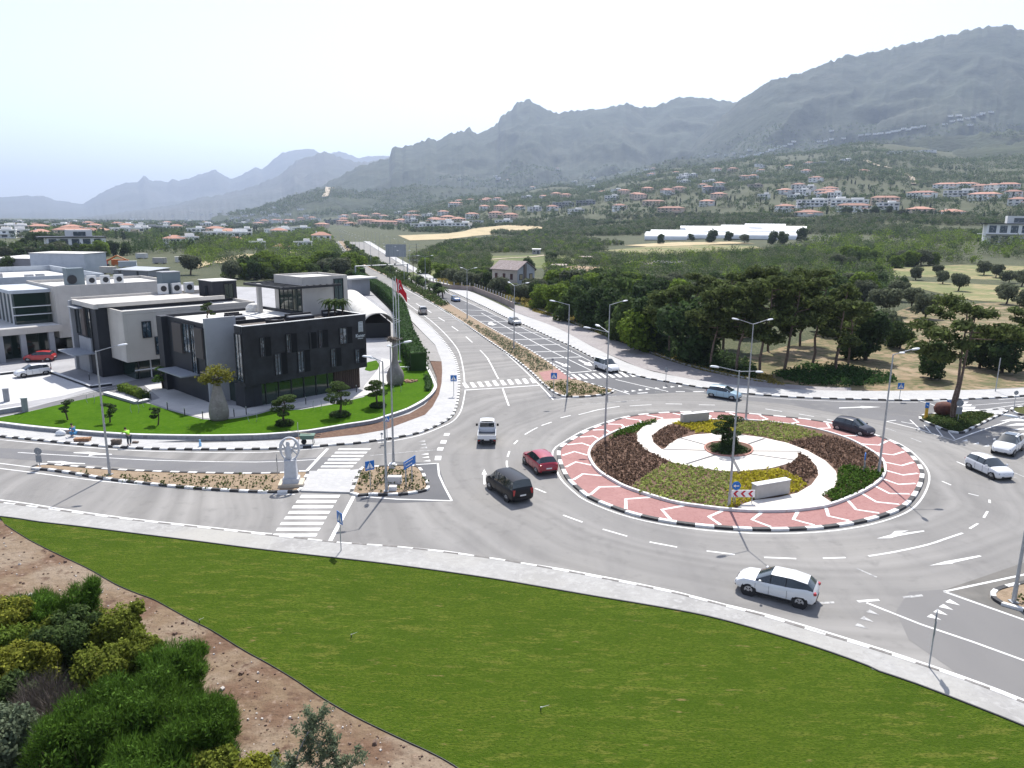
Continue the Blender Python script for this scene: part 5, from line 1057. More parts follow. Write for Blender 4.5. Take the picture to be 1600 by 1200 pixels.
windowy(mr_,-5.02,33.9,36.4,5.4,9.2,gm=M_glass); windowy(mr_,-5.02,30.6,32.2,3.6,9.2,gm=M_glass)
m=MB(); m.box((-5.25,32.9,7.3),(.2,1.3,3.6)); m.build('brown_panel',M_brown,mr_)
m=MB(); m.box((-6.4,33.2,3.4),(2.6,6.4,.14)); m.build('entrance_canopy',MATS['grey_canopy'],mr_); m=MB(); m.box((-5.6,34.4,9.1),(.9,3.4,.12)); m.build('sunshade',MATS['grey_canopy'],mr_)
m=MB(); m.box((12.7,31.8,10.4),(3.6,4.4,2.9)); m.build('stair_box',M_anth,mr_); windowy(mr_,10.9,31.2,31.9,9.2,11.2); windowx(mr_,12.6,14,29.6,9.3,11.5,gm=M_green)
m=MB(); m.box((12.7,31.8,11.9),(3.8,4.6,.1)); m.build('stair_box_roof',M_roofw,mr_)
# left building
lr_=empty('cream_showroom_building',(HO.x,HO.y,0),HA,'long cream building with glazed corner and columned porch at the left edge','building')
m=MB(); m.box((5.2,57,6.6),(17.6,14,7.2)); m.build('upper_walls',M_creamw,lr_); m=MB(); parapet(m,-3.6,14,50,64,10.2,10.7); m.build('parapet',M_creamw,lr_); m=MB(); m.box((5.2,57,10.24),(17,13.4,.06)); m.build('roof',M_roofw,lr_)
m=MB(); m.box((5.6,57.6,1.8),(16,12.6,2.6)); m.build('ground_floor_glazing',M_green,lr_)
m=MB(); m.box((-6.2,57.5,10.0),(5.4,11.6,.5)); m.build('corner_roof',M_bluew,lr_); m=MB(); m.box((-6.0,57.6,7.4),(4.6,10.6,4.8)); m.build('corner_glazing',M_green,lr_)
for k in range(5): m=MB(); m.box((-8.5,53+k*2.1,7.4),(.16,.16,4.8)); m.build('mullion',M_signwhite,lr_)
for zz in(6.6,7.8): m=MB(); m.box((-6.2,51.9,zz),(5,.16,.12)); m.build('rail',M_signwhite,lr_)
m=MB(); m.box((-10.5,55,4.7),(14,13,.9)); m.build('porch_roof',M_creamw,lr_); m=MB(); m.box((-10.5,55,5.18),(13.4,12.4,.06)); m.build('porch_roof_top',M_roofw,lr_)
m=MB(); m.box((-9.6,56.4,2.3),(11,9.6,3.9)); m.build('porch_glazing',M_green,lr_)
for xx,yy in((-17,49),(-14.2,49),(-11.4,49),(-8.6,49),(-5,49),(-17.2,52),(-17.2,55)): m=MB(); m.box((xx,yy,2.3),(.7,.7,3.9)); m.build('column',M_greyw,lr_)
# pale warehouse behind
wr_=empty('pale_blue_warehouse',(HO.x,HO.y,0),HA,'large pale blue flat-roofed warehouse with air units on its roof at the left edge','building')
m=MB(); m.box((-8,82,5.2),(34,30,9.6)); m.build('walls',M_bluew,wr_); m=MB(); parapet(m,-25,9,67,97,10.0,11.1,.4); m.build('parapet',M_bluew,wr_); m=MB(); m.box((-8,82,10.04),(33,29,.06)); m.build('roof',M_roofw,wr_)
for k in range(9):
    m=MB(); m.box((-20+k*2.6+random.random(),72+random.random()*8,10.55),(1.2,1.,1.0)); o=m.build('air_unit',M_greyw,wr_); m=MB()
m=MB(); m.box((-12,104,5),(9,6,10)); m.build('annex_walls',M_bluew,wr_)
def roofunit(x,y,z,label,s=1.):
    p=hpt(x,y,z); r_=empty('air_conditioning_unit',(p.x,p.y,z),HA,label,'air unit','air conditioning units on the cream roofs'); m=MB(); m.box((0,0,.75*s),(1.3*s,.6*s,1.5*s)); m.build('casing',mat('white_casing',(.62,.63,.63),.6),r_); m=MB(); m.tube((0,-.31*s,.8*s),(0,-.34*s,.8*s),.42*s,n=16); m.build('fan_grille',M_dark,r_)
roofunit(8.5,36.2,9.9,'white air unit in front of the row beside the dark stair box'); roofunit(10.4,36.3,9.9,'white air unit directly left of the dark stair box'); roofunit(6.6,36.2,9.9,'white air unit at the left end of the row by the stair box')
for k in range(3): roofunit(2.5+k*2,53,10.3,['first of three white air units on the long cream roof, beside the dark fan box','middle of the three white air units on the long cream roof','last of the three white air units on the long cream roof'][k])
p=hpt(8.2,37.8,9.9); r_=empty('cooling_tower',(p.x,p.y,9.9),HA,'tall grey-green chiller box among the white air units','air unit'); m=MB(); m.box((0,0,1.5),(2.6,2,3)); m.build('casing',mat('chiller_grey',(.16,.20,.22),.6),r_); m=MB(); m.box((0,0,3.06),(2.7,2.1,.12)); m.build('lid',M_greyw,r_)
p=hpt(1.,56,10.3); r_=empty('cooling_tower',(p.x,p.y,10.3),HA,'grey ventilation box with dark round fan at the end of the cream roof','air unit'); m=MB(); m.box((0,0,1.3),(2.4,2,2.6)); m.build('casing',MATS['chiller_grey'],r_); m=MB(); m.tube((-.6,-1.02,.9),(-.6,-1.1,.9),.7,n=18); m.build('fan_grille',M_dark,r_)
# barrel-vaulted canopy hall
a1,a2=g(574,531,.45),g(612,530,.45); b1=g(546,459,3.2); wv=(a2-a1); W_=wv.length; ax=wv.normalized(); cc=(a1+a2)/2; back=Vector((-ax.y,ax.x,0)); Ld=44
an=math.atan2(ax.y,ax.x)+.10; r_=empty('vaulted_canopy_hall',(cc.x,cc.y,.45),an,'barrel-vaulted white fabric hall behind the hotel beside the clipped hedge','building')
n_=16; rh=W_*.62; vs=[];fs=[]; NL=22
for i_ in range(NL+1):
    for j_ in range(n_+1):
        t_=math.pi*(j_/n_); yy=Ld*i_/NL; vs.append((-math.cos(t_)*rh,yy-(1.2 if j_ in(0,n_) else 0)*0,2.6+math.sin(t_)*1.9))
for i_ in range(NL):
    for j_ in range(n_): q=i_*(n_+1)+j_; fs.append((q,q+n_+1,q+n_+2,q+1))
m=MB(); m.add(vs,fs); o=m.build('vault_roof',mat('white_membrane',(.60,.585,.53),.7,[(.5,(.5,.48,.43),.4,.7)]),r_,smooth=True); sd=o.modifiers.new('Solidify','SOLIDIFY'); sd.thickness=.12
for k in range(0,NL,1):
    m=MB(); m.tube((rh-.1,k*2+.3,2.6),(rh+1.2,k*2+.3,3.1),.05); m.build('rib',M_signwhite,r_)
for s in(-1,1):
    for k in range(6): m=MB(); m.tube((s*rh,k*8+.3,0),(s*rh,k*8+.3,2.6),.12); m.build('column',M_signwhite,r_)
m=MB(); m.box((0,Ld/2+1,1.3),(rh*1.8,Ld-2,2.6)); m.build('inner_volume',M_dark,r_)
c=g(556,460,.45); r_=empty('gatehouse',(c.x,c.y,.45),HA,'small flat-roofed cream kiosk behind the white penthouse','building'); m=MB(); m.box((0,0,2.2),(6,5,4.4)); m.build('walls',M_greyw,r_); m=MB(); m.box((0,0,4.6),(9,8,.4)); m.build('roof',M_roofw,r_)
# garden bits in the compound
def gate_pillar(px,py,label):
    c=g(px,py,.45); r_=empty('gate_pillar',(c.x,c.y,.44),.5,label,'pillar','driveway gate pillars'); m=MB(); m.box((0,0,.75),(.55,.55,1.5)); m.build('shaft',M_stone,r_); m=MB(); m.box((0,0,1.53),(.68,.68,.1)); m.build('cap',M_cap,r_)
gate_pillar(40,643,'grey driveway pillar at the corner of the garden lawn'); gate_pillar(11,627,'grey driveway pillar on the far side of the drive')
def lowwall(pts,h,label,m_=None,th=.3,z=.45):
    P_=G(pts,z); m=MB(); c_=MB()
    for a,b in zip(P_,P_[1:]):
        d=(b-a).normalized(); nn=Vector((-d.y,d.x,0))*th/2; m.prism([a+nn,b+nn,b-nn,a-nn],z-.03,z+h); nn=nn*1.2; c_.prism([a+nn,b+nn,b-nn,a-nn],z+h+.002,z+h+.06)
    r_=empty('low_wall',(0,0,0),0,label,'wall'); m.build('wall_face',m_ or M_stone,r_); c_.build('coping',M_cap,r_)
lowwall([(-60,660),(0,647),(38,641)],.45,'low grey wall along the drive at the left edge'); lowwall([(165,616),(215,631),(232,627)],.25,'low white-topped kerb wall beside the clipped hedge box',th=.5); lowwall([(0,586),(66,578),(143,606),(175,602)],.25,'low dark kerb wall between the car park and the office forecourt',M_anth)
# clipped hedge strip beside the ramp is built with the plants; bollard lights
for k,(x_,y_) in enumerate([(262,640),(289,650),(317,655),(366,651),(385,648),(425,640),(262+216,632),(557,613),(140,594),(80,577),(68,573),(236,625)]):
    c=g(x_,y_,.45); r_=empty('garden_bollard',(c.x,c.y,.45),0,'short dark bollard light along the courtyard edge','bollard','dark bollard lights along the courtyard'); m=MB(); m.tube((0,0,0),(0,0,.75),.05); m.build('stem',M_dark,r_); m=MB(); m.tube((0,0,.75),(0,0,.9),.065); m.build('cap',M_galv,r_)
for k,(x_,y_,lb_) in enumerate([(142,630,'pair of thin curved steel hoops in the garden lawn nearest the drive'),(211,645,'pair of curved steel hoops in the lawn between the two right small bonsais'),(230,636,'pair of curved steel hoops near the hedge box'),(395,659,'pair of curved hoops in the lawn right of the bottle tree'),(496,639,'pair of curved hoops in the lawn near the large bonsai'),(621,612,'pair of curved hoops in front of the second bottle tree')]):
    c=g(x_,y_,.45); r_=empty('lawn_hoop',(c.x,c.y,.45),0,lb_,'garden ornament')
    for s in(-1,1):
        m=MB(); pts_=[Vector((s*(.35+.12*math.sin(t_*math.pi)),0,t_*.95)) for t_ in np.linspace(0,1,7)]; [m.tube(a,b,.025,n=5) for a,b in zip(pts_,pts_[1:])]; m.build('hoop',M_galv,r_)
# courtyard white lamp posts by the vault
for px_,py_,h_,d_,lb_ in [(594,616,3.6,(-1.,0),'low white garden lamp with a bent arm beside the large bonsai')]:
    lamp(px_,py_,[d_],lb_,h=h_,group='garden lamps',z0=.45,ra=.06)
# ================= stone farmhouse =================
c0=g(808,460); c1=g(769,456.5); c2=g(848,449); 
fx=(c1-c0); Lf=fx.length; fa=math.atan2(-fx.y,-fx.x); r_=empty('stone_farmhouse',(c1.x,c1.y,-.05),fa,'old two-storey stone house with pitched grey tiled roof among olive trees','house')
Wd=8.0; Hh=7.0; Ms=mat('old_stone',(.66,.58,.50),.9,[(.8,(.54,.47,.40),.42,.65,5),(4,(.7,.62,.54),.5,.75)],brick=(1.,(.5,.43,.37),.8,.35)); Mg=mat('grey_gable_render',(.44,.46,.47),.9,[(.6,(.36,.37,.38),.4,.7,5)])
Lf=max(Lf,9.5)
m=MB(); m.box((Lf/2,Wd/2,Hh/2),(Lf,Wd,Hh)); m.build('walls',Ms,r_)
m=MB(); m.add([(Lf+.02,0,0),(Lf+.02,Wd,0),(Lf+.02,Wd,Hh),(Lf+.02,Wd/2,Hh+2.0),(Lf+.02,0,Hh),(Lf-.1,0,Hh),(Lf-.1,Wd,Hh),(Lf-.1,Wd/2,Hh+2.)],[(0,1,2,3,4),(4,3,7,5),(3,2,6,7)]); m.build('gable_wall',Mg,r_)
m=MB(); m.add([(0,0,Hh),(0,Wd,Hh),(0,Wd/2,Hh+2.)],[(0,2,1)]); m.build('gable_wall',Ms,r_)
Mt=mat('weathered_roof_tiles',(.27,.225,.21),.9,[(1,(.36,.32,.31),.45,.65,3,(4,.3,1)),(3,(.17,.13,.12),.5,.7)])
m=MB()
for s in(0,1):
    y0=-.5 if s==0 else Wd+.5; z0=Hh-.25
    m.add([(-.5,y0,z0),(Lf+.4,y0,z0),(Lf+.4,Wd/2,Hh+2.12),(-.5,Wd/2,Hh+2.12),(-.5,y0,z0+.2),(Lf+.4,y0,z0+.2),(Lf+.4,Wd/2,Hh+2.35),(-.5,Wd/2,Hh+2.35)],[(0,1,2,3),(4,7,6,5) if s else (4,5,6,7),(0,4,5,1),(1,5,6,2),(0,3,7,4)])
m.build('roof',Mt,r_)
for xx in(1.6,4.6,7.4): windowx(r_,xx-.45,xx+.45,0,4.1,5.8,gm=mat('dark_shutter',(.12,.05,.04),.7),fr=M_brown,bars=1)
for yy in(1.6,6.2):
    m=MB(); m.box((Lf+.06,yy,4.9),(.1,1.5,1.7)); o=m.build('window',M_brown,r_); m=MB(); m.box((Lf+.12,yy,4.9),(.06,1.1,1.3)); m.build('pane',mat('boarded_window',(.36,.30,.18),.8),o)
m=MB(); m.box((Lf+.25,3.2,4.2),(.5,.9,8.6)); m.build('chimney',mat('brown_stone_chimney',(.19,.155,.13),.9),r_)
m=MB(); m.box((Lf-3.4,-.8,3.2),(5,1.6,.2)); m.build('balcony',M_conc,r_); m=MB(); m.box((Lf-4.4,-.06,1.3),(1.6,.1,2.4)); m.build('door',M_brown,r_); m=MB(); m.box((Lf-2,-.06,1.3),(1.2,.1,2.4)); m.build('door',M_brown,r_)
# roadside wall with posts near the farmhouse
P_=G([(648,440),(700,452),(740,455),(760,463),(780,471),(803,482)],0)
r_=empty('roadside_wall',(0,0,0),0,'long low pinkish roadside wall topped with short white posts below the stone house','wall'); m=MB()
for a,b in zip(P_,P_[1:]): d=(b-a).normalized(); nn=Vector((-d.y,d.x,0))*.15; m.prism([a+nn,b+nn,b-nn,a-nn],-.05,1.4)
m.build('wall_face',mat('pinkish_block',(.33,.27,.24),.9,[(.5,(.27,.22,.2),.4,.7)]),r_)
for q in resample(P_,3.): m=MB(); m.box((q.x,q.y,1.9),(.3,.3,1.0)); m.build('wall_post',M_conc,r_)
# sheds in the fields
def shed(px,py,wd_,dp,h,label,wm,rm,name='shed',slope=.4,cat='shed'):
    c=hit(px,py); r_=empty(name,(c.x,c.y,c.z-.1),random.uniform(-.4,.4),label,cat); m=MB(); m.box((0,dp/2,h/2),(wd_,dp,h)); m.build('walls',wm,r_); m=MB(); m.box((0,dp/2,h+.15),(wd_+.6,dp+.6,.14),rx=slope*.2); m.build('roof',rm,r_)
    m=MB(); m.box((wd_*.2,-.03,1.05),(.9,.08,2.1)); m.build('door',M_dark,r_); windowx(r_,-wd_*.35,-wd_*.35+1,0,1.2,2.1,gm=M_glass); return r_
Mrust=mat('rusty_sheet',(.27,.2,.16),.8,[(1,(.36,.33,.3),.4,.6)])
shed(872,424,6,4,2.6,'small dark outhouse with rusty roof joined to the stone house',M_stone,Mrust); shed(904,432,5,3,2.5,'small pale ruined hut in the scrub right of the stone house',M_conc,Mrust); shed(916,411,6,4,3,'dark timber shed in the bushes beside the bare field',mat('dark_planks',(.05,.045,.04),.9),Mrust); shed(998,422,11,7,2.8,'long low grey farm shed with a broken roof',M_stone,Mrust); shed(1040,421,13,7,3.0,'long grey shed with dark tarpaulin next to the broken-roofed one',M_stone,M_dark); shed(838,397,5,4,3,'tiny white hut behind the stone house',M_conc,M_roofw); shed(738,446,3.5,3,2.4,'cream pump hut among bushes left of the stone house',M_creamw,M_conc)
# ================= greenhouses =================
Mgh=mat('white_greenhouse_film',(.74,.75,.74),.5,[(.2,(.66,.68,.67),.4,.7)])
for k,(x_,y_,w_px,lb_) in enumerate([(1040,375,62,'long white greenhouse tunnel at the left end of the row'),(1075,369,110,'white greenhouse tunnel behind the left pair'),(1120,365,90,'rear white greenhouse tunnel under the villa slope'),(1165,361,70,'short rearmost white greenhouse tunnel'),(1190,374,100,'front white greenhouse tunnel on the right side'),(1212,368,80,'middle right white greenhouse tunnel'),(1225,363,60,'rear right white greenhouse tunnel partly behind trees'),(1035,372,50,'short white greenhouse tunnel just behind the left end one'),(1105,373,90,'front middle white greenhouse tunnel before the dry field'),(1150,368,95,'white greenhouse tunnel in the second row, middle'),(1095,362,60,'narrow rear white greenhouse tunnel left of the middle'),(1195,359,56,'last white greenhouse tunnel under the villas')]):
    c=hit(x_,y_); dist=math.hypot(c.x,c.y); Lg=w_px*dist/F; th_=math.atan2(c.x,c.y); r_=empty('greenhouse',(c.x,c.y,c.z-.3),-th_+random.uniform(-.06,.06),lb_,'greenhouse','white greenhouse tunnels in the fields')
    vs=[];fs=[]; n_=10; seg=12
    for i_ in range(seg+1):
        for j_ in range(n_+1): t_=math.pi*j_/n_; vs.append((-Lg/2+Lg*i_/seg,-math.cos(t_)*8,math.sin(t_)*5.4+.6))
    for i_ in range(seg):
        for j_ in range(n_): q=i_*(n_+1)+j_; fs.append((q,q+1,q+n_+2,q+n_+1))
    fs.append(tuple(range(n_+1))); fs.append(tuple(range(seg*(n_+1),(seg+1)*(n_+1)))[::-1]); m=MB(); m.add(vs,fs); m.box((0,0,.3),(Lg,13,.6),mi=0); m.build('film_cover',Mgh,r_,angle=50)
    for s in(-1,1): m=MB(); m.box((s*(Lg/2+.1),0,1.5),(.1,3,2.8)); m.build('door',M_galv,r_)
# ================= villas =================
MW={'w':mat('white_villa_wall',(.85,.84,.81),.8,rnd=.12),'p':mat('peach_villa_wall',(.70,.56,.45),.8,rnd=.1),'g':mat('concrete_villa_wall',(.30,.31,.32),.8,rnd=.1),'t':mat('stone_villa_wall',(.42,.36,.30),.85,rnd=.1)}
M_rt=mat('terracotta_roof',(.36,.18,.13),.85,[(.5,(.42,.24,.18),.4,.7),(2,(.28,.14,.10),.5,.7)],rnd=.25); M_win=mat('villa_window',(.035,.045,.06),.2,spec=.6)
def hiproof(m,x0,x1,y0,y1,z,h,ov=.6,mi=0):
    x0-=ov;x1+=ov;y0-=ov;y1+=ov; k=min(x1-x0,y1-y0)/2; yc=(y0+y1)/2;xc=(x0+x1)/2
    if x1-x0>=y1-y0: r0,r1=(x0+k,yc,z+h),(x1-k,yc,z+h); m.add([(x0,y0,z),(x1,y0,z),(x1,y1,z),(x0,y1,z),r0,r1],[(0,1,5,4),(1,2,5),(2,3,4,5),(3,0,4),(3,2,1,0)],mi)
    else: r0,r1=(xc,y0+k,z+h),(xc,y1-k,z+h); m.add([(x0,y0,z),(x1,y0,z),(x1,y1,z),(x0,y1,z),r0,r1],[(0,1,4),(1,2,5,4),(2,3,5),(3,0,4,5),(3,2,1,0)],mi)
def villa(kind,wall,w_,d_,fl,roof):
    r_=empty('villa'); h=fl*3.1
    m=MB(); m.box((0,0,h/2-1.5),(w_,d_,h+3)); 
    if roof=='hip': m.box((w_*.32,-d_*.5-1,h*.25),(w_*.3,2.4,h*.5))
    m.build('walls',wall,r_)
    m=MB()
    if roof=='hip': hiproof(m,-w_/2,w_/2,-d_/2,d_/2,h,d_*.24); m.build('roof',M_rt,r_); m=MB(); hiproof(m,w_*.17,w_*.47,-d_*.5-2.2,-d_*.5-.1,h*.5,.7,.3); m.build('porch_roof',M_rt,r_); m=MB(); m.box((-w_*.25,0,h+d_*.2),(.9,.9,1.6)); m.build('chimney',wall,r_)
    else:
        parapet(m,-w_/2-.3,w_/2+.3,-d_/2-.3,d_/2+.3,h-.1,h+.7,.25); m.build('parapet',wall,r_); m=MB(); m.box((0,0,h+.05),(w_,d_,.1)); m.build('roof',M_roofw,r_); m=MB(); m.box((w_*.2,d_*.1,h+1.4),(w_*.35,d_*.5,2.7)); m.build('roof_room',wall,r_)
        m=MB(); m.box((-w_*.1,-d_/2-.7,3.1),(w_*.7,1.4,.25)); m.build('balcony',wall,r_)
    nw=max(3,int(w_/3.4))
    for f in range(fl):
        for k in range(nw):
            xx=-w_/2+w_*(k+.5)/nw; big=(roof!='hip' and (k+f)%2==0); ww=w_/nw*(.72 if big else .42)
            m=MB(); m.box((xx,-d_/2-.02,f*3.1+1.65),(ww,.12,1.9 if big else 1.4)); m.build('window',M_win,r_)
        for k in range(2): m=MB(); m.box((-w_/2-.02,-d_/4+k*d_/2,f*3.1+1.65),(.12,1.6,1.4)); m.build('window',M_win,r_)
    return r_
def tiny(wall,roof):
    r_=empty('villa'); m=MB(); m.box((0,0,1.6),(12,9,6.2)); m.build('walls',wall,r_); m=MB()
    if roof=='hip': hiproof(m,-6,6,-4.5,4.5,4.7,2.2); m.build('roof',M_rt,r_)
    else: m.box((0,0,4.85),(12.6,9.6,.4)); m.build('roof',M_roofw,r_)
    for k in(-3,1.5): m=MB(); m.box((k,-4.53,2.8),(2.4,.1,1.6)); m.build('window',M_win,r_)
    return r_
KW={'r':('w',13,10,2,'hip','white villa with terracotta hipped roof'),'o':('p',14,10,2,'hip','peach villa with terracotta hipped roof'),'R':('w',22,10,2,'hip','long white terrace with terracotta roof'),'O':('p',22,9,2,'hip','long peach block with terracotta roof'),'l':('w',15,11,1,'hip','single-storey white house with terracotta roof'),
 'w':('w',14,10,2,'flat','white flat-roofed modern villa'),'W':('w',26,11,2,'flat','long white flat-roofed block'),'g':('g',22,11,2,'flat','grey concrete flat-roofed house'),'s':('t',14,9,1,'flat','low stone-coloured house'),'x':('w',12,9,0,'flat','small white house'),'y':('w',12,9,0,'hip','small house with reddish roof')}
VL='''738,341,24,r 757,328,26,r 775,339,20,o 798,342,24,o 785,319,22,r 823,311,20,w 850,311,18,r 884,309,24,o 880,323,30,g 915,320,36,g 863,329,22,r 900,334,26,w 942,303,10,y 956,312,20,w 968,328,34,r 975,303,22,o 1000,310,20,o 1021,321,32,O 1012,300,20,o 1048,333,36,O 1061,299,24,o 1042,302,18,o 1105,322,34,r 1066,281,18,w 1081,277,16,w 1068,288,20,w 1043,267,12,x 970,271,8,x 992,275,9,x 1119,299,34,g 1098,293,14,y 1163,281,20,r 1182,273,12,x 1180,292,22,s 1226,304,26,r 1248,295,24,r 1252,304,24,w 1290,305,32,R 1268,322,34,W 1305,320,28,W 1226,331,28,r 1263,337,40,l 1275,284,24,r 1260,272,20,r 1281,259,20,g 1264,259,14,r 1233,263,12,y 1322,254,28,w 1348,270,24,l 1296,301,22,r 1327,322,54,W 1333,331,46,R 1382,318,30,O 1386,327,24,w 1320,253,16,x 1437,337,30,o 1486,336,44,l 1440,309,38,R 1478,295,40,R 1508,294,26,R 1532,298,26,o 1553,297,26,r 1500,306,40,W 1538,312,40,R 1583,308,24,r 1575,296,20,R 1590,321,18,r 1393,240,18,x 1402,240,10,x 1430,239,14,x 1445,238,18,x 1456,238,12,x
437,368,32,W 430,347,22,r 452,347,28,O 470,344,22,o 488,343,20,o 522,349,22,g 538,340,22,o 555,338,24,o 571,342,22,o 588,338,24,o 575,350,28,O 607,353,26,O 548,352,24,l 627,350,24,r 600,341,20,r 622,335,30,w 648,335,28,R 655,358,22,w 676,358,22,w 698,357,20,w 722,357,24,w 680,348,22,r 693,336,24,r 712,322,34,R 735,315,14,y 757,317,18,o 783,328,16,o 787,352,24,w 700,345,20,o 668,340,14,w 812,327,14,y 835,330,16,w 745,350,14,x
24,371,34,w 3,372,26,w 14,399,30,W 34,404,18,s 184,354,16,r 110,370,30,O 230,362,26,g 205,368,20,s 178,366,16,s 150,361,22,s 90,356,14,x 285,354,22,s 345,359,28,w 336,375,22,w 372,376,28,w 360,366,22,s 320,349,14,y 300,361,16,x 400,352,16,y 385,345,12,x 415,341,10,x 256,351,12,x 70,349,10,x 40,348,10,x 130,348,10,x'''
DOTS=[(1108,244),(1120,241),(1135,243),(1148,240),(1160,246),(1168,243),(1172,235),(1182,243),(1190,240),(1198,238),(1205,235),(1212,233),(1218,230),(1226,229),(1234,226),(1240,222),(1280,222),(1290,221),(1300,218),(1318,217),(1345,212),(1356,211),(1368,210),(1376,209),(1388,208),(1396,206),(1404,205),(1412,202),(1420,203),(1428,200),(1436,200),(1442,198),(1476,195),(1488,190),(1500,188),(1510,186),(1520,184),(1530,180),(1485,182),(1535,178),(1548,176),(1498,181),(1515,196),(1300,197+8),(575,332),(560,331),(585,330),(497,345),(478,338),(450,336),(430,335),(412,333),(395,336),(380,333),(360,335),(345,331),(330,334),(315,336),(300,333),(270,338),(250,336),(430,325),(445,322),(470,328),(1000,270),(1010,266),(1185,260),(1192,262),(1020,272)]
rdn=random.Random(3)
DOTS+=[(rdn.uniform(0,330),rdn.uniform(342,350)) for _ in range(34)]+[(rdn.uniform(0,120),rdn.uniform(350,362)) for _ in range(8)]+[(rdn.uniform(330,500),rdn.uniform(337,350)) for _ in range(16)]
XTRA=[(rdn.uniform(0,510),rdn.uniform(347,368),rdn.uniform(13,22),rdn.choice('wwwrsol')) for _ in range(56)]+[(rdn.uniform(265,515),rdn.uniform(366,392),rdn.uniform(16,24),rdn.choice('wrswl')) for _ in range(13)]+[(rdn.uniform(700,1330),rdn.uniform(262,318),rdn.uniform(12,20),rdn.choice('wwrroy')) for _ in range(34)]+[(rdn.uniform(530,720),rdn.uniform(338,354),rdn.uniform(14,22),rdn.choice('wrrol')) for _ in range(14)]
ORD='first second third fourth fifth sixth seventh eighth ninth tenth eleventh twelfth thirteenth fourteenth fifteenth sixteenth seventeenth eighteenth nineteenth twentieth'.split()
def ordw(n): return ORD[n] if n<20 else ('twenty-'+ORD[n-20] if n<29 else 'number %d'%(n+1))
def zone(x,y):
    if x<260: return 'in the left suburb beyond the warehouse'
    if x<512: return 'in the trees left of the road'
    if x<700: return 'in the village where the road vanishes'
    if x<850: return 'on the low hill above the dry field'
    if x<1125: return 'on the slope behind the orchards' if y>300 else 'high on the wooded middle slope'
    if x<1340: return 'on the slope above the greenhouses' if y>290 else 'near the crest of the right slope'
    return 'in the village at the right edge' if y>285 else 'on the far green ridge at right'
items=list(XTRA)
for tok in VL.split(): a_=tok.split(','); items.append((float(a_[0]),float(a_[1]),float(a_[2]),a_[3]))
for (x_,y_) in DOTS: items.append((x_,y_,random.uniform(5,8),'x'))
groups={}
for it in items: groups.setdefault((it[3],zone(it[0],it[1])),[]).append(it)
PROTO={}; first=set()
for (k_,zn),L_ in groups.items():
    L_.sort(key=lambda q:q[0])
    for n_,(x_,y_,wpx,_) in enumerate(L_):
        c=hit(x_,y_)
        if c is None: continue
        wl,ww,dd_,fl,rf,desc=KW[k_]
        if k_ not in PROTO: PROTO[k_]=tiny(MW[wl],rf) if fl==0 else villa(k_,MW[wl],ww,dd_,fl,rf); o=PROTO[k_]
        else: o=copy_tree(PROTO[k_])
        dist=math.hypot(c.x,c.y); s=wpx*dist/F/(ww*1.05); s=min(max(s*(1.28 if x_<520 else 1.25),.45),1.7); o.location=(c.x,c.y,c.z+.2); o.rotation_euler=(0,0,-math.atan2(c.x,c.y)+random.uniform(-.5,.5)); o.scale=(s,s,min(s,1.15))
        tag(o,(desc+' '+zn) if len(L_)==1 else '%s %s from left %s'%(ordw(n_),desc.replace('white villa with terracotta hipped roof','red-roofed white villa').replace('peach villa with terracotta hipped roof','red-roofed peach villa').replace('long white terrace with terracotta roof','long red-roofed white terrace').replace('long peach block with terracotta roof','long red-roofed peach block').replace('single-storey white house with terracotta roof','low red-roofed white house').replace('small house with reddish roof','small red-roofed house').replace('white flat-roofed modern villa','flat-roofed white villa'),zn),'house','houses of the villages and suburbs')
# near white villa at the right edge and the modern villa at left
def modern(px,py,wpx,label,rz=0.,hs=1.):
    c=hit(px,py); dist=math.hypot(c.x,c.y); w_=wpx*dist/F; r_=empty('modern_villa',(c.x,c.y,c.z-.2),-math.atan2(c.x,c.y)+rz,label,'house'); h=w_*.34*hs; d_=w_*.55
    m=MB(); m.box((0,d_/2,h*.25),(w_*.8,d_*.8,h*.5)); m.box((w_*.08,d_/2,h*.75),(w_*.95,d_,h*.5)); m.build('walls',MW['w'],r_); m=MB(); m.box((w_*.02,d_/2-.6,h+.25),(w_*1.08,d_+1.2,.5)); m.build('roof',M_dark,r_); m=MB(); m.box((w_*.15,d_*.5,h*1.2),(w_*.42,d_*.5,h*.4)); m.build('roof_room',MW['w'],r_)
    m=MB(); m.box((-w_*.1,-1.1,h*.52),(w_*.9,2.2,.3)); m.build('balcony',MW['w'],r_)
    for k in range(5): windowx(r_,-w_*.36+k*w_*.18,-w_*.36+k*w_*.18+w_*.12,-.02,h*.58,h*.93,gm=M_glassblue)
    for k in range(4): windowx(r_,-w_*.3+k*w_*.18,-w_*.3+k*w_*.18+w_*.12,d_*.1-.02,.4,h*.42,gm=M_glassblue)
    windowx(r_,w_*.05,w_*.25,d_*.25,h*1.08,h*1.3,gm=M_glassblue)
modern(1576,382,66,'large white cubic villa with dark roof edge at the right edge of the trees',.15,1.15); modern(115,400,72,'large white modern villa with dark flat roof and balconies behind the warehouse',.1)
shed(36,424,26,18,5,'grey low workshop with pale roof behind the warehouse',M_stone,M_roofw,'workshop',.1,'building'); shed(92,428,22,12,7.5,'plain pale blue box building with two small vents behind the warehouse',M_bluew,M_roofw,'storage_building',.05,'building'); shed(205,432,16,10,2.4,'low grey fibre-cement shed in the scrap yard',M_stone,M_galv,'shed',.3)
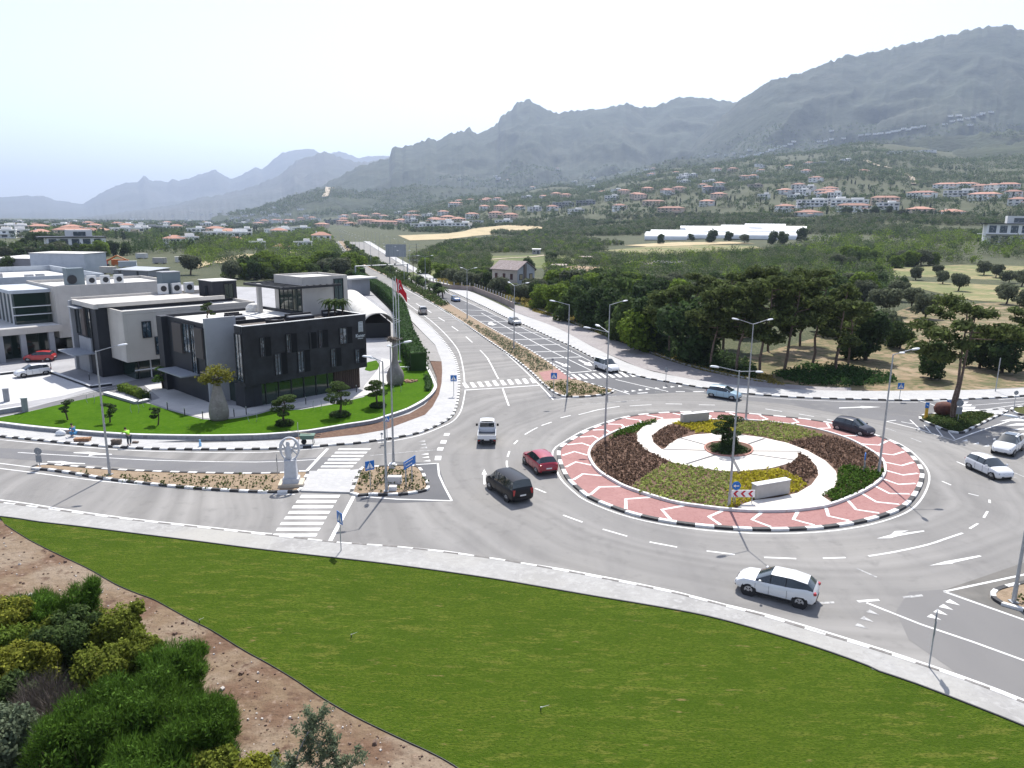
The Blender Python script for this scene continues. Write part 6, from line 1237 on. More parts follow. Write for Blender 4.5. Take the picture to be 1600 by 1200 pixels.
# scrap yard machinery
c=hit(160,416); r_=empty('excavator',(c.x,c.y,c.z),.3,'orange and red excavator standing in the scrap yard left of the road','excavator'); Mo=mat('orange_machine',(.5,.14,.02),.5); Mr=mat('red_machine',(.42,.03,.03),.5)
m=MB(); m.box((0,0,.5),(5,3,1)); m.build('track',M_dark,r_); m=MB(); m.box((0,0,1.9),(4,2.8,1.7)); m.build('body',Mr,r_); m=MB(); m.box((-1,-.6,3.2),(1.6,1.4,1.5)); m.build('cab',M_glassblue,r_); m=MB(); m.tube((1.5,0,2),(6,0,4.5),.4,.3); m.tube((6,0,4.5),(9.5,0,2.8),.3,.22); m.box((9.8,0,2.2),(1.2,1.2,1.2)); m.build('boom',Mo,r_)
for x_,y_,cm,lb_ in [(186,415,Mo,'long orange trailer beside the red excavator'),(170,428,M_creamw,'cream open trailer in front of the excavator'),(200,418,M_bluew,'pale blue container in the scrap yard'),(222,404,M_roofw,'white tarpaulined load in the scrap yard'),(250,412,M_conc,'grey heap of tarpaulins in the scrap yard'),(285,410,M_roofw,'white container at the right end of the scrap yard'),(145,425,Mrust,'rusty container left of the excavator')]:
    c=hit(x_,y_); m=MB(); w_=random.uniform(5,8); m.box((0,0,1.5),(w_,2.5,2.2),taper=.96); m.box((0,0,2.65),(w_+.1,2.6,.14)); [m.tube((sx*w_*.35,-1.3,.45),(sx*w_*.35,1.3,.45),.45,n=10) for sx in(-1,1)]; tag(m.build('container',cm,loc=(c.x,c.y,c.z),rz=random.uniform(-.5,.5)),lb_,'container')
# ================= vegetation =================
def fol(n,c,isl=.4,rnd=.15,tr=.42):
    c=tuple(min(x*1.35,.5) for x in c); return mat(n,c,.8,spec=.12,isl=isl,rnd=rnd,trans=tr,layers=[(.5,tuple(x*.8 for x in c),.45,.65,3)])
F_olive=fol('olive_foliage',(.095,.110,.065)); F_dark=fol('dark_foliage',(.038,.064,.022)); F_bright=fol('bright_foliage',(.105,.155,.022)); F_mid=fol('mid_foliage',(.055,.085,.025)); F_pine=fol('pine_foliage',(.075,.098,.030)); F_cyp=fol('cypress_foliage',(.022,.038,.018))
F_yel=fol('yellow_green_foliage',(.125,.15,.022),isl=.5); F_broom=fol('broom_foliage',(.055,.108,.014),isl=.5); F_grey=fol('grey_green_foliage',(.12,.15,.09)); F_dry=fol('dry_twigs',(.12,.10,.085),tr=0); F_brown=fol('bronze_foliage',(.105,.068,.048),isl=.5); F_gold=fol('golden_foliage',(.42,.33,.03),isl=.4); F_lime=fol('lime_foliage',(.215,.25,.07),isl=.4); F_hedge=fol('hedge_foliage',(.035,.075,.02)); F_autumn=fol('ochre_foliage',(.20,.165,.045)); F_btl=fol('bottle_tree_foliage',(.17,.17,.03))
def leafquads(pos,nrm,size,asp=1.6,rg=rng):
    n=len(pos); a=rg.normal(size=(n,3)); t=np.cross(nrm,a); t/=np.linalg.norm(t,axis=1,keepdims=True)+1e-9; b=np.cross(nrm,t); b/=np.linalg.norm(b,axis=1,keepdims=True)+1e-9
    s=size*rg.uniform(.55,1.35,(n,1)); t=t*s*asp/2; b=b*s/2
    v=np.stack([pos-t-b*.4,pos-b*.9*0-t*.2+b,pos+t+b*.3,pos+t*.2-b],1).reshape(-1,3)
    return v,np.arange(4*n).reshape(-1,4)
def lobes_pts(lobes,n,shell=.16,seed=0,up=0.,jag=.35):
    rg=np.random.default_rng(seed); L=np.array(lobes,float); w_=L[:,3]*L[:,4]+L[:,5]*L[:,3]; w_=w_/w_.sum(); ix=rg.choice(len(L),n,p=w_)
    d=rg.normal(size=(n,3)); d/=np.linalg.norm(d,axis=1,keepdims=True); r=1-np.abs(rg.normal(size=n))*shell
    r*=(1-jag/2)+jag*vnoise(d[:,0]*3.2+ix*7.3+20,d[:,1]*3.2+d[:,2]*3.+20,seed); l=L[ix]
    p=l[:,:3]+d*l[:,3:6]*r[:,None]; nr=d/l[:,3:6]; nr/=np.linalg.norm(nr,axis=1,keepdims=True); nr=nr+rg.normal(size=(n,3))*.55; nr[:,2]+=up
    nr/=np.linalg.norm(nr,axis=1,keepdims=True); return p,nr,rg
def crown_mesh(name,lobes,n,leaf,m,seed=0,shell=.16,asp=1.6,up=.1,jag=.35,core=None):
    p,nr,rg=lobes_pts(lobes,n,shell,seed,up,jag); v,f=leafquads(p,nr,leaf,asp,rg); return np_mesh(name,v,f,m)
def blades(name,lobes,n,ln,wd_,m,seed=0,spread=.5):
    p,nr,rg=lobes_pts(lobes,n,.25,seed); d=nr*spread+np.array([0,0,1.]); d/=np.linalg.norm(d,axis=1,keepdims=True); a=rg.normal(size=(n,3)); b=np.cross(d,a); b/=np.linalg.norm(b,axis=1,keepdims=True)
    l=ln*rg.uniform(.5,1.4,(n,1)); b=b*wd_*rg.uniform(.6,1.3,(n,1)); v=np.stack([p-b,p+b,p+d*l+b*.25,p+d*l-b*.25],1).reshape(-1,3); return np_mesh(name,v,np.arange(4*n).reshape(-1,4),m)
def trunk(mb,pts,r0,r1,n=7):
    k=len(pts)-1
    for i_ in range(k): mb.tube(pts[i_],pts[i_+1],r0+(r1-r0)*i_/k,r0+(r1-r0)*(i_+1)/k,n=n,cap=False)
def T(name,label,cat,tm,cm,loc=(0,0,0),rz=0,group=None,extra=None):
    r_=empty(name,loc,rz,label,cat,group); link('trunk',tm,r_); link('crown',cm,r_); return r_
def rl(seed,n,R_,z0,z1,r,squash=.8,core=True):
    q=random.Random(seed); L=[(0,0,(z0+z1)/2,R_*.72,R_*.72,(z1-z0)*.45)] if core else []
    for k in range(n):
        a=q.uniform(0,6.28); d=q.uniform(.35,1)*R_*.72; z=q.uniform(z0+r*.5,z1-r*.6); s=r*q.uniform(.7,1.25); L.append((math.cos(a)*d,math.sin(a)*d,z-(d/R_)**2*(z1-z0)*.15,s,s,s*squash))
    return L
def simple_trunk(h,r,seed,forks=4,R_=1.5,z=None):
    q=random.Random(seed); m=MB(); lean=q.uniform(-.3,.3); trunk(m,[(0,0,-.2),(lean*.4,.1,h*.5),(lean,.1,h)],r,r*.6)
    for k in range(forks): a=6.28*k/forks+q.uniform(-.4,.4); trunk(m,[(lean,.1,h*.85),(lean+math.cos(a)*R_*.5,math.sin(a)*R_*.5,h+R_*.4),(lean+math.cos(a)*R_*.9,math.sin(a)*R_*.9,h+R_*.9)],r*.45,r*.12,5)
    return m.mesh('trunk',M_wood,angle=60)
TK={} # kind -> list of (trunk mesh, crown mesh, nominal height)
for s in range(3):
    TK.setdefault('olive',[]).append((simple_trunk(1.3,.22,s,4,1.4),crown_mesh('crown',rl(s,11,2.5,.9,4.6,1.05),3400,.26,F_olive,s),4.6))
    TK.setdefault('dark',[]).append((simple_trunk(1.6,.25,s+10,4,1.6),crown_mesh('crown',rl(s+10,12,2.9,.5,6.4,1.2),3600,.30,F_dark,s+10),6.4))
    TK.setdefault('bright',[]).append((simple_trunk(1.2,.2,s+20,4,1.4),crown_mesh('crown',rl(s+20,12,2.9,.3,5.0,1.15),3400,.30,F_bright,s+20),5.0))
    TK.setdefault('mid',[]).append((simple_trunk(1.2,.2,s+30,4,1.4),crown_mesh('crown',rl(s+30,12,2.6,.4,5.2,1.0),3200,.28,F_mid,s+30),5.2))
for s in range(2): TK.setdefault('cypress',[]).append((simple_trunk(1.,.16,s,0),crown_mesh('crown',[(0,0,1.2+k*.85,1.05*(1-(k/11)**1.6)+.12,1.05*(1-(k/11)**1.6)+.12,.9) for k in range(11)],1500,.3,F_cyp,s,jag=.25),10.2))
def pine(seed,h,lean=(0,0),dens=1.,F_=None,spread=1.,lo=.36):
    q=random.Random(seed); m=MB(); top=Vector((lean[0]*h,lean[1]*h,h*.93)); st=[Vector((0,0,-.3))]
    for k in range(1,7): t_=k/6; st.append(Vector((lean[0]*h*t_**1.3+q.uniform(-.25,.25),lean[1]*h*t_+q.uniform(-.25,.25),h*.93*t_)))
    trunk(m,st,.19*h/12,.05); L=[]
    nb=int(15*dens)
    for k in range(nb):
        t_=lo+(.98-lo)*k/nb; i_=min(int(t_*6),5); b=st[i_].lerp(st[i_+1],t_*6-i_); a=q.uniform(0,6.28); ln=(1.05-abs(t_-.62)*1.25)*h*.27*q.uniform(.6,1.25)*spread; e=b+Vector((math.cos(a)*ln,math.sin(a)*ln,ln*q.uniform(.05,.45))); mid=b.lerp(e,.5)+Vector((0,0,-.15)); trunk(m,[b,mid,e],.07,.02,5)
        for c_,sz in((e,1.),(b.lerp(e,.62),.8)): r=q.uniform(.6,1.15)*sz*h/12*1.15; L.append((c_.x,c_.y,c_.z+r*.15,r*1.2,r*1.2,r*.62))
    L.append((top.x,top.y,top.z,.9,.9,.7))
    return m.mesh('trunk',mat('pine_bark',(.19,.14,.11),.95,[(5,(.10,.07,.055),.4,.65)]),angle=60),crown_mesh('crown',L,int(6000*dens),.25,F_ or F_pine,seed,shell=.42,asp=2.4,jag=.6),h
for s in range(4): TK.setdefault('pine',[]).append(pine(s+3,12,(random.uniform(-.08,.1),random.uniform(-.05,.05))))
TK['thinpine']=[pine(77,12,(.12,0),.5),pine(78,12,(-.1,.02),.45)]
def put(kind,c,h,label=None,group=None,var=None,rz=None,name='tree',cat='tree'):
    tm,cm,h0=TK[kind][var if var is not None else random.randrange(len(TK[kind]))]; s=h/h0; r_=T(name,label,cat,tm,cm,c,rz if rz is not None else random.uniform(0,6.28),group); w_=s*random.uniform(.92,1.12); r_.scale=(w_,w_,s); return r_
# --- vectorised terrain ---
def terrv(X,Y):
    z=base_h(X,Y); th=np.arctan2(X,Y); r=np.hypot(X,Y)
    for (a0,a1,R0,Rj,Z,n2,s,tt) in LAY.values():
        fi=np.clip((th-a0)/(a1-a0)*(len(tt)-1),0,len(tt)-1.001); i_=fi.astype(int); fr=fi-i_; S=(r-R0)/(Rj[i_]-R0); fj=np.interp(S,s,np.arange(len(s))); j_=np.clip(fj.astype(int),0,len(s)-2); f2=fj-j_
        zz=(Z[i_,j_]*(1-f2)+Z[i_,j_+1]*f2)*(1-fr)+(Z[i_+1,j_]*(1-f2)+Z[i_+1,j_+1]*f2)*fr
        ok=(th>a0)&(th<a1)&(S>0)&(S<s[-1]); z=np.where(ok,np.maximum(z,zz),z)
    return z
def pixv(X,Y,Z):
    f=Y*cp-(Z-H)*sp; u=Y*sp+(Z-H)*cp; x=X/f; y=u/f; return 800+F*(cr*x+sr*y),600-F*(-sr*x+cr*y)
def inpoly(px,py,poly):
    ins=np.zeros(px.shape,bool); n=len(poly)
    for i_ in range(n):
        x1,y1=poly[i_];x2,y2=poly[(i_+1)%n]; c_=((y1>py)!=(y2>py))&(px<(x2-x1)*(py-y1)/(y2-y1+1e-9)+x1); ins^=c_
    return ins
EXC=[[(338,404),(385,397),(432,399),(425,408),(372,413),(335,411)],[(300,414),(318,408),(332,412),(310,420)],[(440,395),(470,392),(480,396),(455,400)],[(622,368),(700,365),(742,357),(790,352),(850,355),(846,362),(800,362),(740,369),(700,374),(640,376)],[(935,386),(1010,380),(1100,376),(1190,378),(1250,385),(1180,397),(1060,405),(960,402)],[(850,420),(900,416),(960,420),(985,428),(900,436),(862,432)],
 [(495,340),(520,352),(560,366),(600,388),(650,416),(700,440),(760,466),(820,484),(870,500),(930,522),(1000,552),(1060,570),(1160,592),(1600,600),(1600,1200),(0,1200),(0,455),(180,432),(300,436),(560,440),(545,420),(528,395),(515,372),(500,358)],[(1000,378),(1000,366),(1100,352),(1260,352),(1262,378)],[(765,395),(855,395),(860,462),(765,462)],[(0,455),(0,425),(50,410),(120,405),(130,440)],[(140,402),(300,395),(300,420),(230,440),(130,440)],[(1380,420),(1500,412),(1700,418),(1700,480),(1520,472),(1420,450)],[(598,376),(640,376),(640,415),(600,412)]]
ZON=[ # polygon, kinds, weights, height, density, label place
 ('g_left',[(265,402),(300,388),(400,375),(520,360),(530,385),(545,405),(562,432),(545,448),(470,436),(420,442),(290,430)],['bright','mid','dark','olive'],[.42,.25,.18,.15],(2.6,9),1.,'in the green belt left of the far road'),
 ('suburb',[(0,345),(520,345),(520,360),(400,378),(260,402),(130,405),(0,412)],['dark','mid','olive','cypress','bright'],[.4,.2,.15,.15,.1],(5,9),.55,'among the houses of the left suburb'),
 ('centre',[(640,408),(700,380),(850,368),(1000,385),(1330,392),(1240,440),(1060,410),(900,445),(870,480),(780,460),(700,440)],['olive','mid','dark','bright'],[.45,.25,.2,.1],(3.2,5.5),.7,'in the scrub around the stone farmhouse'),
 ('orchard',[(640,362),(700,352),(1000,335),(1330,338),(1600,345),(1600,372),(1260,366),(1100,355),(1000,368),(860,370)],['olive','mid','dark'],[.5,.25,.25],(4,6.5),1.,'in the orchards below the villas'),
 ('slope',[(520,350),(560,338),(700,300),(1000,252),(1340,225),(1600,285),(1600,345),(1330,338),(1000,335),(700,352),(640,362),(560,356)],['dark','mid','cypress','olive'],[.45,.25,.12,.18],(5.5,10),.62,'between the villas on the slope'),
 ('groveback',[(862,432),(1000,408),(1250,394),(1385,424),(1400,500),(1340,505),(1200,486),(1000,478),(905,470)],['mid','dark','olive','bright'],[.3,.25,.25,.2],(4,7.5),1.,'in the scrub behind the roadside grove'),
 ('rgreen',[(1250,385),(1330,372),(1600,365),(1600,414),(1380,422),(1300,420)],['bright','mid','olive','dark'],[.4,.25,.2,.15],(3,8.5),1.,'in the bright thicket beyond the meadow')]
rg=np.random.default_rng(5); NC=260000
az=rg.uniform(-.66,.68,NC); rr=np.exp(rg.uniform(math.log(150),math.log(4400),NC)); X=np.sin(az)*rr; Y=np.cos(az)*rr; Z=terrv(X,Y); PX,PY=pixv(X,Y,Z)
okm=(PX>-40)&(PX<1640)&(PY>180)&(PY<470)
for e_ in EXC: okm&=~inpoly(PX,PY,e_)
# keep clear of villas
VH=np.array([(o.location.x,o.location.y,o.scale[0]) for o in bpy.data.objects if o.name.startswith('villa') and o.parent is None])
indiv=[]; stuffp={}
for (zn,poly,kinds,wts,hr__,dens,place) in ZON:
    sel=np.where(okm&inpoly(PX,PY,poly))[0]; taken={}; n_=0
    for i_ in sel:
        x_,y_=X[i_],Y[i_]; rad=((4.3 if zn!='orchard' else 3.)*(1.15 if zn=='groveback' else 1) if dens>=1 else 3.6)*(1+rr[i_]/1600)*(1.35 if dens<.56 else .95); ky=(int(x_//rad),int(y_//rad))
        if any((ky[0]+a_,ky[1]+b_) in taken and math.hypot(taken[(ky[0]+a_,ky[1]+b_)][0]-x_,taken[(ky[0]+a_,ky[1]+b_)][1]-y_)<rad for a_ in(-1,0,1) for b_ in(-1,0,1)): continue
        if len(VH) and np.min(np.hypot(VH[:,0]-x_,VH[:,1]-y_)-VH[:,2]*9)<0: continue
        if zn=='centre' and vnoise(np.array([x_/25.]),np.array([y_/25.]),4)[0]<.28: continue
        if zn=='suburb' and vnoise(np.array([x_/60.]),np.array([y_/60.]),4)[0]<.55: continue
        if zn in('g_left','rgreen') and vnoise(np.array([x_/16.]),np.array([y_/30.]),6)[0]<.40: continue
        if zn=='orchard' and vnoise(np.array([x_/40.]),np.array([y_/70.]),6)[0]<.25: continue
        taken[ky]=(x_,y_); k=rg.choice(len(kinds),p=wts); stuffp.setdefault(zn,[]).append((rr[i_],x_,y_,Z[i_],kinds[k],rg.uniform(*hr__),PX[i_],PY[i_])); n_+=1
        if n_>3600: break
NI={'g_left':52,'suburb':38,'centre':48,'orchard':14,'slope':26,'rgreen':30,'groveback':48}
KN={'olive':'grey-green olive tree','dark':'dark evergreen tree','bright':'bright green bushy tree','mid':'mid-green rounded tree','cypress':'slender dark cypress','pine':'dark pine'}
massp=[]; lab={}
for (zn,poly,kinds,wts,hr__,dens,place) in ZON:
    L_=sorted(stuffp.get(zn,[])); ind=L_[:NI[zn]]; massp+=L_[NI[zn]:]
    for it in ind: lab.setdefault((it[4],zn,place),[]).append(it)
for (k,zn,place),L_ in lab.items():
    L_.sort(key=lambda q:q[6])
    for n_,(r0_,x_,y_,z_,k_,h_,a_,b_) in enumerate(L_): put(k_,(x_,y_,z_),h_,'%s %s from left %s'%(ordw(n_),KN[k],place),'trees and bushes of the valley')
# masses: one object of stuff per zone character
def mass(name,pts,label,nq,seed=1):
    bym={'olive':0,'dark':1,'bright':2,'mid':3,'cypress':4,'pine':1}; mats=[F_olive,F_dark,F_bright,F_mid,F_cyp]; V=[];Fq=[];MI=[];o=0; rg_=np.random.default_rng(seed)
    for (r0_,x_,y_,z_,k_,h_,a_,b_) in pts:
        w_=h_*.52 if k_!='cypress' else .9; n_=int(nq(r0_)); sz=max(.27,r0_*.00075); L_=[(0,0,h_*.5,w_,w_,h_*.5)]
        for q in range(4): a=rg_.uniform(0,6.28); L_.append((math.cos(a)*w_*.6,math.sin(a)*w_*.6,h_*rg_.uniform(.35,.75),w_*.5,w_*.5,h_*.25))
        L_=L_ if k_!='cypress' else L_[:1]; p,nr,_=lobes_pts(L_,n_,.15,int(x_*7+y_)%9999,.1); v,f=leafquads(p,nr,sz*1.25,1.5,rg_); v=v+np.array([x_,y_,z_-.3]); V.append(v); Fq.append(f+o); o+=len(v); MI.append(np.full(len(f),bym[k_]))
    if V: me=np_mesh(name,np.concatenate(V),np.concatenate(Fq),mats,mi=np.concatenate(MI)); tag(link(name,me),label,'vegetation',kind='stuff')
massp.sort(); print('mass',len(massp))
mass('scrub',massp,'dense scrub and orchard foliage covering the valley floor and lower slope',lambda r:min(380,max(18,85000/r)))
# forest on the far hills
sel=np.where((rr>1500)&(PX>-40)&(PX<1640)&(PY>195)&(PY<345)&(Z>30))[0][:42000]
selp=[(rr[i_],X[i_],Y[i_],Z[i_],('dark','mid','olive')[i_%3],rg.uniform(4.5,8.5)*(1+rr[i_]/6000),0,0) for i_ in sel if vnoise(np.array([X[i_]/160]),np.array([Y[i_]/160]),9)[0]>.30]
mass('forest',selp,'thin forest and maquis on the distant hillsides',lambda r:9,3)
# --- placed trees ---
PL=[('dark',1112,379,11,'dark tree hiding the middle of the white greenhouses'),('dark',1138,377,8,'smaller dark tree before the white greenhouses'),('olive',1163,380,7,'round olive in front of the right greenhouse'),('dark',1207,381,10,'dark twin tree before the right end of the greenhouses'),('mid',1222,382,9,'green tree beside the dark twin tree at the greenhouses'),('dark',1252,378,11,'dark tree closing the right end of the greenhouses'),('dark',1032,381,8,'dark tree before the left end of the greenhouses'),('mid',1080,376,6,'low green tree at the front greenhouse wall'),('pine',1110,577,12.5,'tall dark pine, first of the roadside grove behind the service road'),('pine',1150,583,13.5,'tall pine directly behind the kerb where the service road narrows'),('pine',1187,584,14,'tallest pine of the dense dark grove'),('pine',1225,578,14,'pine with spreading crown in the middle of the roadside grove'),('thinpine',1268,572,13.5,'slender leaning pine with bare lower trunk right of the dense grove'),('thinpine',1305,580,13,'thin pine with pale trunk and gaps in its crown'),('pine',1325,572,11.5,'smaller pine with twin stems at the right end of the grove'),('dark',1352,562,9,'dark bushy tree right of the thin pines'),
 ('dark',1078,566,10,'broad dark tree over the stone wall of the service road'),('pine',1045,556,11,'shaggy pine left of the dense grove'),('dark',1012,545,9.5,'dark tree in the middle of the roadside belt'),('mid',985,535,8.5,'mid-green tree with yellowish top behind the white delivery van'),('bright',1000,548,7,'light green young tree at the front of the roadside belt'),('dark',955,522,9,'dark round tree behind the double lamp'),('dark',925,512,8.5,'dark tree nearer the stone house in the roadside belt'),('mid',898,502,8,'green bushy tree at the left part of the roadside belt'),('bright',870,490,7,'bright green bush at the left end of the roadside belt'),('bright',850,482,6,'low bright bush at the very start of the roadside belt'),
 ('pine',1130,545,13,'dark pine behind the first row of the grove'),('pine',1200,548,14,'pine rising behind the middle of the grove'),('pine',1092,525,12,'pine in the back row above the dark trees'),('dark',1015,505,10,'large dark tree in the back row of the belt'),('mid',952,490,9,'mid-green tree in the back row of the belt'),('bright',1060,500,8.5,'light green tree showing between dark crowns'),('dark',905,478,7.5,'dark tree beside the ruined hut'),('pine',1250,540,13.5,'pine in the back row near the slender ones'),('dark',1160,520,11,'dark tree filling the back of the grove'),('dark',1290,520,9,'dark round tree behind the thin pines'),('mid',1240,500,9,'mid-green tree behind the tall pines'),('dark',1330,530,7.5,'dark low tree on the verge behind the grove'),
 ('dark',1454,592,5.6,'dense round dark tree standing alone on the dry verge'),('dark',1566,582,7,'dark tree on the dry verge at the right edge'),('pine',1600,575,9,'pine cut by the right edge of the verge'),('dark',1530,575,6.5,'dark tree between the twin-trunked pine and the right edge'),
 ('olive',1430,438,5.4,'round olive standing alone in the meadow'),('olive',1465,432,4.8,'olive at the back of the meadow pair'),('olive',1473,444,5,'front olive of the meadow pair'),('olive',1497,455,5.8,'large spreading olive in the middle of the meadow'),('olive',1537,430,6,'big olive at the far side of the meadow'),('olive',1556,434,5.5,'olive touching the big one at the far side of the meadow'),('olive',1576,443,5,'small round olive near the right edge of the meadow'),('olive',1596,448,6,'olive cut by the right edge of the photo'),('olive',1572,475,6,'dark olive low in the meadow at right'),('olive',1602,490,6.5,'large olive at the lower right of the meadow'),
 ('olive',1400,470,6,'olive at the lower left of the meadow'),('olive',1425,482,5.5,'olive beside the leaning one below the meadow'),('olive',1385,492,6.5,'broad olive behind the thin pines'),('olive',1445,497,6,'grey olive left of the twin-trunked pine'),('dark',1375,455,6,'dark bush on the edge of the meadow'),('dark',1410,458,5.5,'brownish dark bush in front of the meadow'),('olive',1350,470,6,'olive among the tall pines'),('olive',1380,530,6,'olive with light foliage on the verge behind the grove'),('mid',1405,545,5,'leafy green tree on the dry verge'),('olive',1330,455,6,'olive behind the right part of the grove'),('mid',1365,440,6,'green tree at the left edge of the meadow'),
 ('olive',782,462,5.6,'large grey olive in front of the stone farmhouse'),('dark',765,455,6,'dark tree at the left corner of the stone farmhouse'),('olive',812,472,5,'olive directly before the farmhouse door'),('dark',838,474,6,'dark olive hiding the farmhouse corner'),('bright',866,455,6.5,'bright green tree right of the farmhouse'),('bright',690,435,5.5,'bright green bush by the roadside left of the farmhouse'),('bright',665,428,6,'bright bush near the cross-arm pole'),('olive',725,452,6,'pale olive above the roadside wall'),('olive',708,446,5.5,'olive next to the bright roadside bush'),('dark',825,425,6.5,'dark tree behind the farmhouse roof'),('dark',860,412,6,'dark tree behind the farmhouse gable'),
 ('dark',50,388,11,'large dark conifer mass at the far left behind the white buildings'),('dark',68,392,12,'second great dark conifer beside the modern villa'),('dark',40,396,9,'lower dark conifer beside the great ones'),('dark',165,395,8,'dark tree right of the modern villa'),('mid',12,424,6,'olive-green tree behind the warehouse roof'),('bright',135,415,4.5,'green bush in front of the modern villa')]
for k_,x_,y_,h_,lb_ in PL:
    c=hit(x_,y_) if y_<470 else g(x_,y_); z=terr(c.x,c.y); put(k_,(c.x,c.y,z),h_,lb_,'tall trees by name' if False else None)
c=g(1487,655); r_=empty('tree',(c.x,c.y,.1),0,'twin-trunked pine rising from the planted eastern island','tree')
tm,cm,h0=pine(91,13,(-.01,0),.42,lo=.58); link('trunk',tm,r_); link('crown',cm,r_); tm,cm,h0=pine(92,12.5,(.07,.02),.5,spread=1.3,lo=.58); a_=link('trunk',tm,r_,(.3,.1,0)); link('crown',cm,r_,(.3,.1,0))
m=MB(); m.lathe([(.3,0),(.85,.25),(1.0,.75),(.8,1.25),(.25,1.5)],n=18,sx=1.1); c=g(1474,650); tag(m.build('boulder_pot',mat('rusty_red_stone',(.14,.055,.04),.85,[(2,(.09,.04,.035),.4,.6)],bump=(3,.6)),smooth=True,loc=(c.x,c.y,.12)),'big round rusty red boulder pot at the foot of the twin-trunked pine','planter')
# palms and small trees in the long median
def palm_meshes(h,seed):
    q=random.Random(seed); m=MB(); trunk(m,[(0,0,-.1),(.1,0,h*.5),(.05,0,h)],.22,.17); tr=m.mesh('trunk',M_wood,angle=60); m=MB()
    for k in range(22):
        a=6.28*k/22+q.uniform(-.1,.1); ln=q.uniform(1.7,2.5); e=q.uniform(.1,1.); prev=None
        for j in range(6):
            t_=j/5; rad=ln*t_; z=h+e*ln*t_-1.1*ln*t_*t_*.7; c_=Vector((math.cos(a)*rad,math.sin(a)*rad,z)); nn=Vector((-math.sin(a),math.cos(a),0))*(.28*math.sin(math.pi*min(t_*.9+.08,1)))
            if prev: m.add([prev[0]-prev[1],prev[0]+Vector((0,0,.06)),c_+Vector((0,0,.06)),c_-nn],[(0,1,2,3)]); m.add([prev[0]+prev[1],prev[0]+Vector((0,0,.06)),c_+Vector((0,0,.06)),c_+nn],[(0,3,2,1)])
            prev=(c_,nn)
    return tr,m.mesh('crown',F_mid)
PM=[palm_meshes(2.4,1),palm_meshes(1.3,2)]
mdn=resample(smooth(G([(692,466),(668,453),(640,441),(618,431),(590,416),(570,404),(552,392),(538,381)]),3),7.)
for k,p in enumerate(mdn[:58]):
    if k%4==1: put('dark' if k%3 else 'bright',(p.x,p.y,.1),random.uniform(2.6,4.2),'%s bushy tree from the near end of the palm-lined median'%ordw(k//4),'small trees in the long median')
    else: tr,cr_=PM[k%2]; T('palm','young palm in the long median of the dual carriageway','palm',tr,cr_,(p.x,p.y,.1),random.random()*6,'young palms in the long median')
tr,cr_=PM[0]; p_=hpt(14.6,3.6,8.94)
for k,(x_,y_) in enumerate([(14.9,3.4),(14.0,3.7),(13.6,4.4)]):
    p_=hpt(x_,y_,8.94); r_=T('potted_palm',['right potted palm on the roof terrace','middle potted palm on the roof terrace','left potted palm on the roof terrace'][k],'palm',tr,cr_,p_); r_.scale=(.55,.55,.75)
# hedge along the hotel
def hedge(px,wd_,h,label,z=.45,n=9000,leaf=.2,F_=None):
    P_=resample(smooth(G(px,z),4),.5); r_=empty('hedge',(0,0,0),0,label,'hedge'); m=MB(); V=[];Nn=[]
    rg_=np.random.default_rng(3); k=len(P_)-1; idx=rg_.integers(0,k,n)
    for a,b in zip(P_,P_[1:]): d=(b-a).normalized(); nn=Vector((-d.y,d.x,0))*(wd_/2-.15); m.prism([a+nn,b+nn,b-nn,a-nn],z-.1,z+h-.15)
    m.build('hedge_core',F_hedge,r_)
    for i_ in idx:
        a,b=P_[i_],P_[i_+1]; d=(b-a).normalized(); nn=Vector((-d.y,d.x,0)); t_=rg_.random(); c_=a.lerp(b,t_); s=rg_.random(); bm_=1+.12*math.sin(i_*1.3)
        if s<.4: p=c_+nn*rg_.uniform(-wd_/2,wd_/2); V.append((p.x,p.y,z+h*bm_+rg_.normal()*.07)); Nn.append((0,0,1))
        else: sg=1 if s<.7 else -1; p=c_+nn*sg*(wd_/2+rg_.normal()*.06)*bm_; V.append((p.x,p.y,z+rg_.uniform(0,h))); Nn.append(tuple(nn*sg))
    nr=np.array(Nn)+rg_.normal(size=(n,3))*.5; nr/=np.linalg.norm(nr,axis=1,keepdims=True); v,f=leafquads(np.array(V),nr,leaf,1.5,rg_); link('leaves',np_mesh('leaves',v,f,F_ or F_hedge),r_)
hedge([(553,436),(580,449),(604,466),(622,486),(629,510),(634,535),(645,562),(655,580)],2.4,2.6,'tall clipped dark hedge curving between the vaulted hall and the road',n=22000,leaf=.22)
hedge([(548,412),(556,420),(566,431)],2.5,2.6,'lower end of a roadside hedge beyond the camera gantry',n=3000)
hedge([(190,609),(205,614),(220,620),(230,625)],1.0,.7,'low clipped light green hedge box beside the ramp',n=2500,leaf=.12,F_=F_bright)
hedge([(666,590),(670,600),(668,612)],.7,.5,'low ivy strip behind the curved white coping',n=900,leaf=.12)
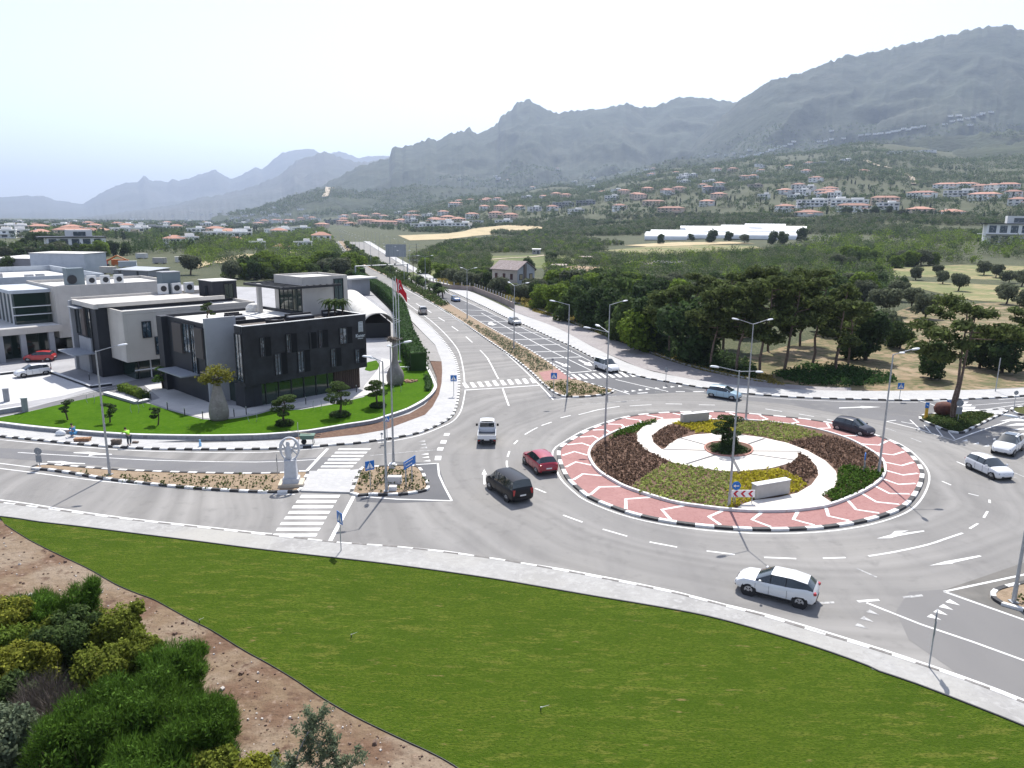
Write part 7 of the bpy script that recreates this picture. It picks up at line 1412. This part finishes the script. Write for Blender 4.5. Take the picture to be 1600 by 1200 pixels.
# pruned trees
def cloud_tree(px,py,h,w_,label,seed,npad=7,z=.45,skirt=True,c=None,sparse=False,name='cloud_pruned_tree',F_=None):
    c=c or g(px,py,z); q=random.Random(seed); r_=empty(name,(c.x,c.y,z),0,label,'pruned tree','cloud-pruned garden trees'); m=MB(); st=[Vector((0,0,-.05)),Vector((q.uniform(-.2,.2),0,h*.35)),Vector((q.uniform(-.25,.25),0,h*.65)),Vector((0,0,h*.92))]; trunk(m,st,.11*h/2.5,.05); pads=[]
    for k in range(npad):
        t_=.42+.55*k/(npad-1); a=q.uniform(0,6.28); d=w_*q.uniform(.35,.8)*(1.15-t_*.5); b=st[1].lerp(st[3],t_*.9); e=Vector((math.cos(a)*d,math.sin(a)*d*.8,h*t_)); trunk(m,[b,b.lerp(e,.6)+Vector((0,0,-.06)),e],.045,.03,5); pads.append((e,w_*q.uniform(.32,.48)))
    pads.append((st[3]+Vector((0,0,.02)),w_*.42)); link('trunk',m.mesh('trunk',M_wood,angle=60),r_)
    for k,(e,r) in enumerate(pads): link('foliage_pad',crown_mesh('foliage_pad',[(e.x,e.y,e.z+.05,r,r,r*.34)],int(420 if not sparse else 160),.10,F_ or F_mid,seed*20+k,shell=.1,jag=.2),r_)
    if skirt: link('base_shrub',crown_mesh('base_shrub',[(0,0,.22,w_*.62,w_*.62,.34)],1300,.11,F_dark,seed,jag=.2),r_)
cloud_tree(445,664,2.9,1.5,'cloud-pruned tree over a dark base shrub right of the bottle tree',1); cloud_tree(531,650,3.4,1.8,'largest cloud-pruned tree in front of the hotel windows',2,8); cloud_tree(590,636,2.9,1.5,'cloud-pruned tree next to the second bottle tree',3)
cloud_tree(106,656,1.9,1.0,'small dark bonsai in the left part of the garden lawn',4,5,skirt=False,sparse=True,F_=F_dark); cloud_tree(172,660,1.9,1.0,'small dark bonsai behind the single-armed lamp',5,5,skirt=False,sparse=True,F_=F_dark); cloud_tree(247,664,1.7,.9,'small dark bonsai at the right of the small three',6,5,skirt=False,sparse=True,F_=F_dark)
cloud_tree(255,607,2.6,1.7,'green spreading bonsai on the paved forecourt by the entrance canopy',7,6,skirt=False,F_=F_broom)
p_=hpt(.8,9.5,8.94); cloud_tree(0,0,2.2,1.0,'small bonsai in a dark tub on the hotel roof',8,5,z=8.94,c=p_,skirt=False,sparse=True)
cloud_tree(1138,703,3.2,1.7,'dark pruned tree with flat crown in the centre of the round garden',9,7,z=.36,F_=F_dark)
c=g(1138,703,.36); m_=crown_mesh('shrub',[(0,0,.7,.85,.7,1.0),(-.3,.1,1.6,.5,.5,.6),(0,0,.15,1.5,1.3,.4)],3500,.14,F_dark,5); tag(link('shrub',m_,loc=(c.x+.1,c.y+.2,.3)),'dark dense shrub around the foot of the central pruned tree','shrub')
# bottle trees
def bottle(px,py,prof,label,seed,crown,z=.45):
    c=g(px,py,z); r_=empty('bottle_tree',(c.x,c.y,z),0,label,'tree'); Mb=mat('smooth_grey_bark',(.25,.23,.21),.8,[(1.5,(.19,.17,.155),.4,.65,5,(1,1,.4)),(3,(.3,.28,.26),.5,.7)],bump=(4,.4)); q=random.Random(seed)
    m=MB(); m.lathe(prof,n=24,sy=.95); top=prof[-1][1]
    for k in range(9): a=6.28*k/9; ln=q.uniform(.7,1.3) if not crown else q.uniform(1.,1.9); trunk(m,[(0,0,top-.15),(math.cos(a)*ln*.4,math.sin(a)*ln*.4,top+ln*.25),(math.cos(a)*ln,math.sin(a)*ln,top+ln*(.55 if crown else .45))],.12,.03,5)
    m.build('trunk',Mb,r_,smooth=True)
    if crown: link('crown',crown_mesh('crown',[(math.cos(a)*1.15,math.sin(a)*1.15,top+.45+q.uniform(-.6,.5),.85,.85,.5) for a in np.linspace(0,5.6,8)]+[(0,0,top+1.0,1.,1.,.6),(0,-.4,top-.2,1.1,.8,.4)],1900,.15,F_btl,seed,shell=.55,jag=.8),r_)
    else: link('crown',crown_mesh('crown',[(-.2,0,top+.4,.75,.6,.4)],160,.2,F_dry,seed,shell=.5),r_)
bottle(343,655,[(.85,0),(.98,.3),(1.0,.9),(.92,1.5),(.7,2.3),(.5,3.0),(.38,3.7),(.3,4.3)],'fat grey bottle tree with thin ochre crown before the hotel',4,True); bottle(618,600,[(.9,0),(1.1,.5),(1.12,1.1),(.95,1.7),(.6,2.3),(.38,2.9),(.32,3.8),(.28,4.9),(.3,5.3)],'tall grey bottle tree with pruned bare top beside the flagpoles',5,False)
c=g(640,596,.45); m=MB(); 
for k in range(40): a=random.uniform(0,6.28); d=random.uniform(0,1.3); m.box((math.cos(a)*d,math.sin(a)*d*.8,.08),(random.uniform(.15,.35),)*2+(.2,),rz=a,taper=.7)
tag(m.build('rockery',mat('terracotta_stones',(.36,.22,.15),.9),loc=(c.x-.3,c.y,.44)),'patch of terracotta-coloured stones beside the tall bottle tree','stones',kind='stuff')
c=g(632,578,.45); m=MB(); m.box((0,0,.42),(1.5,.5,.08)); [m.box((s*.55,0,.2),(.12,.45,.4)) for s in(-1,1)]; tag(m.build('bench',mat('pale_green_bench',(.35,.42,.36),.7),loc=(c.x,c.y,.45)),'small pale stone bench between the hedge and the tall bottle tree','bench')
# ---------- planting on the round garden ----------
def tufts(name,poly,z,m,label,sp_=.34,n=13,leaf=.13,h=.26,row=.8,seed=1,jit=.11):
    P_=[(p.x,p.y) for p in G(poly,z)]; xs_=[p[0] for p in P_]; ys_=[p[1] for p in P_]; rg_=np.random.default_rng(seed); gx,gy=np.meshgrid(np.arange(min(xs_),max(xs_),sp_),np.arange(min(ys_),max(ys_),sp_*row)); gx=gx.ravel()+rg_.normal(size=gx.size)*jit*sp_*2; gy=gy.ravel()+rg_.normal(size=gy.size)*jit*sp_*2
    k=inpoly(gx,gy,P_); gx=gx[k];gy=gy[k]; N_=len(gx)
    if not N_: return
    hs=h*rg_.uniform(.6,1.3,N_); d=rg_.normal(size=(N_,n,3)); d/=np.linalg.norm(d,axis=2,keepdims=True); d[:,:,2]=np.abs(d[:,:,2]); p=np.stack([gx,gy,np.full(N_,z)],-1)[:,None,:]+d*np.stack([np.full(N_,sp_*.62),np.full(N_,sp_*.62),hs],-1)[:,None,:]*rg_.uniform(.6,1,(N_,n,1))
    nr=d+rg_.normal(size=d.shape)*.5; nr/=np.linalg.norm(nr,axis=2,keepdims=True); v,f=leafquads(p.reshape(-1,3),nr.reshape(-1,3),leaf,1.5,rg_); tag(link(name,np_mesh(name,v,f,m)),label,'planting',kind='stuff')
BED=[([(925,706),(945,690),(970,680),(994,677),(996,690),(1010,704),(1034,716),(1047,722),(1024,734),(995,752),(985,761),(955,747),(934,731)],F_brown,'bronze-leaved planting on the left side of the round garden'),
([(947,689),(966,675),(1003,662),(1020,657),(1028,660),(1003,668),(994,677),(968,681)],F_broom,'green shrub bed at the far left of the round garden'),
([(1047,722),(1090,731),(1130,737.5),(1142,739),(1140,757),(1137,794),(1100,790),(1050,782),(1008,772),(986,762),(1000,750),(1024,734)],F_lime,'pale green planting in rows at the front of the round garden'),
([(1142,739),(1165,738),(1205,734),(1218,732),(1232,740),(1252,750),(1262,757),(1245,768),(1216,775),(1178,780),(1155,788),(1148,795),(1137,794),(1140,757)],F_gold,'golden yellow planting behind the chevron board'),
([(1218,732),(1236,724),(1249,714),(1250,708),(1262,715),(1274,728),(1277,742),(1264,756),(1245,746)],F_brown,'small dark purple planting inside the curved path'),
([(1019,683),(1030,672),(1048,664),(1085,672),(1062,684),(1042,697),(1034,700),(1022,692)],F_brown,'small dark planting left of the cream disc'),
([(1052,662),(1072,657.5),(1110,657),(1150,660),(1150,677),(1120,675.5),(1090,677.5),(1070,668)],F_gold,'golden planting along the far side of the round garden'),
([(1150,660),(1200,658.5),(1240,665),(1262,672),(1290,681),(1250,686),(1230,691),(1190,682),(1150,677)],F_lime,'pale green planting at the far right of the round garden'),
([(1230,691),(1262,684),(1295,681.5),(1330,691),(1360,706),(1378,722),(1380,733),(1345,731),(1320,727),(1308,734),(1292,719),(1262,703)],F_brown,'bronze-leaved planting on the right side of the round garden'),
([(1310,736),(1322,729),(1345,733),(1380,735),(1376,746),(1350,764),(1305,786),(1287,775),(1304,762),(1310,748)],F_broom,'deep green planting at the right front of the round garden')]
for k,(pl,mm,lb_) in enumerate(BED): tufts('ground_cover',pl,.25,mm,lb_,seed=k,sp_=.36 if mm is not F_broom else .3,row=1.45 if mm in(F_lime,F_brown) else .8,h=.26 if mm is not F_broom else .38)
tufts('ground_cover',[(1110,706),(1135,711),(1165,709),(1172,703),(1150,693),(1125,692),(1108,697)],.36,F_dark,'dark plants round the central pruned tree',seed=30,sp_=.4)
F_agave=fol('median_plant_foliage',(.055,.075,.022),isl=.4)
tufts('median_planting',[(78,737),(200,742),(320,745),(430,744),(425,768),(300,761),(180,749),(110,740)],.12,F_agave,'rows of young plants in the long sandy median bed',sp_=.95,n=16,leaf=.13,h=.42,row=1.,seed=40)
tufts('median_planting',[(552,769),(566,735),(610,732),(648,733),(664,758),(664,765),(610,771)],.12,F_agave,'young plants in the small sandy bed by the direction sign',sp_=.9,n=18,leaf=.14,h=.45,row=1.,seed=41)
tufts('median_planting',[(852,602),(862,598),(895,597),(935,606),(952,611),(945,616),(888,619),(862,609)],.12,F_agave,'young plants in the tip of the far median bed',sp_=.75,n=18,leaf=.14,h=.5,row=1.,seed=42)
tufts('median_planting',[(700,488),(780,525),(820,547),(862,575),(845,582),(830,578),(800,554),(760,526),(720,498),(690,481)],.12,F_olive,'low dry planting along the long median of the dual carriageway',sp_=.8,n=14,leaf=.16,h=.5,row=1.,seed=43)
tufts('median_planting',[(540,394),(560,408),(600,429),(650,457),(690,481),(700,476),(668,457),(632,438),(592,416),(555,392)],.1,F_mid,'green shrubs along the distant median',sp_=1.5,n=26,leaf=.35,h=1.2,row=1.,seed=51)
tufts('ground_cover',[(1443,655),(1475,648),(1535,644),(1550,648),(1528,663),(1500,675),(1480,672)],.12,F_mid,'green ground cover on the eastern island',sp_=.35,seed=44)
tufts('median_planting',[(1570,935),(1600,925),(1700,905),(1700,980),(1600,950)],.12,F_agave,'plants on the small island at the right edge',sp_=.7,n=18,h=.45,row=1.,seed=45)
tufts('undergrowth',[(1205,585),(1260,572),(1330,574),(1395,588),(1400,598),(1330,604),(1250,600)],0.,F_hedge,'dark ivy undergrowth at the foot of the thin pines',sp_=.9,n=30,leaf=.2,h=.8,seed=46)
tufts('undergrowth',[(900,505),(1000,545),(1100,575),(1180,592),(1180,575),(1100,545),(1000,515),(930,492)],0.,F_dark,'dark undergrowth beneath the roadside belt of trees',sp_=.7,n=22,leaf=.25,h=1.3,seed=47)
tufts('verge_grass',[(830,486),(900,506),(960,530),(1040,561),(1100,579),(1200,599),(1230,604),(1200,585),(1100,562),(1000,528),(900,492),(840,476)],0.,F_autumn,'dry yellow verge grass along the service road',sp_=.45,n=10,leaf=.14,h=.22,seed=48)
tufts('verge_grass',[(680,440),(760,455),(830,482),(860,480),(850,455),(780,440),(700,425)],0.,F_autumn,'tall dry grass above the roadside wall',sp_=1.,n=10,leaf=.3,h=.7,seed=49)
# ---------- bushes at the lower left ----------
F_gold2=fol('yellowing_foliage',(.15,.16,.022),isl=.5)
def near_bush(px,py,r,h,label,kind,seed):
    c=g(px,py,h*.55); c.z=0; r_=empty('bush',(c.x,c.y,0),0,label,'bush'); q=random.Random(seed); m=MB()
    for k in range(6): a=6.28*k/6; trunk(m,[(0,0,-.1),(math.cos(a)*r*.3,math.sin(a)*r*.3,h*.4),(math.cos(a)*r*.6,math.sin(a)*r*.6,h*.75)],.07,.02,5)
    link('stems',m.mesh('stems',M_wood),r_); L_=rl(seed,26,r*1.2,.1,h,r*.27,1.0)
    if kind=='broom': cm=blades('foliage',L_,int(9000*r),.26,.012,F_broom,seed,.9); link('foliage',cm,r_); link('foliage',crown_mesh('foliage',L_,int(5200*r),.075,F_broom,seed+1,shell=.35,asp=2.4,jag=.6),r_)
    elif kind=='dry': link('foliage',blades('foliage',L_,int(3500*r),.5,.006,F_dry,seed,.7),r_)
    else:
        mm={'yellow':F_yel if seed%3 else F_gold2,'green':F_bright,'grey':F_grey,'mid':F_mid}[kind]; link('foliage',crown_mesh('foliage',L_,int(12000*r),.085,mm,seed,shell=.35,asp=1.9,jag=.6),r_)
NB=[(60,1010,1.5,2.6,'fresh yellow-green bush between the feathery and leafy ones','yellow'),(0,1020,1.5,2.8,'leafy green bush on the left edge above the low yellow one','green'),(250,1085,1.6,2.4,'deep green bush between the right tip and the largest bush','broom'),(128,952,1.0,3.4,'tall dark green feathery bush rising at the top of the lower-left thicket','broom'),(66,965,1.5,3.0,'fresh green bush left of the tall feathery one','broom'),(8,975,1.6,3.2,'yellowish bush at the left edge of the thicket','yellow'),(182,985,1.3,2.8,'bright yellow-green bush nearest the bare soil','yellow'),(105,1000,1.5,2.9,'mid-green leafy bush in the middle of the thicket','mid'),(30,1040,1.6,2.8,'yellow-green leafy bush low at the left edge','yellow'),(160,1045,1.3,2.6,'olive-yellow bush above the large green one','yellow'),(225,1028,1.1,2.4,'golden leafy bush beside the feathery dark one','yellow'),(275,1045,1.4,2.8,'feathery dark green bush at the right tip of the thicket','broom'),
 (75,1105,1.4,2.2,'leafless grey twiggy bush','dry'),(205,1120,2.2,3.2,'largest deep green feathery bush of the thicket','broom'),(120,1165,2.0,3.0,'deep green bush at the bottom edge left of the largest','broom'),(300,1140,1.7,2.8,'deep green bush right of the largest one','broom'),(345,1125,.8,2.0,'small upright green bush at the edge of the bare soil','broom'),(5,1160,1.5,2.9,'silvery grey-green bush in the bottom left corner','grey'),(15,1085,1.0,2.2,'shaded green bush above the silvery one','mid'),(330,1205,1.1,1.8,'yellow-green bush on the bottom edge','yellow'),(400,1215,1.1,1.5,'low yellow-green bush at the bottom edge beside the sapling','yellow'),(230,1215,1.8,2.6,'green bush cut by the bottom edge','broom')]
for k,(x_,y_,r,h_,lb_,kd) in enumerate(NB): near_bush(x_,y_,r,h_,lb_,kd,k+100)
tufts('undergrowth',[(-40,985),(60,960),(150,990),(235,1030),(300,1080),(345,1150),(340,1230),(-60,1240)],.1,F_mid,'dark low undergrowth filling the lower-left thicket',sp_=.55,n=34,leaf=.10,h=1.3,seed=50)
c=g(462,1262,0); r_=empty('sapling',(c.x,c.y,0),0,'thin grey sapling with sparse bluish leaves at the bottom edge','tree'); m=MB(); q=random.Random(4); LP=[]
def br(a,b,r,dp):
    trunk(m,[a,a.lerp(b,.5)+Vector((q.uniform(-.05,.05),)*3),b],r,r*.5,5)
    for k in range(9): LP.append(a.lerp(b,q.uniform(.25,1)))
    if dp:
        for k in range(4): s_=a.lerp(b,q.uniform(.35,.95)); br(s_,s_+Vector((q.uniform(-.5,.7),q.uniform(-.4,.4),q.uniform(.25,.8)))*(.85),r*.4,dp-1)
br(Vector((0,0,0)),Vector((.05,.1,1.9)),.05,1); br(Vector((.05,.1,1.8)),Vector((.55,.2,3.0)),.035,2); br(Vector((.1,0,.9)),Vector((1.3,.1,2.2)),.03,2); br(Vector((.3,0,.4)),Vector((2.1,.2,1.6)),.03,2); br(Vector((0,0,.6)),Vector((-.7,0,1.5)),.03,2)
m.build('trunk',mat('silver_bark',(.32,.31,.30),.9),r_); pp=np.array([tuple(p) for p in LP for _ in range(9)])+np.random.default_rng(2).normal(size=(len(LP)*9,3))*.07; nn_=np.random.default_rng(3).normal(size=pp.shape); nn_/=np.linalg.norm(nn_,axis=1,keepdims=True); v,f=leafquads(pp,nn_,.05,2.4); link('crown',np_mesh('crown',v,f,F_grey),r_)
# stones and clods on the bare soil
m=MB(); q=random.Random(9); cnt=0
while cnt<900:
    x_,y_=q.uniform(0,720),q.uniform(830,1200); c=g(x_,y_)
    if c.x> np.interp(c.y,edge[::-1,1],edge[::-1,0])-.4: continue
    s=q.uniform(.03,.12)*(1 if q.random()<.93 else 2); zz=.05+max(0,(np.min(np.hypot(edge[:,0]-c.x,edge[:,1]-c.y))-3.2)/4)*.0
    iX=min(max(int((c.x+60)/76*149),0),149); iY=min(max(int((c.y-14)/40*109),0),109); m.box((c.x,c.y,max(Zs[iX,iY],0)+s*.15),(s,s*q.uniform(.6,1.2),s*.7),rz=q.uniform(0,3),rx=q.uniform(-.4,.4),mi=0 if q.random()<.75 else 1,taper=.7); cnt+=1
tag(m.build('loose_stones',[mat('dark_clod',(.15,.10,.075),.95),mat('pale_stone',(.5,.46,.42),.9)]),'loose stones and clods on the bare reddish soil','stones',kind='stuff')
# ================= air =================
hm=bpy.data.materials.new('air_haze'); hm.use_nodes=True; t=hm.node_tree
for n_ in list(t.nodes):
    if n_.type!='OUTPUT_MATERIAL': t.nodes.remove(n_)
pv=t.nodes.new('ShaderNodeVolumePrincipled'); pv.inputs['Color'].default_value=(.64,.77,1,1); pv.inputs['Density'].default_value=0.88e-4
pv.inputs['Anisotropy'].default_value=.25
t.links.new(pv.outputs[0],[n_ for n_ in t.nodes if n_.type=='OUTPUT_MATERIAL'][0].inputs['Volume'])
mb=MB(); mb.box((0,2000,1340/2-8),(42000,46000,1340)); hz_=mb.build('haze',hm); tag(hz_,'pale blue air haze over the whole valley',kind='stuff')
